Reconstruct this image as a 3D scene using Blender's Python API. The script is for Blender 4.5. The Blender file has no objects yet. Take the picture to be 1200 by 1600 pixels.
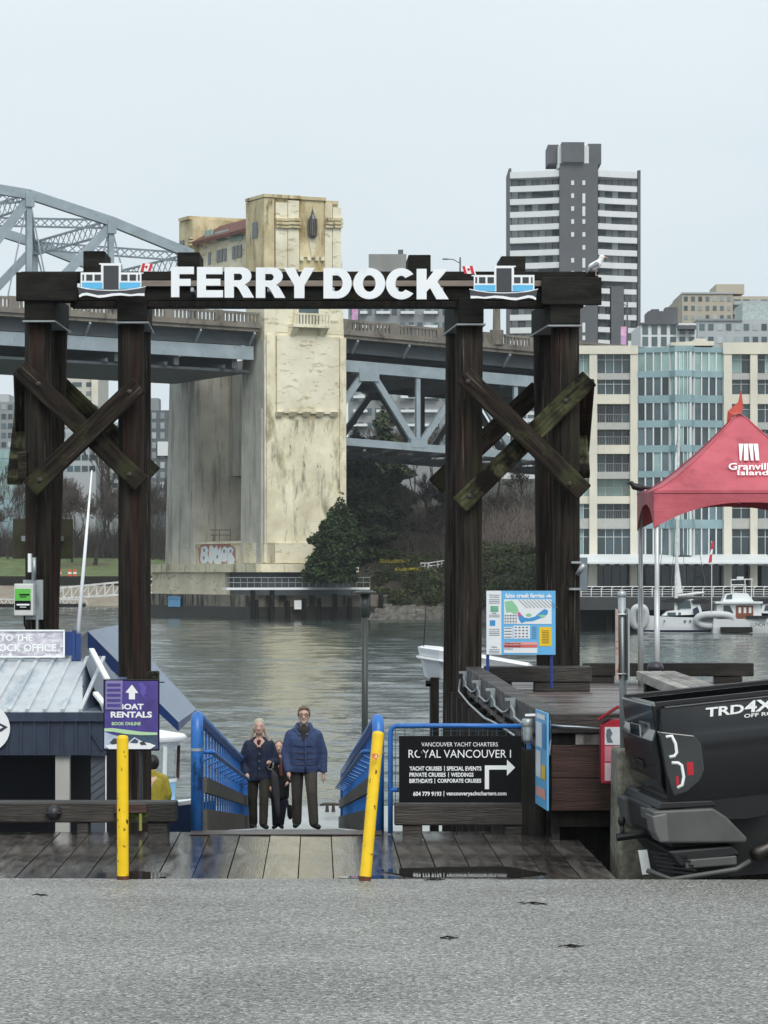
import bpy, bmesh, math, random
from mathutils import Vector, Matrix, noise
SC = bpy.context.scene
COL = SC.collection
RND = random.Random(11)
# ---------------------------------------------------------------- camera, sky, sun, exposure
F, YH, ZC = 4900.0, 897.0, 2.3          # focal length and horizon row of the 1200 x 1600 frame, eye height above the dock deck
cam = bpy.data.cameras.new('camera')
cam.sensor_fit = 'VERTICAL'; cam.sensor_height = 36.0; cam.sensor_width = 27.0
cam.lens = 36.0 * F / 1600.0
cam.shift_y = (YH - 800.0) / 1600.0
cam.clip_start = 0.5; cam.clip_end = 8000
camo = bpy.data.objects.new('camera', cam); COL.objects.link(camo)
camo.location = (0, 0, ZC); camo.rotation_euler = (math.pi / 2, 0, 0)
SC.camera = camo
SUN_EL, SUN_AZ = 46.0, 165.0             # degrees; azimuth clockwise from +Y (view direction)
wd = bpy.data.worlds.new('World'); SC.world = wd; wd.use_nodes = True
nt = wd.node_tree; nt.nodes.clear()
_o = nt.nodes.new('ShaderNodeOutputWorld'); _b = nt.nodes.new('ShaderNodeBackground')
_s = nt.nodes.new('ShaderNodeTexSky'); _s.sky_type = 'NISHITA'; _s.sun_disc = False
_s.sun_elevation = math.radians(SUN_EL); _s.sun_rotation = math.radians(SUN_AZ)
_s.air_density = 1.0; _s.dust_density = 4.0
_h = nt.nodes.new('ShaderNodeHueSaturation'); _h.inputs['Saturation'].default_value = 0.25
_m = nt.nodes.new('ShaderNodeMix'); _m.data_type = 'RGBA'; _m.inputs[0].default_value = 0.88
# overcast cloud layer: nearly even grey with faint soft banks
_tc = nt.nodes.new('ShaderNodeTexCoord'); _mp = nt.nodes.new('ShaderNodeMapping'); _mp.inputs['Scale'].default_value = (1.2, 1.2, 4.0)
_n = nt.nodes.new('ShaderNodeTexNoise'); _n.inputs['Scale'].default_value = 2.2; _n.inputs['Detail'].default_value = 5; _n.inputs['Roughness'].default_value = .5
_r = nt.nodes.new('ShaderNodeValToRGB')
_r.color_ramp.elements[0].position = .25; _r.color_ramp.elements[0].color = (6.2, 7.15, 7.65, 1)
_r.color_ramp.elements[1].position = .75; _r.color_ramp.elements[1].color = (7.5, 8.25, 8.6, 1)
nt.links.new(_tc.outputs['Generated'], _mp.inputs[0]); nt.links.new(_mp.outputs[0], _n.inputs['Vector'])
nt.links.new(_n.outputs['Fac'], _r.inputs[0])
nt.links.new(_s.outputs[0], _h.inputs['Color']); nt.links.new(_h.outputs[0], _m.inputs[6]); nt.links.new(_r.outputs[0], _m.inputs[7])
nt.links.new(_m.outputs[2], _b.inputs[0]); _b.inputs[1].default_value = 0.1
nt.links.new(_b.outputs[0], _o.inputs[0])
sl = bpy.data.lights.new('sun', 'SUN'); sl.energy = 1.5; sl.angle = math.radians(35); sl.color = (1, .97, .92)
so = bpy.data.objects.new('sun', sl); COL.objects.link(so)
_d = Vector((math.sin(math.radians(SUN_AZ)) * math.cos(math.radians(SUN_EL)), math.cos(math.radians(SUN_AZ)) * math.cos(math.radians(SUN_EL)), math.sin(math.radians(SUN_EL))))
so.rotation_euler = _d.to_track_quat('Z', 'Y').to_euler(); so.location = (20, -20, 40)
vs = SC.view_settings; vs.view_transform = 'Standard'; vs.look = 'None'; vs.exposure = 0.28; vs.gamma = 1; vs.use_curve_mapping = False
try:
    SC.cycles.use_denoising = True; SC.cycles.max_bounces = 6; SC.cycles.volume_bounces = 0
    SC.cycles.caustics_reflective = False; SC.cycles.caustics_refractive = False
except Exception: pass

# ---------------------------------------------------------------- helpers
LOC = {}                                  # world place of every Empty or part origin
def W(px, py, Y): return Vector(((px - 600) * Y / F, Y, ZC - (py - YH) * Y / F))
def XX(px, Y): return (px - 600) * Y / F
def ZZ(py, Y): return ZC - (py - YH) * Y / F
def hexc(h, k=1.0):
    h = h.lstrip('#'); o = []
    for i in (0, 2, 4):
        c = int(h[i:i + 2], 16) / 255.0
        o.append((c / 12.92 if c <= .04045 else ((c + .055) / 1.055) ** 2.4) * k)
    return tuple(o)
def tag(o, label=None, cat=None, group=None, kind=None):
    if label: o['label'] = label
    if cat: o['category'] = cat
    if group: o['group'] = group
    if kind: o['kind'] = kind
    return o
def empty(name, loc, label=None, cat=None, group=None, kind=None):
    o = bpy.data.objects.new(name, None); COL.objects.link(o); o.location = loc; o.empty_display_size = .1
    LOC[o] = Vector(loc); return tag(o, label, cat, group, kind)
def place(name, me, parent=None, loc=(0, 0, 0), rot=None, scale=None):
    o = bpy.data.objects.new(name, me); COL.objects.link(o)
    L = Vector(loc)
    if parent is not None:
        o.parent = parent; o.location = L - LOC[parent]
    else: o.location = L
    if rot is not None: o.rotation_euler = rot
    if scale is not None: o.scale = scale
    LOC[o] = L; return o
def copy_tree(o, parent=None):
    c = o.copy(); COL.objects.link(c); c.parent = parent
    if o in LOC: LOC[c] = LOC[o].copy()
    for ch in o.children: copy_tree(ch, c)
    return c
class MB:
    def __init__(s): s.v = []; s.f = []
    def add(s, vs_, fs):
        n = len(s.v); s.v += [tuple(p) for p in vs_]; s.f += [tuple(i + n for i in f) for f in fs]; return s
    def box(s, x0, x1, y0, y1, z0, z1):
        return s.add([(x0, y0, z0), (x1, y0, z0), (x1, y1, z0), (x0, y1, z0), (x0, y0, z1), (x1, y0, z1), (x1, y1, z1), (x0, y1, z1)],
                     [(3, 2, 1, 0), (4, 5, 6, 7), (0, 1, 5, 4), (1, 2, 6, 5), (2, 3, 7, 6), (3, 0, 4, 7)])
    def cbox(s, c, d, M=None):
        x, y, z = d[0] / 2, d[1] / 2, d[2] / 2
        q = [Vector(p) for p in ((-x, -y, -z), (x, -y, -z), (x, y, -z), (-x, y, -z), (-x, -y, z), (x, -y, z), (x, y, z), (-x, y, z))]
        if M is not None: q = [M @ p for p in q]
        return s.add([p + Vector(c) for p in q], [(3, 2, 1, 0), (4, 5, 6, 7), (0, 1, 5, 4), (1, 2, 6, 5), (2, 3, 7, 6), (3, 0, 4, 7)])
    def hexa(s, a, b):                     # two quads, a in front of b, each counter-clockwise from bottom left
        return s.add(list(a) + list(b), [(0, 1, 2, 3), (5, 4, 7, 6), (1, 5, 6, 2), (4, 0, 3, 7), (3, 2, 6, 7), (4, 5, 1, 0)])
    def bar(s, p, q, w, h, up=(0, 0, 1)):  # w across, h along up
        p, q = Vector(p), Vector(q); d = (q - p).normalized(); u = Vector(up)
        sd = d.cross(u)
        if sd.length < 1e-4: sd = d.cross(Vector((0, 1, 0)))
        sd.normalize(); u = sd.cross(d).normalized(); sd = sd * w / 2; u = u * h / 2
        return s.hexa([p - sd - u, p + sd - u, p + sd + u, p - sd + u], [q - sd - u, q + sd - u, q + sd + u, q - sd + u])
    def tube(s, p, q, r0, r1=None, n=10, cap=True): return s.path([p, q], [r0, r0 if r1 is None else r1], n, cap)
    def path(s, pts, r, n=8, cap=True):
        pts = [Vector(p) for p in pts]; m = len(pts)
        if not hasattr(r, '__len__'): r = [r] * m
        base = len(s.v); ref = None
        for i, p in enumerate(pts):
            d = (pts[min(i + 1, m - 1)] - pts[max(i - 1, 0)]).normalized()
            if ref is None:
                ref = Vector((0, 0, 1)) if abs(d.z) < .9 else Vector((1, 0, 0))
            x = d.cross(ref)
            if x.length < 1e-5: x = d.cross(Vector((0, 1, .01)))
            x.normalize(); y = d.cross(x).normalized(); ref = -y if False else x.cross(d)
            for k in range(n):
                a = 2 * math.pi * k / n; s.v.append(tuple(p + (x * math.cos(a) + y * math.sin(a)) * r[i]))
        for i in range(m - 1):
            for k in range(n):
                a = base + i * n + k; b = base + i * n + (k + 1) % n
                s.f.append((a, b, b + n, a + n))
        if cap:
            s.f.append(tuple(base + k for k in range(n))[::-1]); s.f.append(tuple(base + (m - 1) * n + k for k in range(n)))
        return s
    def lathe(s, prof, c=(0, 0, 0), n=24, a0=0, a1=2 * math.pi):
        c = Vector(c); base = len(s.v); full = abs(a1 - a0 - 2 * math.pi) < 1e-6
        k = n if full else n + 1
        for (r, z) in prof:
            for i in range(k):
                a = a0 + (a1 - a0) * i / n; s.v.append((c.x + r * math.cos(a), c.y + r * math.sin(a), c.z + z))
        for j in range(len(prof) - 1):
            for i in range(n):
                a = base + j * k + i; b = base + j * k + (i + 1) % k
                s.f.append((a, b, b + k, a + k))
        return s
    def prism(s, poly, O, ex, ez, d0, d1):  # polygon in the plane (ex, ez), extruded along the normal ey = ez x ex (away from a viewer looking along ey)
        O, ex, ez = Vector(O), Vector(ex), Vector(ez); ey = ez.cross(ex); n = len(poly)
        a = [O + ex * x + ez * z + ey * d0 for x, z in poly]; b = [O + ex * x + ez * z + ey * d1 for x, z in poly]
        return s.add(a + b, [tuple(range(n)), tuple(range(n, 2 * n))[::-1]] + [(i, i + n, (i + 1) % n + n, (i + 1) % n) for i in range(n)])
    def pxpoly(s, pts, Y, t=.02):           # polygon given on the plane at distance Y, t thick, front face at Y
        q = [(W(x, y, Y).x, W(x, y, Y).z) for x, y in pts]
        ar = sum(q[i][0] * q[(i + 1) % len(q)][1] - q[(i + 1) % len(q)][0] * q[i][1] for i in range(len(q)))
        if ar < 0: q = q[::-1]
        return s.prism(q, (0, Y, 0), (1, 0, 0), (0, 0, 1), 0, t)
    def pxbox(s, x0, x1, y0, y1, Y, d):     # box with its front face on those rows and columns at distance Y, d deep
        return s.box(XX(x0, Y), XX(x1, Y), Y, Y + d, ZZ(y1, Y), ZZ(y0, Y))
    def mesh(s, name, mt=None, smooth=False, off=None):
        me = bpy.data.meshes.new(name)
        v = s.v if off is None else [(p[0] - off[0], p[1] - off[1], p[2] - off[2]) for p in s.v]
        me.from_pydata(v, [], s.f); me.update()
        if mt is not None: me.materials.append(mt)
        if smooth: me.polygons.foreach_set('use_smooth', [True] * len(me.polygons))
        return me
    def build(s, name, mt, parent=None, smooth=False, bevel=0, fix=False, at=None):
        off = LOC[parent] if parent is not None else Vector(at if at is not None else (0, 0, 0))
        me = s.mesh(name, mt, smooth, off)
        if fix:
            bm = bmesh.new(); bm.from_mesh(me); bmesh.ops.recalc_face_normals(bm, faces=bm.faces); bm.to_mesh(me); bm.free()
        o = bpy.data.objects.new(name, me); COL.objects.link(o)
        if parent is not None: o.parent = parent
        else: o.location = off
        LOC[o] = off.copy()
        if bevel:
            b = o.modifiers.new('b', 'BEVEL'); b.width = bevel; b.segments = 2; b.limit_method = 'ANGLE'; b.angle_limit = .6
        return o
def blob(name, caps, mt, parent=None, voxel=.012, smooth=6, at=None, extra=None):
    """one continuous organic surface: tapered capsules and ellipsoids fused by a voxel remesh.
    caps: (p, q, r0, r1) capsule, or (c, (rx,ry,rz)) ellipsoid"""
    bm = bmesh.new()
    for c in caps:
        if len(c) == 2:
            r = bmesh.ops.create_icosphere(bm, subdivisions=3, radius=1)
            M = Matrix.Translation(Vector(c[0])) @ Matrix.Diagonal((*c[1], 1))
            bmesh.ops.transform(bm, matrix=M, verts=r['verts'])
        else:
            p, q, r0, r1 = Vector(c[0]), Vector(c[1]), c[2], c[3]
            k = c[4] if len(c) > 4 else 1.0
            n = max(2, int((q - p).length / (min(r0, r1) * .5)))
            m = MB()
            d = q - p
            Ls = d.length
            pts = [p + d * (i / n) for i in range(n + 1)]
            rs = [r0 + (r1 - r0) * i / n for i in range(n + 1)]
            m.path(pts, rs, 12)
            if k != 1.0:
                m.v = [(p.x + (x - p.x), y if False else (p.y + d.y * 0 + (y - (p.y)) ), z) for x, y, z in m.v]
            me = m.mesh('tmp'); b0 = len(bm.verts); bm.from_mesh(me); bpy.data.meshes.remove(me)
            for cc, rr in ((p, r0), (q, r1)):
                r = bmesh.ops.create_icosphere(bm, subdivisions=2, radius=rr)
                bmesh.ops.translate(bm, vec=cc, verts=r['verts'])
    me = bpy.data.meshes.new(name); bm.to_mesh(me); bm.free()
    o = bpy.data.objects.new(name, me); COL.objects.link(o)
    rm = o.modifiers.new('r', 'REMESH'); rm.mode = 'VOXEL'; rm.voxel_size = voxel; rm.use_smooth_shade = True
    if smooth:
        sm = o.modifiers.new('s', 'SMOOTH'); sm.iterations = smooth; sm.factor = .5
    dg = bpy.context.evaluated_depsgraph_get(); dg.update()
    m2 = bpy.data.meshes.new_from_object(o.evaluated_get(dg))
    bpy.data.objects.remove(o); bpy.data.meshes.remove(me)
    m2.name = name
    if extra: 
        for vtx in m2.vertices: vtx.co = extra(vtx.co.copy())
    off = LOC[parent] if parent is not None else Vector(at or (0, 0, 0))
    for vtx in m2.vertices: vtx.co -= off
    m2.materials.clear(); m2.materials.append(mt)
    m2.polygons.foreach_set('use_smooth', [True] * len(m2.polygons))
    o = bpy.data.objects.new(name, m2); COL.objects.link(o)
    if parent is not None: o.parent = parent
    else: o.location = off
    LOC[o] = off.copy(); return o
_glyph = {}
def glyphs(s, bold):
    key = (s, bold)
    if key not in _glyph:
        c = bpy.data.curves.new('t', 'FONT'); c.body = s; c.size = 1; c.offset = bold; c.resolution_u = 3; c.fill_mode = 'FRONT'
        o = bpy.data.objects.new('t', c); COL.objects.link(o)
        dg = bpy.context.evaluated_depsgraph_get(); dg.update()
        me = bpy.data.meshes.new_from_object(o.evaluated_get(dg))
        v = [tuple(p.co[:2]) for p in me.vertices]; f = [tuple(p.vertices) for p in me.polygons]
        bpy.data.objects.remove(o); bpy.data.curves.remove(c); bpy.data.meshes.remove(me)
        _glyph[key] = (v, f)
    return _glyph[key]
def text(name, s, x0, x1, z0, z1, mt, parent, O=(0, 0, 0), ex=(1, 0, 0), ez=(0, 0, 1), bold=0.0, out=.003):
    """flat lettering fitted to the rectangle x0..x1, z0..z1 of the plane (O, ex, ez), lifted `out` towards the reader"""
    v, f = glyphs(s, bold)
    ax = min(p[0] for p in v); bx = max(p[0] for p in v); az = min(p[1] for p in v); bz = max(p[1] for p in v)
    O, ex, ez = Vector(O), Vector(ex), Vector(ez); ey = ez.cross(ex)
    m = MB(); m.add([O + ex * (x0 + (p[0] - ax) / (bx - ax) * (x1 - x0)) + ez * (z0 + (p[1] - az) / (bz - az) * (z1 - z0)) - ey * out for p in v], f)
    return m.build(name, mt, parent)
def pxtext(name, s, x0, x1, y0, y1, Y, mt, parent, bold=0.0, out=.003):
    return text(name, s, XX(x0, Y), XX(x1, Y), ZZ(y1, Y), ZZ(y0, Y), mt, parent, (0, Y, 0), bold=bold, out=out)
def curve2d(splines, ext):
    """filled 2D outlines (holes allowed) -> extruded mesh verts, faces in the xy plane, z from -ext to ext"""
    c = bpy.data.curves.new('c', 'CURVE'); c.dimensions = '2D'; c.fill_mode = 'BOTH'; c.extrude = ext
    for sp in splines:
        s = c.splines.new('POLY'); s.points.add(len(sp) - 1)
        for i, (x, y) in enumerate(sp): s.points[i].co = (x, y, 0, 1)
        s.use_cyclic_u = True
    o = bpy.data.objects.new('c', c); COL.objects.link(o)
    dg = bpy.context.evaluated_depsgraph_get(); dg.update()
    me = bpy.data.meshes.new_from_object(o.evaluated_get(dg))
    v = [tuple(p.co) for p in me.vertices]; f = [tuple(p.vertices) for p in me.polygons]
    bpy.data.objects.remove(o); bpy.data.curves.remove(c); bpy.data.meshes.remove(me)
    return v, f
# ---------------------------------------------------------------- materials
def M(name, col, rough=.6, metal=0.0, var=.25, sc=3.0, st=(1, 1, 1), bump=0.0, bsc=30.0, bst=None, rnd=0.0, col2=None, spec=.5, dirts=(), coat=0.0, emit=None, detail=6, rvar=0.0):
    """procedural surface: noise-varied colour, optional stains (colour, scale, stretch, lo, hi), grain relief, per-piece tone"""
    m = bpy.data.materials.new(name); m.use_nodes = True; n = m.node_tree.nodes; L = m.node_tree.links
    b = n['Principled BSDF']; tc = n.new('ShaderNodeTexCoord')
    def noise_(scale, stretch, det=6, rg=.6):
        mp = n.new('ShaderNodeMapping'); mp.inputs['Scale'].default_value = stretch; L.new(tc.outputs['Object'], mp.inputs[0])
        t = n.new('ShaderNodeTexNoise'); t.inputs['Scale'].default_value = scale; t.inputs['Detail'].default_value = det; t.inputs['Roughness'].default_value = rg
        L.new(mp.outputs[0], t.inputs['Vector']); return t
    t = noise_(sc, st, detail); r = n.new('ShaderNodeValToRGB')
    lo = tuple(c * (1 - var) for c in col); hi = tuple(min(1, c * (1 + var)) for c in (col2 or col))
    r.color_ramp.elements[0].position = .3; r.color_ramp.elements[0].color = (*lo, 1)
    r.color_ramp.elements[1].position = .7; r.color_ramp.elements[1].color = (*hi, 1)
    L.new(t.outputs['Fac'], r.inputs[0]); out = r.outputs[0]
    for (dc, dsc, dst, dlo, dhi) in dirts:
        t2 = noise_(dsc, dst, 7, .65); r2 = n.new('ShaderNodeMapRange'); r2.inputs[1].default_value = dlo; r2.inputs[2].default_value = dhi
        L.new(t2.outputs['Fac'], r2.inputs[0]); mx = n.new('ShaderNodeMix'); mx.data_type = 'RGBA'
        L.new(r2.outputs[0], mx.inputs[0]); L.new(out, mx.inputs[6]); mx.inputs[7].default_value = (*dc, 1); out = mx.outputs[2]
    if rnd:
        oi = n.new('ShaderNodeObjectInfo'); mr = n.new('ShaderNodeMapRange'); mr.inputs[3].default_value = 1 - rnd; mr.inputs[4].default_value = 1 + rnd
        L.new(oi.outputs['Random'], mr.inputs[0]); hs = n.new('ShaderNodeHueSaturation'); L.new(mr.outputs[0], hs.inputs['Value']); L.new(out, hs.inputs['Color']); out = hs.outputs[0]
    L.new(out, b.inputs['Base Color'])
    b.inputs['Roughness'].default_value = rough; b.inputs['Metallic'].default_value = metal; b.inputs['Specular IOR Level'].default_value = spec
    b.inputs['Coat Weight'].default_value = coat; b.inputs['Coat Roughness'].default_value = .05
    if rvar:
        t3 = noise_(sc * .7, st); mr = n.new('ShaderNodeMapRange'); mr.inputs[1].default_value = .35; mr.inputs[2].default_value = .65
        mr.inputs[3].default_value = max(.02, rough - rvar); mr.inputs[4].default_value = min(1, rough + rvar); L.new(t3.outputs['Fac'], mr.inputs[0]); L.new(mr.outputs[0], b.inputs['Roughness'])
    if bump:
        t4 = noise_(bsc, bst or st, 5); bp = n.new('ShaderNodeBump'); bp.inputs['Strength'].default_value = bump; bp.inputs['Distance'].default_value = .02
        L.new(t4.outputs['Fac'], bp.inputs['Height']); L.new(bp.outputs[0], b.inputs['Normal'])
    if emit:
        b.inputs['Emission Color'].default_value = (*emit[0], 1); b.inputs['Emission Strength'].default_value = emit[1]
    return m
WK = .43                                 # tarred, rain-soaked timber
MOSS = hexc('#5d6138'); RUST = hexc('#5a3018')
m_pile = M('weathered_pile', hexc('#35302b', .28), .75, spec=.15, var=.55, sc=2.4, st=(7, 7, .45), bump=.9, bsc=6, bst=(9, 9, .35), col2=hexc('#5a5149', .34), rnd=.2,
           dirts=((hexc('#4c5038', WK), 1.6, (2.5, 2.5, .35), .56, .74), (hexc('#5e3c30', WK), .9, (3, 3, .3), .54, .72), (hexc('#151210', WK), 1.3, (6, 6, .25), .55, .68), (hexc('#a79d8f', .55), 1.7, (14, 14, .4), .6, .74), (hexc('#0d0b0a', WK), 2.2, (15, 15, .22), .59, .63)))
m_brace = M('brace_timber', hexc('#332b27', .27), .75, spec=.15, var=.6, sc=3, st=(.5, 6, 7), bump=.9, bsc=9, bst=(.5, 8, 9), col2=hexc('#544940', .3), rnd=.15,
            dirts=((hexc('#5f6340', WK), 1.9, (1, 1, 1), .54, .72), (hexc('#0d0b0a', WK), 2.5, (.6, 12, 14), .58, .64), (hexc('#8f8578', .5), 2.2, (.6, 10, 12), .6, .74)))
m_mossb = M('mossy_brace_timber', hexc('#45423a', .36), .8, spec=.15, var=.6, sc=3, st=(.7, 5, 6), bump=.9, bsc=10, bst=(.7, 7, 8), col2=hexc('#777a55', WK), rnd=.1,
            dirts=((hexc('#2a231f', .32), 2.2, (1, 1, 1), .42, .58), (hexc('#8f8b66', WK), 3, (1, 1, 1), .6, .75)))
m_beam = M('tarred_beam', hexc('#262725', .38), .75, spec=.15, var=.5, sc=2, st=(1, 4, 4), bump=.6, bsc=10, bst=(.6, 6, 6), col2=hexc('#3b3a34', WK), rnd=.12,
           dirts=((hexc('#5a5334', WK), 2.4, (1, 1, 1), .6, .78), (hexc('#45403a', WK), 1.4, (1.2, 3, 3), .58, .72)))
m_strip = M('lit_plank_edge', hexc('#857a70'), .7, var=.3, sc=2, st=(1, 3, 6), bump=.3)  # light that the ledge catches is put into this paler brown
m_deckp = M('wet_plank', hexc('#56524f', .65), .1, var=.5, sc=1.6, st=(7, .9, 1), bump=.06, bsc=7, bst=(10, .7, 1), col2=hexc('#7d7772', .7), rnd=.35, rvar=.07,
            dirts=((hexc('#262220', WK), 1.1, (1.2, .8, 1), .5, .66),))
m_rail = M('bull_rail_timber', hexc('#494039', WK), .5, var=.45, sc=2, st=(.8, 3, 4), bump=.5, bsc=9, bst=(.7, 5, 7), col2=hexc('#5d554e', WK), rnd=.15, rvar=.15,
           dirts=((hexc('#7c766c', WK), 1.7, (.8, 1, 2), .6, .75), (hexc('#221f1c', WK), 1.2, (1, 1, 1), .55, .7)))
m_redwood = M('red_brown_plank', hexc('#55372c', WK), .5, var=.45, sc=2.5, st=(.8, 4, 5), bump=.3, bsc=9, bst=(.7, 5, 8), col2=hexc('#684639', WK), rnd=.12, dirts=((hexc('#2a1a14', WK), 3, (1, 1, 1), .58, .7),))
m_darkwood = M('dark_creosote_wood', hexc('#201d1b', WK), .7, spec=.2, var=.5, sc=3, st=(4, 4, .7), bump=.5, bsc=10, rnd=.2, col2=hexc('#3a3631', WK))
m_greywood = M('silvered_plank', hexc('#7b7773'), .55, var=.3, sc=2, st=(5, .7, 3), bump=.4, bsc=9, bst=(9, .6, 4), rnd=.15, col2=hexc('#98948e'), dirts=((hexc('#4d4743'), 1.5, (2, .6, 1), .52, .68),))
m_white = M('white_paint', hexc('#f4f6f7'), .45, var=.03, sc=3)
m_black = M('black_vinyl', hexc('#0e0f11'), .4, var=.15, sc=3, spec=.18)
m_blue = M('blue_enamel', hexc('#2c6ab5'), .32, var=.14, sc=4, col2=hexc('#3274c2'), dirts=((hexc('#1b3a63'), 7, (1, 1, .4), .58, .68), (hexc('#6b4a35'), 14, (1, 1, 1), .66, .7)), rnd=.05)
m_yellow = M('chipped_yellow_paint', hexc('#f2c512'), .42, var=.08, sc=5, col2=hexc('#f7cf1e'), dirts=((hexc('#4a2a14'), 16, (1.4, 1.4, .8), .61, .63), (RUST, 5, (1, 1, 1), .66, .69)))
m_galv = M('galvanised_steel', hexc('#a9b0b3'), .42, metal=.6, var=.12, sc=6, st=(1, 1, .3), dirts=((hexc('#7d8284'), 4, (1, 1, .3), .55, .7),))
m_plate = M('zinc_flashing', hexc('#8f9496'), .5, metal=.3, var=.2, sc=5)
m_conc = M('exposed_concrete', hexc('#807c70'), .85, var=.3, sc=18, bump=.6, bsc=60, col2=hexc('#918d80'), dirts=((hexc('#50513a'), 3, (1, 1, 1.5), .5, .68), (hexc('#b9b5a9'), 70, (1, 1, 1), .66, .7), (hexc('#3a372f'), 45, (1, 1, 1), .62, .68)))
m_bolt = M('rusty_bolt', hexc('#4a4340'), .5, metal=.5, var=.3, sc=20)
m_glass = M('dark_window_glass', hexc('#2b3538'), .06, var=.35, sc=.25, col2=hexc('#46555a'), spec=.6, rnd=.45)
m_teal = M('teal_tinted_glass', hexc('#7d9896'), .08, var=.25, sc=.2, col2=hexc('#a0bbb6'), spec=.6, rnd=.2)
# ================================================================ ground: water, asphalt, lower deck
WATER_Z = -2.8
def water_material():
    m = bpy.data.materials.new('harbour_water'); m.use_nodes = True; n = m.node_tree.nodes; L = m.node_tree.links; b = n['Principled BSDF']
    b.inputs['Base Color'].default_value = (.05, .068, .062, 1); b.inputs['Roughness'].default_value = .05; b.inputs['IOR'].default_value = 1.33
    tc = n.new('ShaderNodeTexCoord'); prev = None
    for sc, st, dist, det in ((3.2, (.6, 1, 1), .03, 3), (9.0, (.7, 1, 1), .008, 3)):
        mp = n.new('ShaderNodeMapping'); mp.inputs['Scale'].default_value = st; mp.inputs['Rotation'].default_value = (0, 0, .25 if sc > 1 else -.1)
        L.new(tc.outputs['Object'], mp.inputs[0]); t = n.new('ShaderNodeTexNoise'); t.inputs['Scale'].default_value = sc; t.inputs['Detail'].default_value = det
        t.inputs['Roughness'].default_value = .55; t.inputs['Distortion'].default_value = .3
        L.new(mp.outputs[0], t.inputs['Vector']); bp = n.new('ShaderNodeBump'); bp.inputs['Strength'].default_value = 1; bp.inputs['Distance'].default_value = dist
        L.new(t.outputs['Fac'], bp.inputs['Height'])
        if prev: L.new(prev.outputs[0], bp.inputs['Normal'])
        prev = bp
    L.new(prev.outputs[0], b.inputs['Normal']); return m
import numpy as np
def water_mesh():
    """real wind ripples: a sum of crossing wave trains, finer where the water is near"""
    rs = np.random.RandomState(5); wl = np.concatenate([np.linspace(.3, .95, 20), np.linspace(1.0, 2.3, 12), np.linspace(2.4, 5, 14), np.linspace(6, 14, 6)]); th = np.radians(rs.normal(78, 38, len(wl))); ph = rs.uniform(0, 6.28, len(wl))
    k = 2 * np.pi / wl; sl = np.where(wl < 1, .024, np.where(wl < 2.35, .021, np.where(wl < 5.5, .017, .007))); amp = sl / k
    V, Fc = [], []; base = 0
    for (x0, x1, y0, y1, st, wmin) in ((-10, 10, 28.2, 64, .085, .29), (-20, 20, 64, 120, .19, .6), (-34, 34, 120, 220, .4, 1.0), (-80, 80, 220, 520, .8, 2.35)):
        xs = np.arange(x0, x1 + st, st); ys = np.arange(y0, y1 + st * .5, st); ys[-1] = y1; X, Y_ = np.meshgrid(xs, ys); Z = np.zeros_like(X)
        env = .55 + .45 * np.sin(X * .11 + 1.7 * np.sin(Y_ * .035)) * np.sin(Y_ * .06 + np.sin(X * .07) * 1.4)
        for a, kk, t, p, w_ in zip(amp, k, th, ph, wl):
            if w_ < wmin: continue
            g = 1.05 if wmin > 2 else 1.0
            Z += g * a * np.sin(kk * (X * np.cos(t) + Y_ * np.sin(t)) + p + .6 * np.sin(X * .23 + p) + .5 * np.sin(Y_ * .19 + 2 * p))
        Z = WATER_Z + Z * (.75 + .35 * env); n, m_ = X.shape; V.append(np.stack([X, Y_, Z], -1).reshape(-1, 3))
        idx = np.arange(n * m_).reshape(n, m_) + base; Fc.append(np.stack([idx[:-1, :-1], idx[:-1, 1:], idx[1:, 1:], idx[1:, :-1]], -1).reshape(-1, 4)); base += n * m_
    zb = WATER_Z - .12; V.append(np.array([(-3000, 24.5, zb), (3000, 24.5, zb), (3000, 6000, zb), (-3000, 6000, zb)])); Fc.append(np.array([[base, base + 1, base + 2, base + 3]]))
    V = np.concatenate(V); Fc = np.concatenate(Fc).astype(np.int32); me = bpy.data.meshes.new('water'); me.vertices.add(len(V)); me.vertices.foreach_set('co', V.ravel()); me.loops.add(Fc.size); me.loops.foreach_set('vertex_index', Fc.ravel())
    me.polygons.add(len(Fc)); me.polygons.foreach_set('loop_start', np.arange(0, Fc.size, 4, dtype=np.int32)); me.polygons.foreach_set('loop_total', np.full(len(Fc), 4, np.int32)); me.polygons.foreach_set('use_smooth', np.ones(len(Fc), bool)); me.update(calc_edges=True)
    me.materials.append(water_material()); return me
wo_ = bpy.data.objects.new('water', water_mesh()); COL.objects.link(wo_); LOC[wo_] = Vector((0, 0, 0)); tag(wo_, 'grey green rippled water of the inlet', kind='structure')

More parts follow.
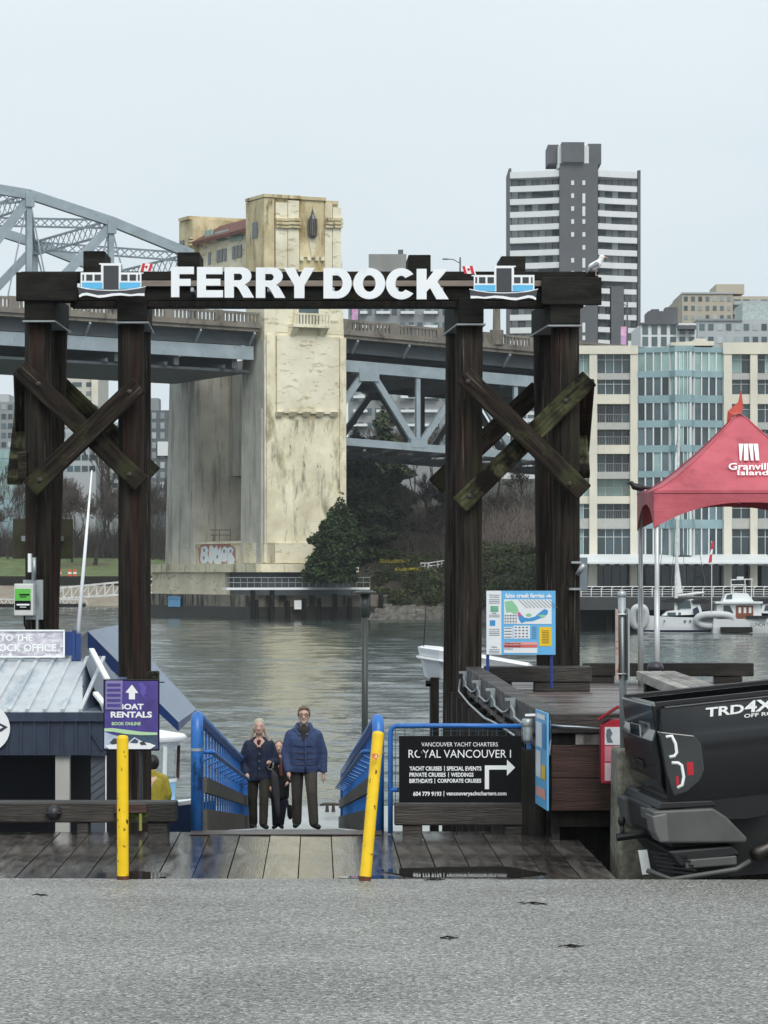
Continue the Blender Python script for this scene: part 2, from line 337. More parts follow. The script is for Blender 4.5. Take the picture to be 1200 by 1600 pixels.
def asphalt_material():
    m = bpy.data.materials.new('wet_asphalt'); m.use_nodes = True; n = m.node_tree.nodes; L = m.node_tree.links; b = n['Principled BSDF']
    tc = n.new('ShaderNodeTexCoord')
    v = n.new('ShaderNodeTexVoronoi'); v.inputs['Scale'].default_value = 74; L.new(tc.outputs['Object'], v.inputs['Vector'])
    hs = n.new('ShaderNodeSeparateColor'); L.new(v.outputs['Color'], hs.inputs[0])
    r = n.new('ShaderNodeValToRGB'); E = r.color_ramp.elements
    E[0].position = 0; E[0].color = (*hexc('#353433'), 1); E[1].position = 1; E[1].color = (*hexc('#d2cfc9'), 1)
    e = E.new(.34); e.color = (*hexc('#6f6e6a'), 1); e = E.new(.85); e.color = (*hexc('#989690'), 1)
    L.new(hs.outputs[0], r.inputs[0])
    t = n.new('ShaderNodeTexNoise'); t.inputs['Scale'].default_value = .55; t.inputs['Detail'].default_value = 6; t.inputs['Roughness'].default_value = .6; L.new(tc.outputs['Object'], t.inputs['Vector'])
    mr = n.new('ShaderNodeMapRange'); mr.inputs[1].default_value = .3; mr.inputs[2].default_value = .7; mr.inputs[3].default_value = .86; mr.inputs[4].default_value = 1.2; L.new(t.outputs['Fac'], mr.inputs[0])
    h = n.new('ShaderNodeHueSaturation'); L.new(r.outputs[0], h.inputs['Color']); L.new(mr.outputs[0], h.inputs['Value'])
    vc = n.new('ShaderNodeTexVoronoi'); vc.feature = 'DISTANCE_TO_EDGE'; vc.inputs['Scale'].default_value = .42; dn_ = n.new('ShaderNodeTexNoise'); dn_.inputs['Scale'].default_value = 2.5; dn_.inputs['Detail'].default_value = 5
    L.new(tc.outputs['Object'], dn_.inputs['Vector']); va = n.new('ShaderNodeMixRGB'); va.inputs[0].default_value = .22; L.new(tc.outputs['Object'], va.inputs[1]); L.new(dn_.outputs['Color'], va.inputs[2]); L.new(va.outputs[0], vc.inputs['Vector'])
    ck = n.new('ShaderNodeMapRange'); ck.inputs[1].default_value = .0; ck.inputs[2].default_value = .006; ck.inputs[3].default_value = .3; ck.inputs[4].default_value = 0; L.new(vc.outputs['Distance'], ck.inputs[0])
    gate_ = n.new('ShaderNodeMapRange'); gate_.inputs[1].default_value = .5; gate_.inputs[2].default_value = .6; L.new(dn_.outputs['Fac'], gate_.inputs[0]); mu = n.new('ShaderNodeMath'); mu.operation = 'MULTIPLY'; L.new(ck.outputs[0], mu.inputs[0]); L.new(gate_.outputs[0], mu.inputs[1])
    cm = n.new('ShaderNodeMixRGB'); cm.inputs[2].default_value = (.02, .02, .02, 1); L.new(mu.outputs[0], cm.inputs[0]); L.new(h.outputs[0], cm.inputs[1]); L.new(cm.outputs[0], b.inputs['Base Color'])
    m2 = n.new('ShaderNodeMapRange'); m2.inputs[1].default_value = .35; m2.inputs[2].default_value = .62; m2.inputs[3].default_value = .62; m2.inputs[4].default_value = .42; L.new(t.outputs['Fac'], m2.inputs[0]); L.new(m2.outputs[0], b.inputs['Roughness'])
    t2 = n.new('ShaderNodeTexNoise'); t2.inputs['Scale'].default_value = 95; t2.inputs['Detail'].default_value = 4; L.new(tc.outputs['Object'], t2.inputs['Vector'])
    bp = n.new('ShaderNodeBump'); bp.inputs['Strength'].default_value = .9; bp.inputs['Distance'].default_value = .008; L.new(t2.outputs['Fac'], bp.inputs['Height']); L.new(bp.outputs[0], b.inputs['Normal'])
    return m
def asph_z(x, y):
    t = max(0, min(1, y / 23.5)); e = max(0, (23.55 - y) / 23.5)
    return .004 + .7 * e + .012 * noise.noise(Vector((x * .45, y * .45, 0))) * min(1, e * 12)
g = MB(); NX, NY = 70, 90; xs = [-30 + 60 * i / NX for i in range(NX + 1)]
for j in range(NY + 1):
    for x in xs:
        yend = 23.62 - .018 * x + .025 * noise.noise(Vector((x * 1.7, 0, 0))) + .012 * noise.noise(Vector((x * 7, 3, 0)))
        y = -12 + (yend + 12) * (j / NY) ** .8
        g.v.append((x, y, asph_z(x, y)))
for j in range(NY):
    for i in range(NX):
        a = j * (NX + 1) + i; g.f.append((a, a + 1, a + NX + 2, a + NX + 1))
m_asph = asphalt_material()
tag(g.build('asphalt_road', m_asph, smooth=True), 'pale speckled wet asphalt in the foreground', kind='structure')
# quay mass under the asphalt edge and pad beneath the pickup
q = MB(); q.box(-30, 30, -12, 23.2, -6, -.25)
tag(q.build('quay_ground', m_conc), 'concrete quay under the asphalt', kind='structure')
q = MB(); q.hexa([(1.95, 23.66, -.75), (30, 23.1, 1.2), (30, 23.1, 1.5), (1.95, 23.66, -.45)], [(1.95, 26.6, -.75), (30, 26.6, 1.2), (30, 26.6, 1.5), (1.95, 26.6, -.45)])
tag(q.build('parking_ground', m_asph), 'sunken asphalt parking strip under the pickup', kind='structure')
# lower deck: planks run away from the camera, each a piece of its own
dk = empty('lower_deck_floor', (0, 25.6, 0), 'dark wet plank deck at the head of the gangway', kind='structure')
dirx = Vector((-105 / F, 1, 0)).normalized()
pw = .268
plank_me = []
for k in range(3):
    p = MB(); p.box(-pw / 2 + .0045, pw / 2 - .0045, -2.22, 2.2, -.075, 0)
    plank_me.append(p.mesh('plank', m_deckp))
ang = math.atan2(105, F)
x = -8.6
k = 0
while x < 1.8:
    o = place('plank', plank_me[k % 3], dk, (x, 25.78 - .018 * x * .0, RND.uniform(-.004, .004)), (RND.uniform(-.001, .001), RND.uniform(-.006, .006), ang))
    k += 1; x += pw
b = MB()
for y in (23.75, 24.8, 25.9, 27.0, 27.75): b.box(-8.7, 1.8, y - .12, y + .12, -.42, -.078)
b.build('joist_frame', m_darkwood, dk)
b = MB()
b.box(-8.7, 2.25, 27.99, 28.09, -.40, -.012); b.build('edge_beam', m_darkwood, dk)
p = MB()
for (cx, cy, rx, ry, sd) in ((.62, 24.15, .55, .5, 1), (-.1, 23.75, .25, .12, 2), (-1.9, 23.9, .3, .3, 5)):
    pts = []
    for i in range(40):
        a = 2 * math.pi * i / 40; kx = 1 + .35 * noise.noise(Vector((math.cos(a) * 1.6 + sd * 7, math.sin(a) * 1.6, 0)))
        pts.append((cx + rx * kx * math.cos(a), cy + ry * kx * math.sin(a), .0062))
    p.add(pts, [tuple(range(40))])
m_puddle = M('puddle_water', hexc('#2e2a27'), .03, var=.2, sc=2, spec=.5)
tag(p.build('puddle', m_puddle, dk), kind='stuff')
# gangway hinge plate
p = MB(); p.box(-1.72, -.02, 27.62, 28.06, .004, .009)
p.build('hinge_plate', M('worn_hinge_steel', hexc('#5c5450'), .45, metal=.4, var=.3, sc=4, dirts=((hexc('#6b4c3c'), 2, (1, 1, 1), .5, .65),)), dk)
# small debris on the asphalt
for i, (px, py, wd_) in enumerate(((702, 1467, 30), (895, 1480, 36), (678, 1376, 20), (836, 1413, 36), (60, 1400, 20))):
    Y = 23.3
    for _ in range(30):
        z = asph_z(XX(px, Y), Y); Y = F * (ZC - z) / (py - YH)
    X = XX(px, Y); z = asph_z(X, Y); L_ = wd_ * Y / F
    p = MB(); p.path([(X - L_ / 2, Y, z + .006), (X - L_ * .1, Y + .02, z + .012), (X + L_ * .2, Y - .01, z + .008), (X + L_ / 2, Y + .01, z + .006)], [.002, .006, .005, .002], 6)
    for t in range(4):
        xx = X + RND.uniform(-.5, .5) * L_; p.path([(xx, Y, z + .008), (xx + RND.uniform(-.05, .05), Y + RND.uniform(-.1, .1), z + .006)], [.005, .002], 5)
    tag(p.build('dead_twig', m_darkwood, at=(X, Y, z)), ['dark twig lying mid asphalt below the blue gate', 'dark twig litter on asphalt below the concrete block', 'small black rubber scrap at the asphalt edge', 'dark leaf litter on asphalt beyond the twigs', 'small dark twig near the left edge of the asphalt'][i], 'twig', 'debris on the asphalt')
# ================================================================ yellow bollards
def bollard(base, top, label):
    r = empty('bollard', base, label, 'bollard', 'yellow steel bollards')
    b, t = Vector(base), Vector(top); d = t - b
    m = MB(); m.path([b + d * .03, b + d * .5, b + d * .985, b + d], [.0435, .0435, .0435, .039], 20); m.build('post', m_yellow, r, smooth=False)
    m = MB(); m.path([b + d * -.01, b + d * .034], [.046, .0445], 20); m.build('rusty_foot', M('rust', RUST, .8, var=.5, sc=30), r)
    m = MB(); m.path([b + d * 1.0002, b + d * 1.006], [.034, .02], 20); m.build('cap', m_yellow, r)
    return r
bollard(W(192, 1376, 23.55), W(191.5, 1150, 23.55), 'upright yellow steel bollard in front of the purple sign')
rb = bollard(W(570, 1378, 23.45), W(591, 1144, 23.62), 'leaning yellow steel bollard with rust chips beside the blue gate')
m = MB(); c = W(587, 1182, 23.5); m.pxpoly([(581, 1179), (585, 1177), (592, 1178), (593, 1183), (589, 1187), (582, 1186)], 23.49, .004)
m.build('sticker', M('orange_sticker', hexc('#e0703a'), .4, dirts=((hexc('#f2d9a0'), 60, (1, 1, 1), .5, .55),)), rb)
# ================================================================ concrete block with the galvanised sign post
cb = MB(); Yc = 25.8
cb.hexa([(XX(966, Yc), Yc, -.6), (XX(1062, Yc), Yc, -.6), (XX(1040, Yc), Yc, ZZ(1171, Yc)), (XX(966, Yc), Yc, ZZ(1171, Yc))],
        [(XX(965, Yc) - .03, Yc + .6, -.6), (XX(1062, Yc), Yc + .6, -.6), (XX(1040, Yc), Yc + .6, ZZ(1171, Yc)), (XX(966, Yc) - .015, Yc + .6, ZZ(1171, Yc))])
tag(cb.build('concrete_block', m_conc, bevel=.03, at=(XX(1000, Yc), Yc + .4, 0)), 'mossy exposed aggregate concrete block beside the pickup', 'concrete block')
Yp = 26.08
sp = empty('sign_post', W(972, 1172, Yp), 'galvanised steel sign post rising from the concrete block', 'sign post')
zt, zb = ZZ(922, Yp), ZZ(1176, Yp); X = XX(971.5, Yp); X0 = XX(975, Yp)
m = MB(); m.path([(X0, Yp, zb), (X, Yp, zt - .03)], .032, 16); m.build('pole', m_galv, sp, smooth=True)
m = MB(); m.lathe([(.001, .018), (.02, .015), (.036, 0), (.036, -.035), (.03, -.04)], (X, Yp, zt - .02), 18); m.build('cap', m_galv, sp, smooth=True)
m = MB(); m.hexa([(XX(959.5, Yp), Yp - .18, ZZ(1061, Yp)), (XX(963.5, Yp), Yp - .19, ZZ(1061, Yp)), (XX(963.5, Yp), Yp - .19, ZZ(952, Yp)), (XX(959.5, Yp), Yp - .18, ZZ(951, Yp))],
               [(XX(964, Yp), Yp + .2, ZZ(1061, Yp)), (XX(966, Yp), Yp + .2, ZZ(1061, Yp)), (XX(966, Yp), Yp + .2, ZZ(952, Yp)), (XX(964, Yp), Yp + .2, ZZ(951, Yp))])
m.build('sign_plate', M('faded_sign_face', hexc('#b9a39a'), .4, var=.15, sc=8, dirts=((hexc('#a05a50'), 9, (1, 1, 3), .55, .65),)), sp)
m = MB(); m.hexa([(XX(978.5, Yp), Yp - .2, ZZ(1062, Yp)), (XX(981, Yp), Yp - .2, ZZ(1062, Yp)), (XX(981, Yp), Yp - .2, ZZ(951, Yp)), (XX(978.5, Yp), Yp - .2, ZZ(951, Yp))],
               [(XX(978, Yp), Yp + .2, ZZ(1062, Yp)), (XX(980, Yp), Yp + .2, ZZ(1062, Yp)), (XX(980, Yp), Yp + .2, ZZ(951, Yp)), (XX(978, Yp), Yp + .2, ZZ(951, Yp))])
m.build('sign_plate', m_galv, sp)
for py in (960, 1053):
    m = MB(); m.path([(XX(962, Yp), Yp - .04, ZZ(py, Yp)), (XX(981, Yp), Yp - .04, ZZ(py, Yp))], .008, 6); m.build('clamp', m_galv, sp)
# ================================================================ pickup truck (tail end in view)
def pickup():
    O = Vector((XX(1049, 24.05), 24.05, -.1)); th = math.radians(6.0)
    al = math.radians(4.4)
    r = empty('pickup_truck', O, 'black pickup truck with white decal parked beside the concrete block', 'pickup truck')
    r.rotation_euler = (0, -math.radians(4.2), al)
    LOC[r] = Vector((0, 0, 0))             # parts are written in the truck's own frame: x forward, y across, z up
    paint = M('black_car_paint', hexc('#090c11'), .2, var=.2, sc=2, coat=.25, spec=.4)
    plast = M('grey_bumper_plastic', hexc('#4a4b4a'), .5, var=.12, sc=3, col2=hexc('#565755'))
    dark = M('black_trim', hexc('#131416'), .55, var=.3, sc=10)
    gl = M('smoked_lens', hexc('#20262a'), .06, var=.3, sc=6, coat=.8)
    chrome = M('chrome', hexc('#d5d9db'), .12, metal=1, var=.05)
    red = M('red_reflector', hexc('#b3202c'), .2, var=.1); wht = M('lamp_white', hexc('#eef1f0'), .25, var=.04)
    Wd = 1.72
    # side body, profile in x-z, with wheel arch; bed side from the tail (x=0) to the cab
    def side(y0, y1, nm):
        pts = [(0.02, 1.36), (.06, 1.38), (1.75, 1.43), (1.75, .55)]
        cx, cz, rr = 1.28, .42, .50
        for i in range(13):
            a = math.radians(8 + (172 - 8) * i / 12); pts.append((cx + rr * math.cos(a), cz + rr * math.sin(a)))
        pts += [(.62, .47), (.2, .5), (.1, .62), (.05, .9), (0.0, 1.2)]
        m = MB(); m.prism(pts, (0, 0, 0), (1, 0, 0), (0, 0, 1), y0, y1)
        return m.build(nm, paint, r, bevel=.025)
    cp = MB(); zs = [.63 + .73 * i / 14 for i in range(15)]; xs_ = [.015, .06, .3, .6, .8, 1.1, 1.4, 1.74]
    for xx in xs_:
        for zz in zs:
            z2 = max(zz, 1.0 + .001 * zz) if .9 < xx < 1.85 and zz < .96 else zz
            u = (z2 - .63) / .73; e = min(1, (xx - .015) / .08 + .25); cp.v.append((xx, -.004 - e * (.05 * math.sin(math.pi * min(1, u * 1.02)) ** .8 + (.012 if .62 < u < .7 else 0)), z2 + .028 * xx))
    for i in range(len(xs_) - 1):
        for j in range(14): a_ = i * 15 + j; cp.f.append((a_, a_ + 15, a_ + 16, a_ + 1))
    cp.build('quarter_panel', paint, r, smooth=True)
    side(.0, .1, 'bed_side'); side(Wd - .1, Wd, 'bed_side')
    m = MB(); m.box(.05, 1.75, .1, Wd - .1, .6, .66); m.build('bed_floor', dark, r)
    m = MB(); m.box(.06, .85, .22, Wd - .1, .02, .56); m.build('chassis', dark, r)
    m = MB(); m.box(1.68, 1.745, .1, Wd - .1, .6, 1.40); m.build('bed_front', paint, r)
    m = MB(); m.hexa([(.0, .075, 1.385), (1.75, .075, 1.435), (1.75, .075, 1.465), (.0, .075, 1.415)], [(.0, .17, 1.385), (1.75, .17, 1.435), (1.75, .17, 1.465), (.0, .17, 1.415)]); m.build('bed_rail_cap', dark, r)
    m = MB(); m.hexa([(.0, Wd - .16, 1.385), (1.75, Wd - .16, 1.435), (1.75, Wd - .16, 1.465), (.0, Wd - .16, 1.415)], [(.0, Wd - .0, 1.385), (1.75, Wd, 1.435), (1.75, Wd, 1.465), (.0, Wd, 1.415)]); m.build('bed_rail_cap', dark, r)
    # tailgate with spoiler lip, stamped panel, handle
    t = MB(); t.prism([(-.035, 1.40), (-.02, 1.20), (-.05, 1.12), (-.03, .82), (.02, .70), (.06, .70), (.06, 1.40)][::-1], (0, 0, 0), (1, 0, 0), (0, 0, 1), .1, Wd - .1)
    tg = t.build('tailgate', paint, r, fix=True, bevel=.012)
    t = MB(); t.box(-.062, -.05, .62, 1.1, 1.13, 1.22); t.build('handle', chrome, tg)
    ye = (0, -1, 0)
    text('badge', 'MASTER', -1.25, -.65, .865, .94, dark, tg, (-.045, 0, 0), (0, -1, 0), (0, 0, 1), bold=.02, out=.006)
    # tail lamp wraps the corner: housing, white C-shaped light bars, red reflector
    l = MB(); l.prism([(-.015, 1.20), (.25, 1.15), (.30, 1.08), (.31, .88), (.27, .80), (.16, .72), (.06, .70), (.02, .86)][::-1], (0, 0, 0), (1, 0, 0), (0, 0, 1), -.068, .04)
    lamp = l.build('tail_lamp', gl, r, bevel=.008)
    l = MB(); l.path([(.03, -.071, 1.155), (.075, -.073, 1.16), (.10, -.073, 1.10), (.105, -.073, 1.03), (.085, -.073, 1.005), (.045, -.071, 1.0)], .013, 8); l.build('light_bar', wht, lamp, smooth=True)
    l = MB(); l.path([(.06, -.071, .955), (.11, -.073, .95), (.135, -.073, .93), (.145, -.073, .84), (.13, -.073, .78), (.09, -.071, .76)], .013, 8); l.build('light_bar', wht, lamp, smooth=True)
    l = MB(); l.box(.175, .225, -.073, -.066, .85, .95); l.build('reflector', red, lamp)
    l = MB(); l.box(.085, .105, -.073, -.066, .78, .85); l.build('reflector', red, lamp)
    l = MB(); l.prism([(-.015, 1.20), (.25, 1.15), (.31, .88), (.16, .72), (.06, .70), (.02, .86)][::-1], (0, 0, 0), (1, 0, 0), (0, 0, 1), Wd - .04, Wd + .02); l.build('tail_lamp', gl, r, bevel=.008)
    # bumper: grey corner wings, dark step, tow hitch, plate lamps, lower valance with slats, exhaust
    wing = [(-.113, .597), (.358, .583), (.457, .51), (.609, .329), (.594, .296), (-.064, .344), (-.098, .43)][::-1]
    for y0, y1 in ((-.05, .3), (Wd - .3, Wd + .05)):
        c = MB(); c.prism(wing, (0, 0, 0), (1, 0, 0), (0, 0, 1), y0, y1); c.build('bumper_wing', plast, r, bevel=.018)
    c = MB(); c.prism([(-.118, .56), (.0, .575), (.0, .35), (-.07, .35), (-.105, .43)][::-1], (0, 0, 0), (1, 0, 0), (0, 0, 1), -.056, .28); c.build('wing_end_cap', M('pale_bumper_cap', hexc('#646563'), .45, var=.1), r, bevel=.012)
    c = MB(); c.prism([(-.08, .60), (.1, .62), (.1, .33), (-.02, .33), (-.06, .4)][::-1], (0, 0, 0), (1, 0, 0), (0, 0, 1), .31, Wd - .31); bc = c.build('bumper_bar', dark, r, bevel=.02)
    c = MB(); c.prism([(-.06, .602), (.4, .592), (.36, .64), (-.03, .655)][::-1], (0, 0, 0), (1, 0, 0), (0, 0, 1), -.02, Wd + .02); c.build('bumper_step', dark, r, bevel=.01)
    c = MB(); c.prism([(-.035, .66), (.02, .67), (.02, .40), (-.01, .38)][::-1], (0, 0, 0), (1, 0, 0), (0, 0, 1), 1.2, Wd + .02); c.build('step_pad', M('bumper_corner', hexc('#3c4046'), .35, var=.15), r, bevel=.02)
    c = MB(); c.box(-.1, -.07, .42, .62, .5, .58); c.build('corner_lamp', plast, bc, bevel=.008)
    c = MB(); c.path([(.2, .86, .36), (-.27, .86, .33)], .032, 10); h = c.build('tow_bar', dark, r)
    c = MB(); c.path([(-.22, .86, .33), (-.22, .86, .42)], .018, 8); c.lathe([(.001, .055), (.025, .05), (.032, .02), (.025, -.01), (.016, -.02)], (-.22, .86, .44), 14); c.build('tow_ball', dark, h, smooth=True)
    c = MB(); c.prism([(-.02, .28), (.5, .28), (.56, .2), (.08, .14)][::-1], (0, 0, 0), (1, 0, 0), (0, 0, 1), .0, Wd); c.build('valance', dark, r, bevel=.02)
    for i in range(5):
        c = MB(); c.bar((-.12 + .01 * i, .1, .27 - .035 * i), (.14 + .02 * i, -.02, .22 - .035 * i), .012, .016); c.build('valance_slat', dark, r)
    c = MB(); c.path([(-.16, .1, .13), (.0, -.03, .06), (.5, -.05, .10), (.62, .0, .15)], .02, 8); c.build('lower_lip', plast, r, smooth=True)
    c = MB(); c.box(.12, .52, -.01, .02, .13, .2); c.build('splash_plate', plast, r, bevel=.01)
    c = MB(); c.prism([(-.19, .27), (-.12, .27), (-.10, .08), (-.17, .08)], (0, 0, 0), (1, 0, 0), (0, 0, 1), .3, .315); c.build('licence_plate', wht, r)
    ex = MB()
    P0, P1 = Vector((.95, .25, .26)), Vector((.66, -.01, .20)); d = (P1 - P0).normalized()
    ex.path([P0, P1, P1 - d * .005, P1 - d * .12], [.05, .05, .04, .04], 18, cap=False); ex.build('exhaust', M('burnt_steel', hexc('#4b4744'), .4, metal=.7, var=.3, sc=12), r, smooth=True)
    # wheels, cab and nose (beyond the frame)
    tyre = M('tyre_rubber', hexc('#1b1b1c'), .8); 
    for x in (1.28, 4.75):
        for y0, s in ((.06, 1), (Wd - .06, -1)):
            we = place('wheel', None, r, (x, y0 + s * .1, .38)) if False else None
            t = MB(); n = 28
            prof = [(.2, -.1), (.36, -.11), (.385, -.07), (.385, .07), (.36, .11), (.2, .1)]
            for (rad, off) in prof:
                for i in range(n):
                    a = 2 * math.pi * i / n; t.v.append((x + rad * math.cos(a), y0 + s * .1 + off, .36 + rad * math.sin(a)))
            for j in range(len(prof) - 1):
                for i in range(n): t.f.append((j * n + i, j * n + (i + 1) % n, (j + 1) * n + (i + 1) % n, (j + 1) * n + i))
            wo = t.build('wheel', tyre, r, fix=True)
            t = MB()
            for i in range(6):
                a = i * math.pi / 3; t.bar((x, y0 + s * .03, .36), (x + .2 * math.cos(a), y0 + s * .03, .36 + .2 * math.sin(a)), .05, .05, (0, 1, 0))
            t.path([(x, y0 + s * .0, .36), (x, y0 + s * .06, .36)], .06, 12); t.build('rim', m_galv, wo)
    c = MB(); c.prism([(1.78, 1.45), (1.95, 1.80), (3.3, 1.82), (3.95, 1.38), (5.2, 1.25), (5.4, .9), (5.4, .5), (5.22, .5), (5.1, .75), (4.75, .9), (4.4, .75), (4.27, .5), (1.78, .5)][::-1], (0, 0, 0), (1, 0, 0), (0, 0, 1), .0, Wd); cabo = c.build('cab', paint, r, bevel=.05)
    c = MB(); c.prism([(2.0, 1.42), (2.08, 1.70), (3.2, 1.72), (3.75, 1.40)][::-1], (0, 0, 0), (1, 0, 0), (0, 0, 1), -.006, .0); c.build('side_window', m_glass, cabo)
    # white decal on the bed side
    A = math.atan2(.05, 1.75); ex_, ez_ = (math.cos(A), 0, math.sin(A)), (-math.sin(A) + .25, 0, math.cos(A))
    text('decal_lettering', 'TRD', .20, .50, 1.275, 1.345, wht, r, (0, -.026, 0), (math.cos(A), 0, math.sin(A)), (.12, 0, 1), bold=.03)
    text('decal_lettering', '4X4', .505, .82, 1.275, 1.365, wht, r, (0, -.026, 0), (math.cos(A), 0, math.sin(A)), (.12, 0, 1), bold=.03)
    text('decal_lettering', 'OFF ROAD', .50, .82, 1.238, 1.267, wht, r, (0, -.04, 0), (math.cos(A), 0, math.sin(A)), (.12, 0, 1), bold=.02)
    LOC[r] = O
    return r
pickup()
# ================================================================ timber gate with the FERRY DOCK sign
YG = 41.0
gate = empty('timber_gate', (0, YG, -6), 'tall dark timber pile gate with crossed braces spanning the gangway', 'gate')
def pile(xt0, xt1, yt, xb0, xb1, yb, Y, seed, parent, mt=None, n=18, rings=22, zbot=-5.5):
    """rough round pile through two measured widths, carried on down to the sea bed"""
    T, B = W((xt0 + xt1) / 2, yt, Y), W((xb0 + xb1) / 2, yb, Y); rt = (xt1 - xt0) / 2 * Y / F; rb_ = (xb1 - xb0) / 2 * Y / F
    k = (T.z - zbot) / (T.z - B.z); E = T + (B - T) * k; re = rb_ + (rb_ - rt) * (k - 1) * .3
    m = MB(); base = 0
    for j in range(rings + 1):
        t = j / rings; c = T + (E - T) * t; r = rt + (re - rt) * t
        for i in range(n):
            a = 2 * math.pi * i / n
            d = 1 + .05 * noise.noise(Vector((math.cos(a) * 1.4 + seed * 5, math.sin(a) * 1.4, c.z * .35))) + .035 * noise.noise(Vector((math.cos(a) * 5 + seed, math.sin(a) * 5, c.z * .25)))
            m.v.append((c.x + r * d * math.cos(a), c.y + r * d * math.sin(a), c.z))
    for j in range(rings):
        for i in range(n): m.f.append((j * n + i, (j + 1) * n + i, (j + 1) * n + (i + 1) % n, j * n + (i + 1) % n))
    m.f.append(tuple(range(n)))
    return m.build('pile', mt or m_pile, parent, smooth=True)
YB = 42.35
pile(39, 81, 500, 40, 80, 950, YG, 1, gate); pile(63, 105, 515, 52, 92, 950, YB, 2, gate)
pile(184, 225, 500, 185, 225, 1050, YG, 3, gate); pile(196, 236, 515, 196, 236, 1050, YB, 4, gate)
pile(712, 754, 505, 713, 751, 1120, YG, 5, gate); pile(697, 737, 520, 692, 732, 1120, YB, 6, gate)
pile(861, 905, 507, 867, 905, 1035, YG, 7, gate); pile(833, 873, 522, 838, 878, 1035, YB, 8, gate)
def rectpx(x0, x1, y0, y1, Y): return [W(x0, y1, Y), W(x1, y1, Y), W(x1, y0, Y), W(x0, y0, Y)]
for (f, bx0, bx1) in (((38, 83, 458, 500), 66, 108), ((183, 229, 460, 502), 196, 238), ((717, 756, 465, 505), 694, 735), ((859, 907, 467, 507), 830, 873)):
    ya, yb = 40.72, 42.6; k = ya / yb
    bk = (bx0, bx1, YH - (YH - f[2]) * k, YH - (YH - f[3]) * k)
    m = MB(); m.hexa(rectpx(*f, ya), rectpx(*bk, yb)); m.build('cap_block', m_beam, gate, bevel=.015)
    f2 = (f[0] - 3, f[1] + 3, f[3] + .3, f[3] + 3); bk2 = (bx0 - 3, bx1 + 3, YH - (YH - f2[2]) * k, YH - (YH - f2[3]) * k)
    m = MB(); m.hexa(rectpx(*f2, ya - .04), rectpx(*bk2, yb + .04)); m.build('flashing', m_plate, gate)
m = MB(); m.hexa(rectpx(32, 935, 424, 438, 41.0), rectpx(40, 930, 429, 443, 41.42)); m.build('top_beam', m_beam, gate, bevel=.012)
m = MB(); m.hexa(rectpx(125, 846, 438.3, 447, 40.93), rectpx(125, 846, 441, 449, 41.3)); m.build('ledge_plank', m_strip, gate)
m = MB(); m.hexa(rectpx(36, 925, 447.4, 470, 41.0), rectpx(44, 920, 452, 474, 41.42)); m.build('main_beam', m_beam, gate, bevel=.012)
m = MB(); m.hexa(rectpx(110, 912, 470.4, 480, 40.96), rectpx(115, 908, 474, 483, 41.42)); m.build('lower_beam', m_darkwood, gate, bevel=.008)
m = MB(); m.hexa(rectpx(25, 121, 425, 470, 40.66), rectpx(25, 121, 427, 471, 40.99)); m.build('end_beam', m_beam, gate, bevel=.015)
m = MB(); m.hexa(rectpx(846, 940, 433, 476, 40.66), rectpx(846, 940, 435, 477, 40.99)); m.build('end_beam', m_beam, gate, bevel=.015)
for (x0, x1, y0) in ((130, 164, 392), (277, 312, 394), (638, 673, 398), (783, 821, 400)):
    m = MB(); k = 41.1 / 42.0; sx = lambda x: 600 + (x - 600) * k
    m.hexa(rectpx(x0, x1, y0, 431, 41.1), rectpx(sx(x0) - (3 if x0 > 600 else 0), sx(x1), YH - (YH - y0) * k, 440, 42.0)); m.build('stub_post', m_beam, gate, bevel=.012)
def brace(p, q, wpx, Y, t, mt, Y2=None):
    a, b = W(*p, Y), W(*q, Y2 or Y); d = b - a; L_ = d.length; m = MB(); side = abs(d.x) > .5; h = wpx * Y / F; w_ = t if side else .2
    m.box(-L_ / 2, L_ / 2, -w_ / 2, w_ / 2, -h / 2, h / 2); o = m.build('brace', mt, None, bevel=.02); o.parent = gate; ex_ = d.normalized(); ey_ = Vector((0, 1, 0)) if side else Vector((0, 0, 1)).cross(ex_).normalized(); ey_ = (ey_ - ex_ * ey_.dot(ex_)).normalized(); ez_ = ex_.cross(ey_)
    o.matrix_basis = Matrix.Translation((a + b) / 2 - LOC[gate]) @ Matrix((ex_, ey_, ez_)).transposed().to_4x4(); return o
brace((30, 575), (222, 757), 30, 40.78, .15, m_brace); brace((217, 601), (47, 764), 31, 40.60, .15, m_brace)
brace((58, 568), (240, 742), 30, 42.62, .15, m_mossb)
brace((724, 586), (913, 770), 31, 40.58, .15, m_brace); brace((921, 591), (718, 790), 31, 40.77, .16, m_mossb)
brace((842, 608), (680, 760), 31, 42.62, .15, m_brace)
brace((33, 585), (38, 742), 14, 40.9, .1, m_brace, 42.5); brace((37, 618), (23, 752), 15, 42.5, .1, m_mossb, 40.9)
brace((917, 598), (909, 702), 16, 40.9, .1, m_brace, 42.4); brace((904, 660), (910, 742), 14, 42.4, .1, m_mossb, 41.0)
m = MB(); m.pxbox(28, 42, 705, 752, 40.85, .3); m.build('spacer_block', m_brace, gate, bevel=.01)
for (px, py, Y) in ((60, 600, 40.70), (202, 612, 40.52), (202, 741, 40.70), (62, 750, 40.52), (731, 596, 40.5), (890, 756, 40.5), (884, 626, 40.69), (733, 775, 40.69)):
    c = W(px, py, Y); m = MB(); m.path([(c.x, c.y + .02, c.z), (c.x, c.y - .008, c.z), (c.x, c.y - .022, c.z)], [.034, .034, .015], 12); m.build('bolt', m_bolt, gate, smooth=False)
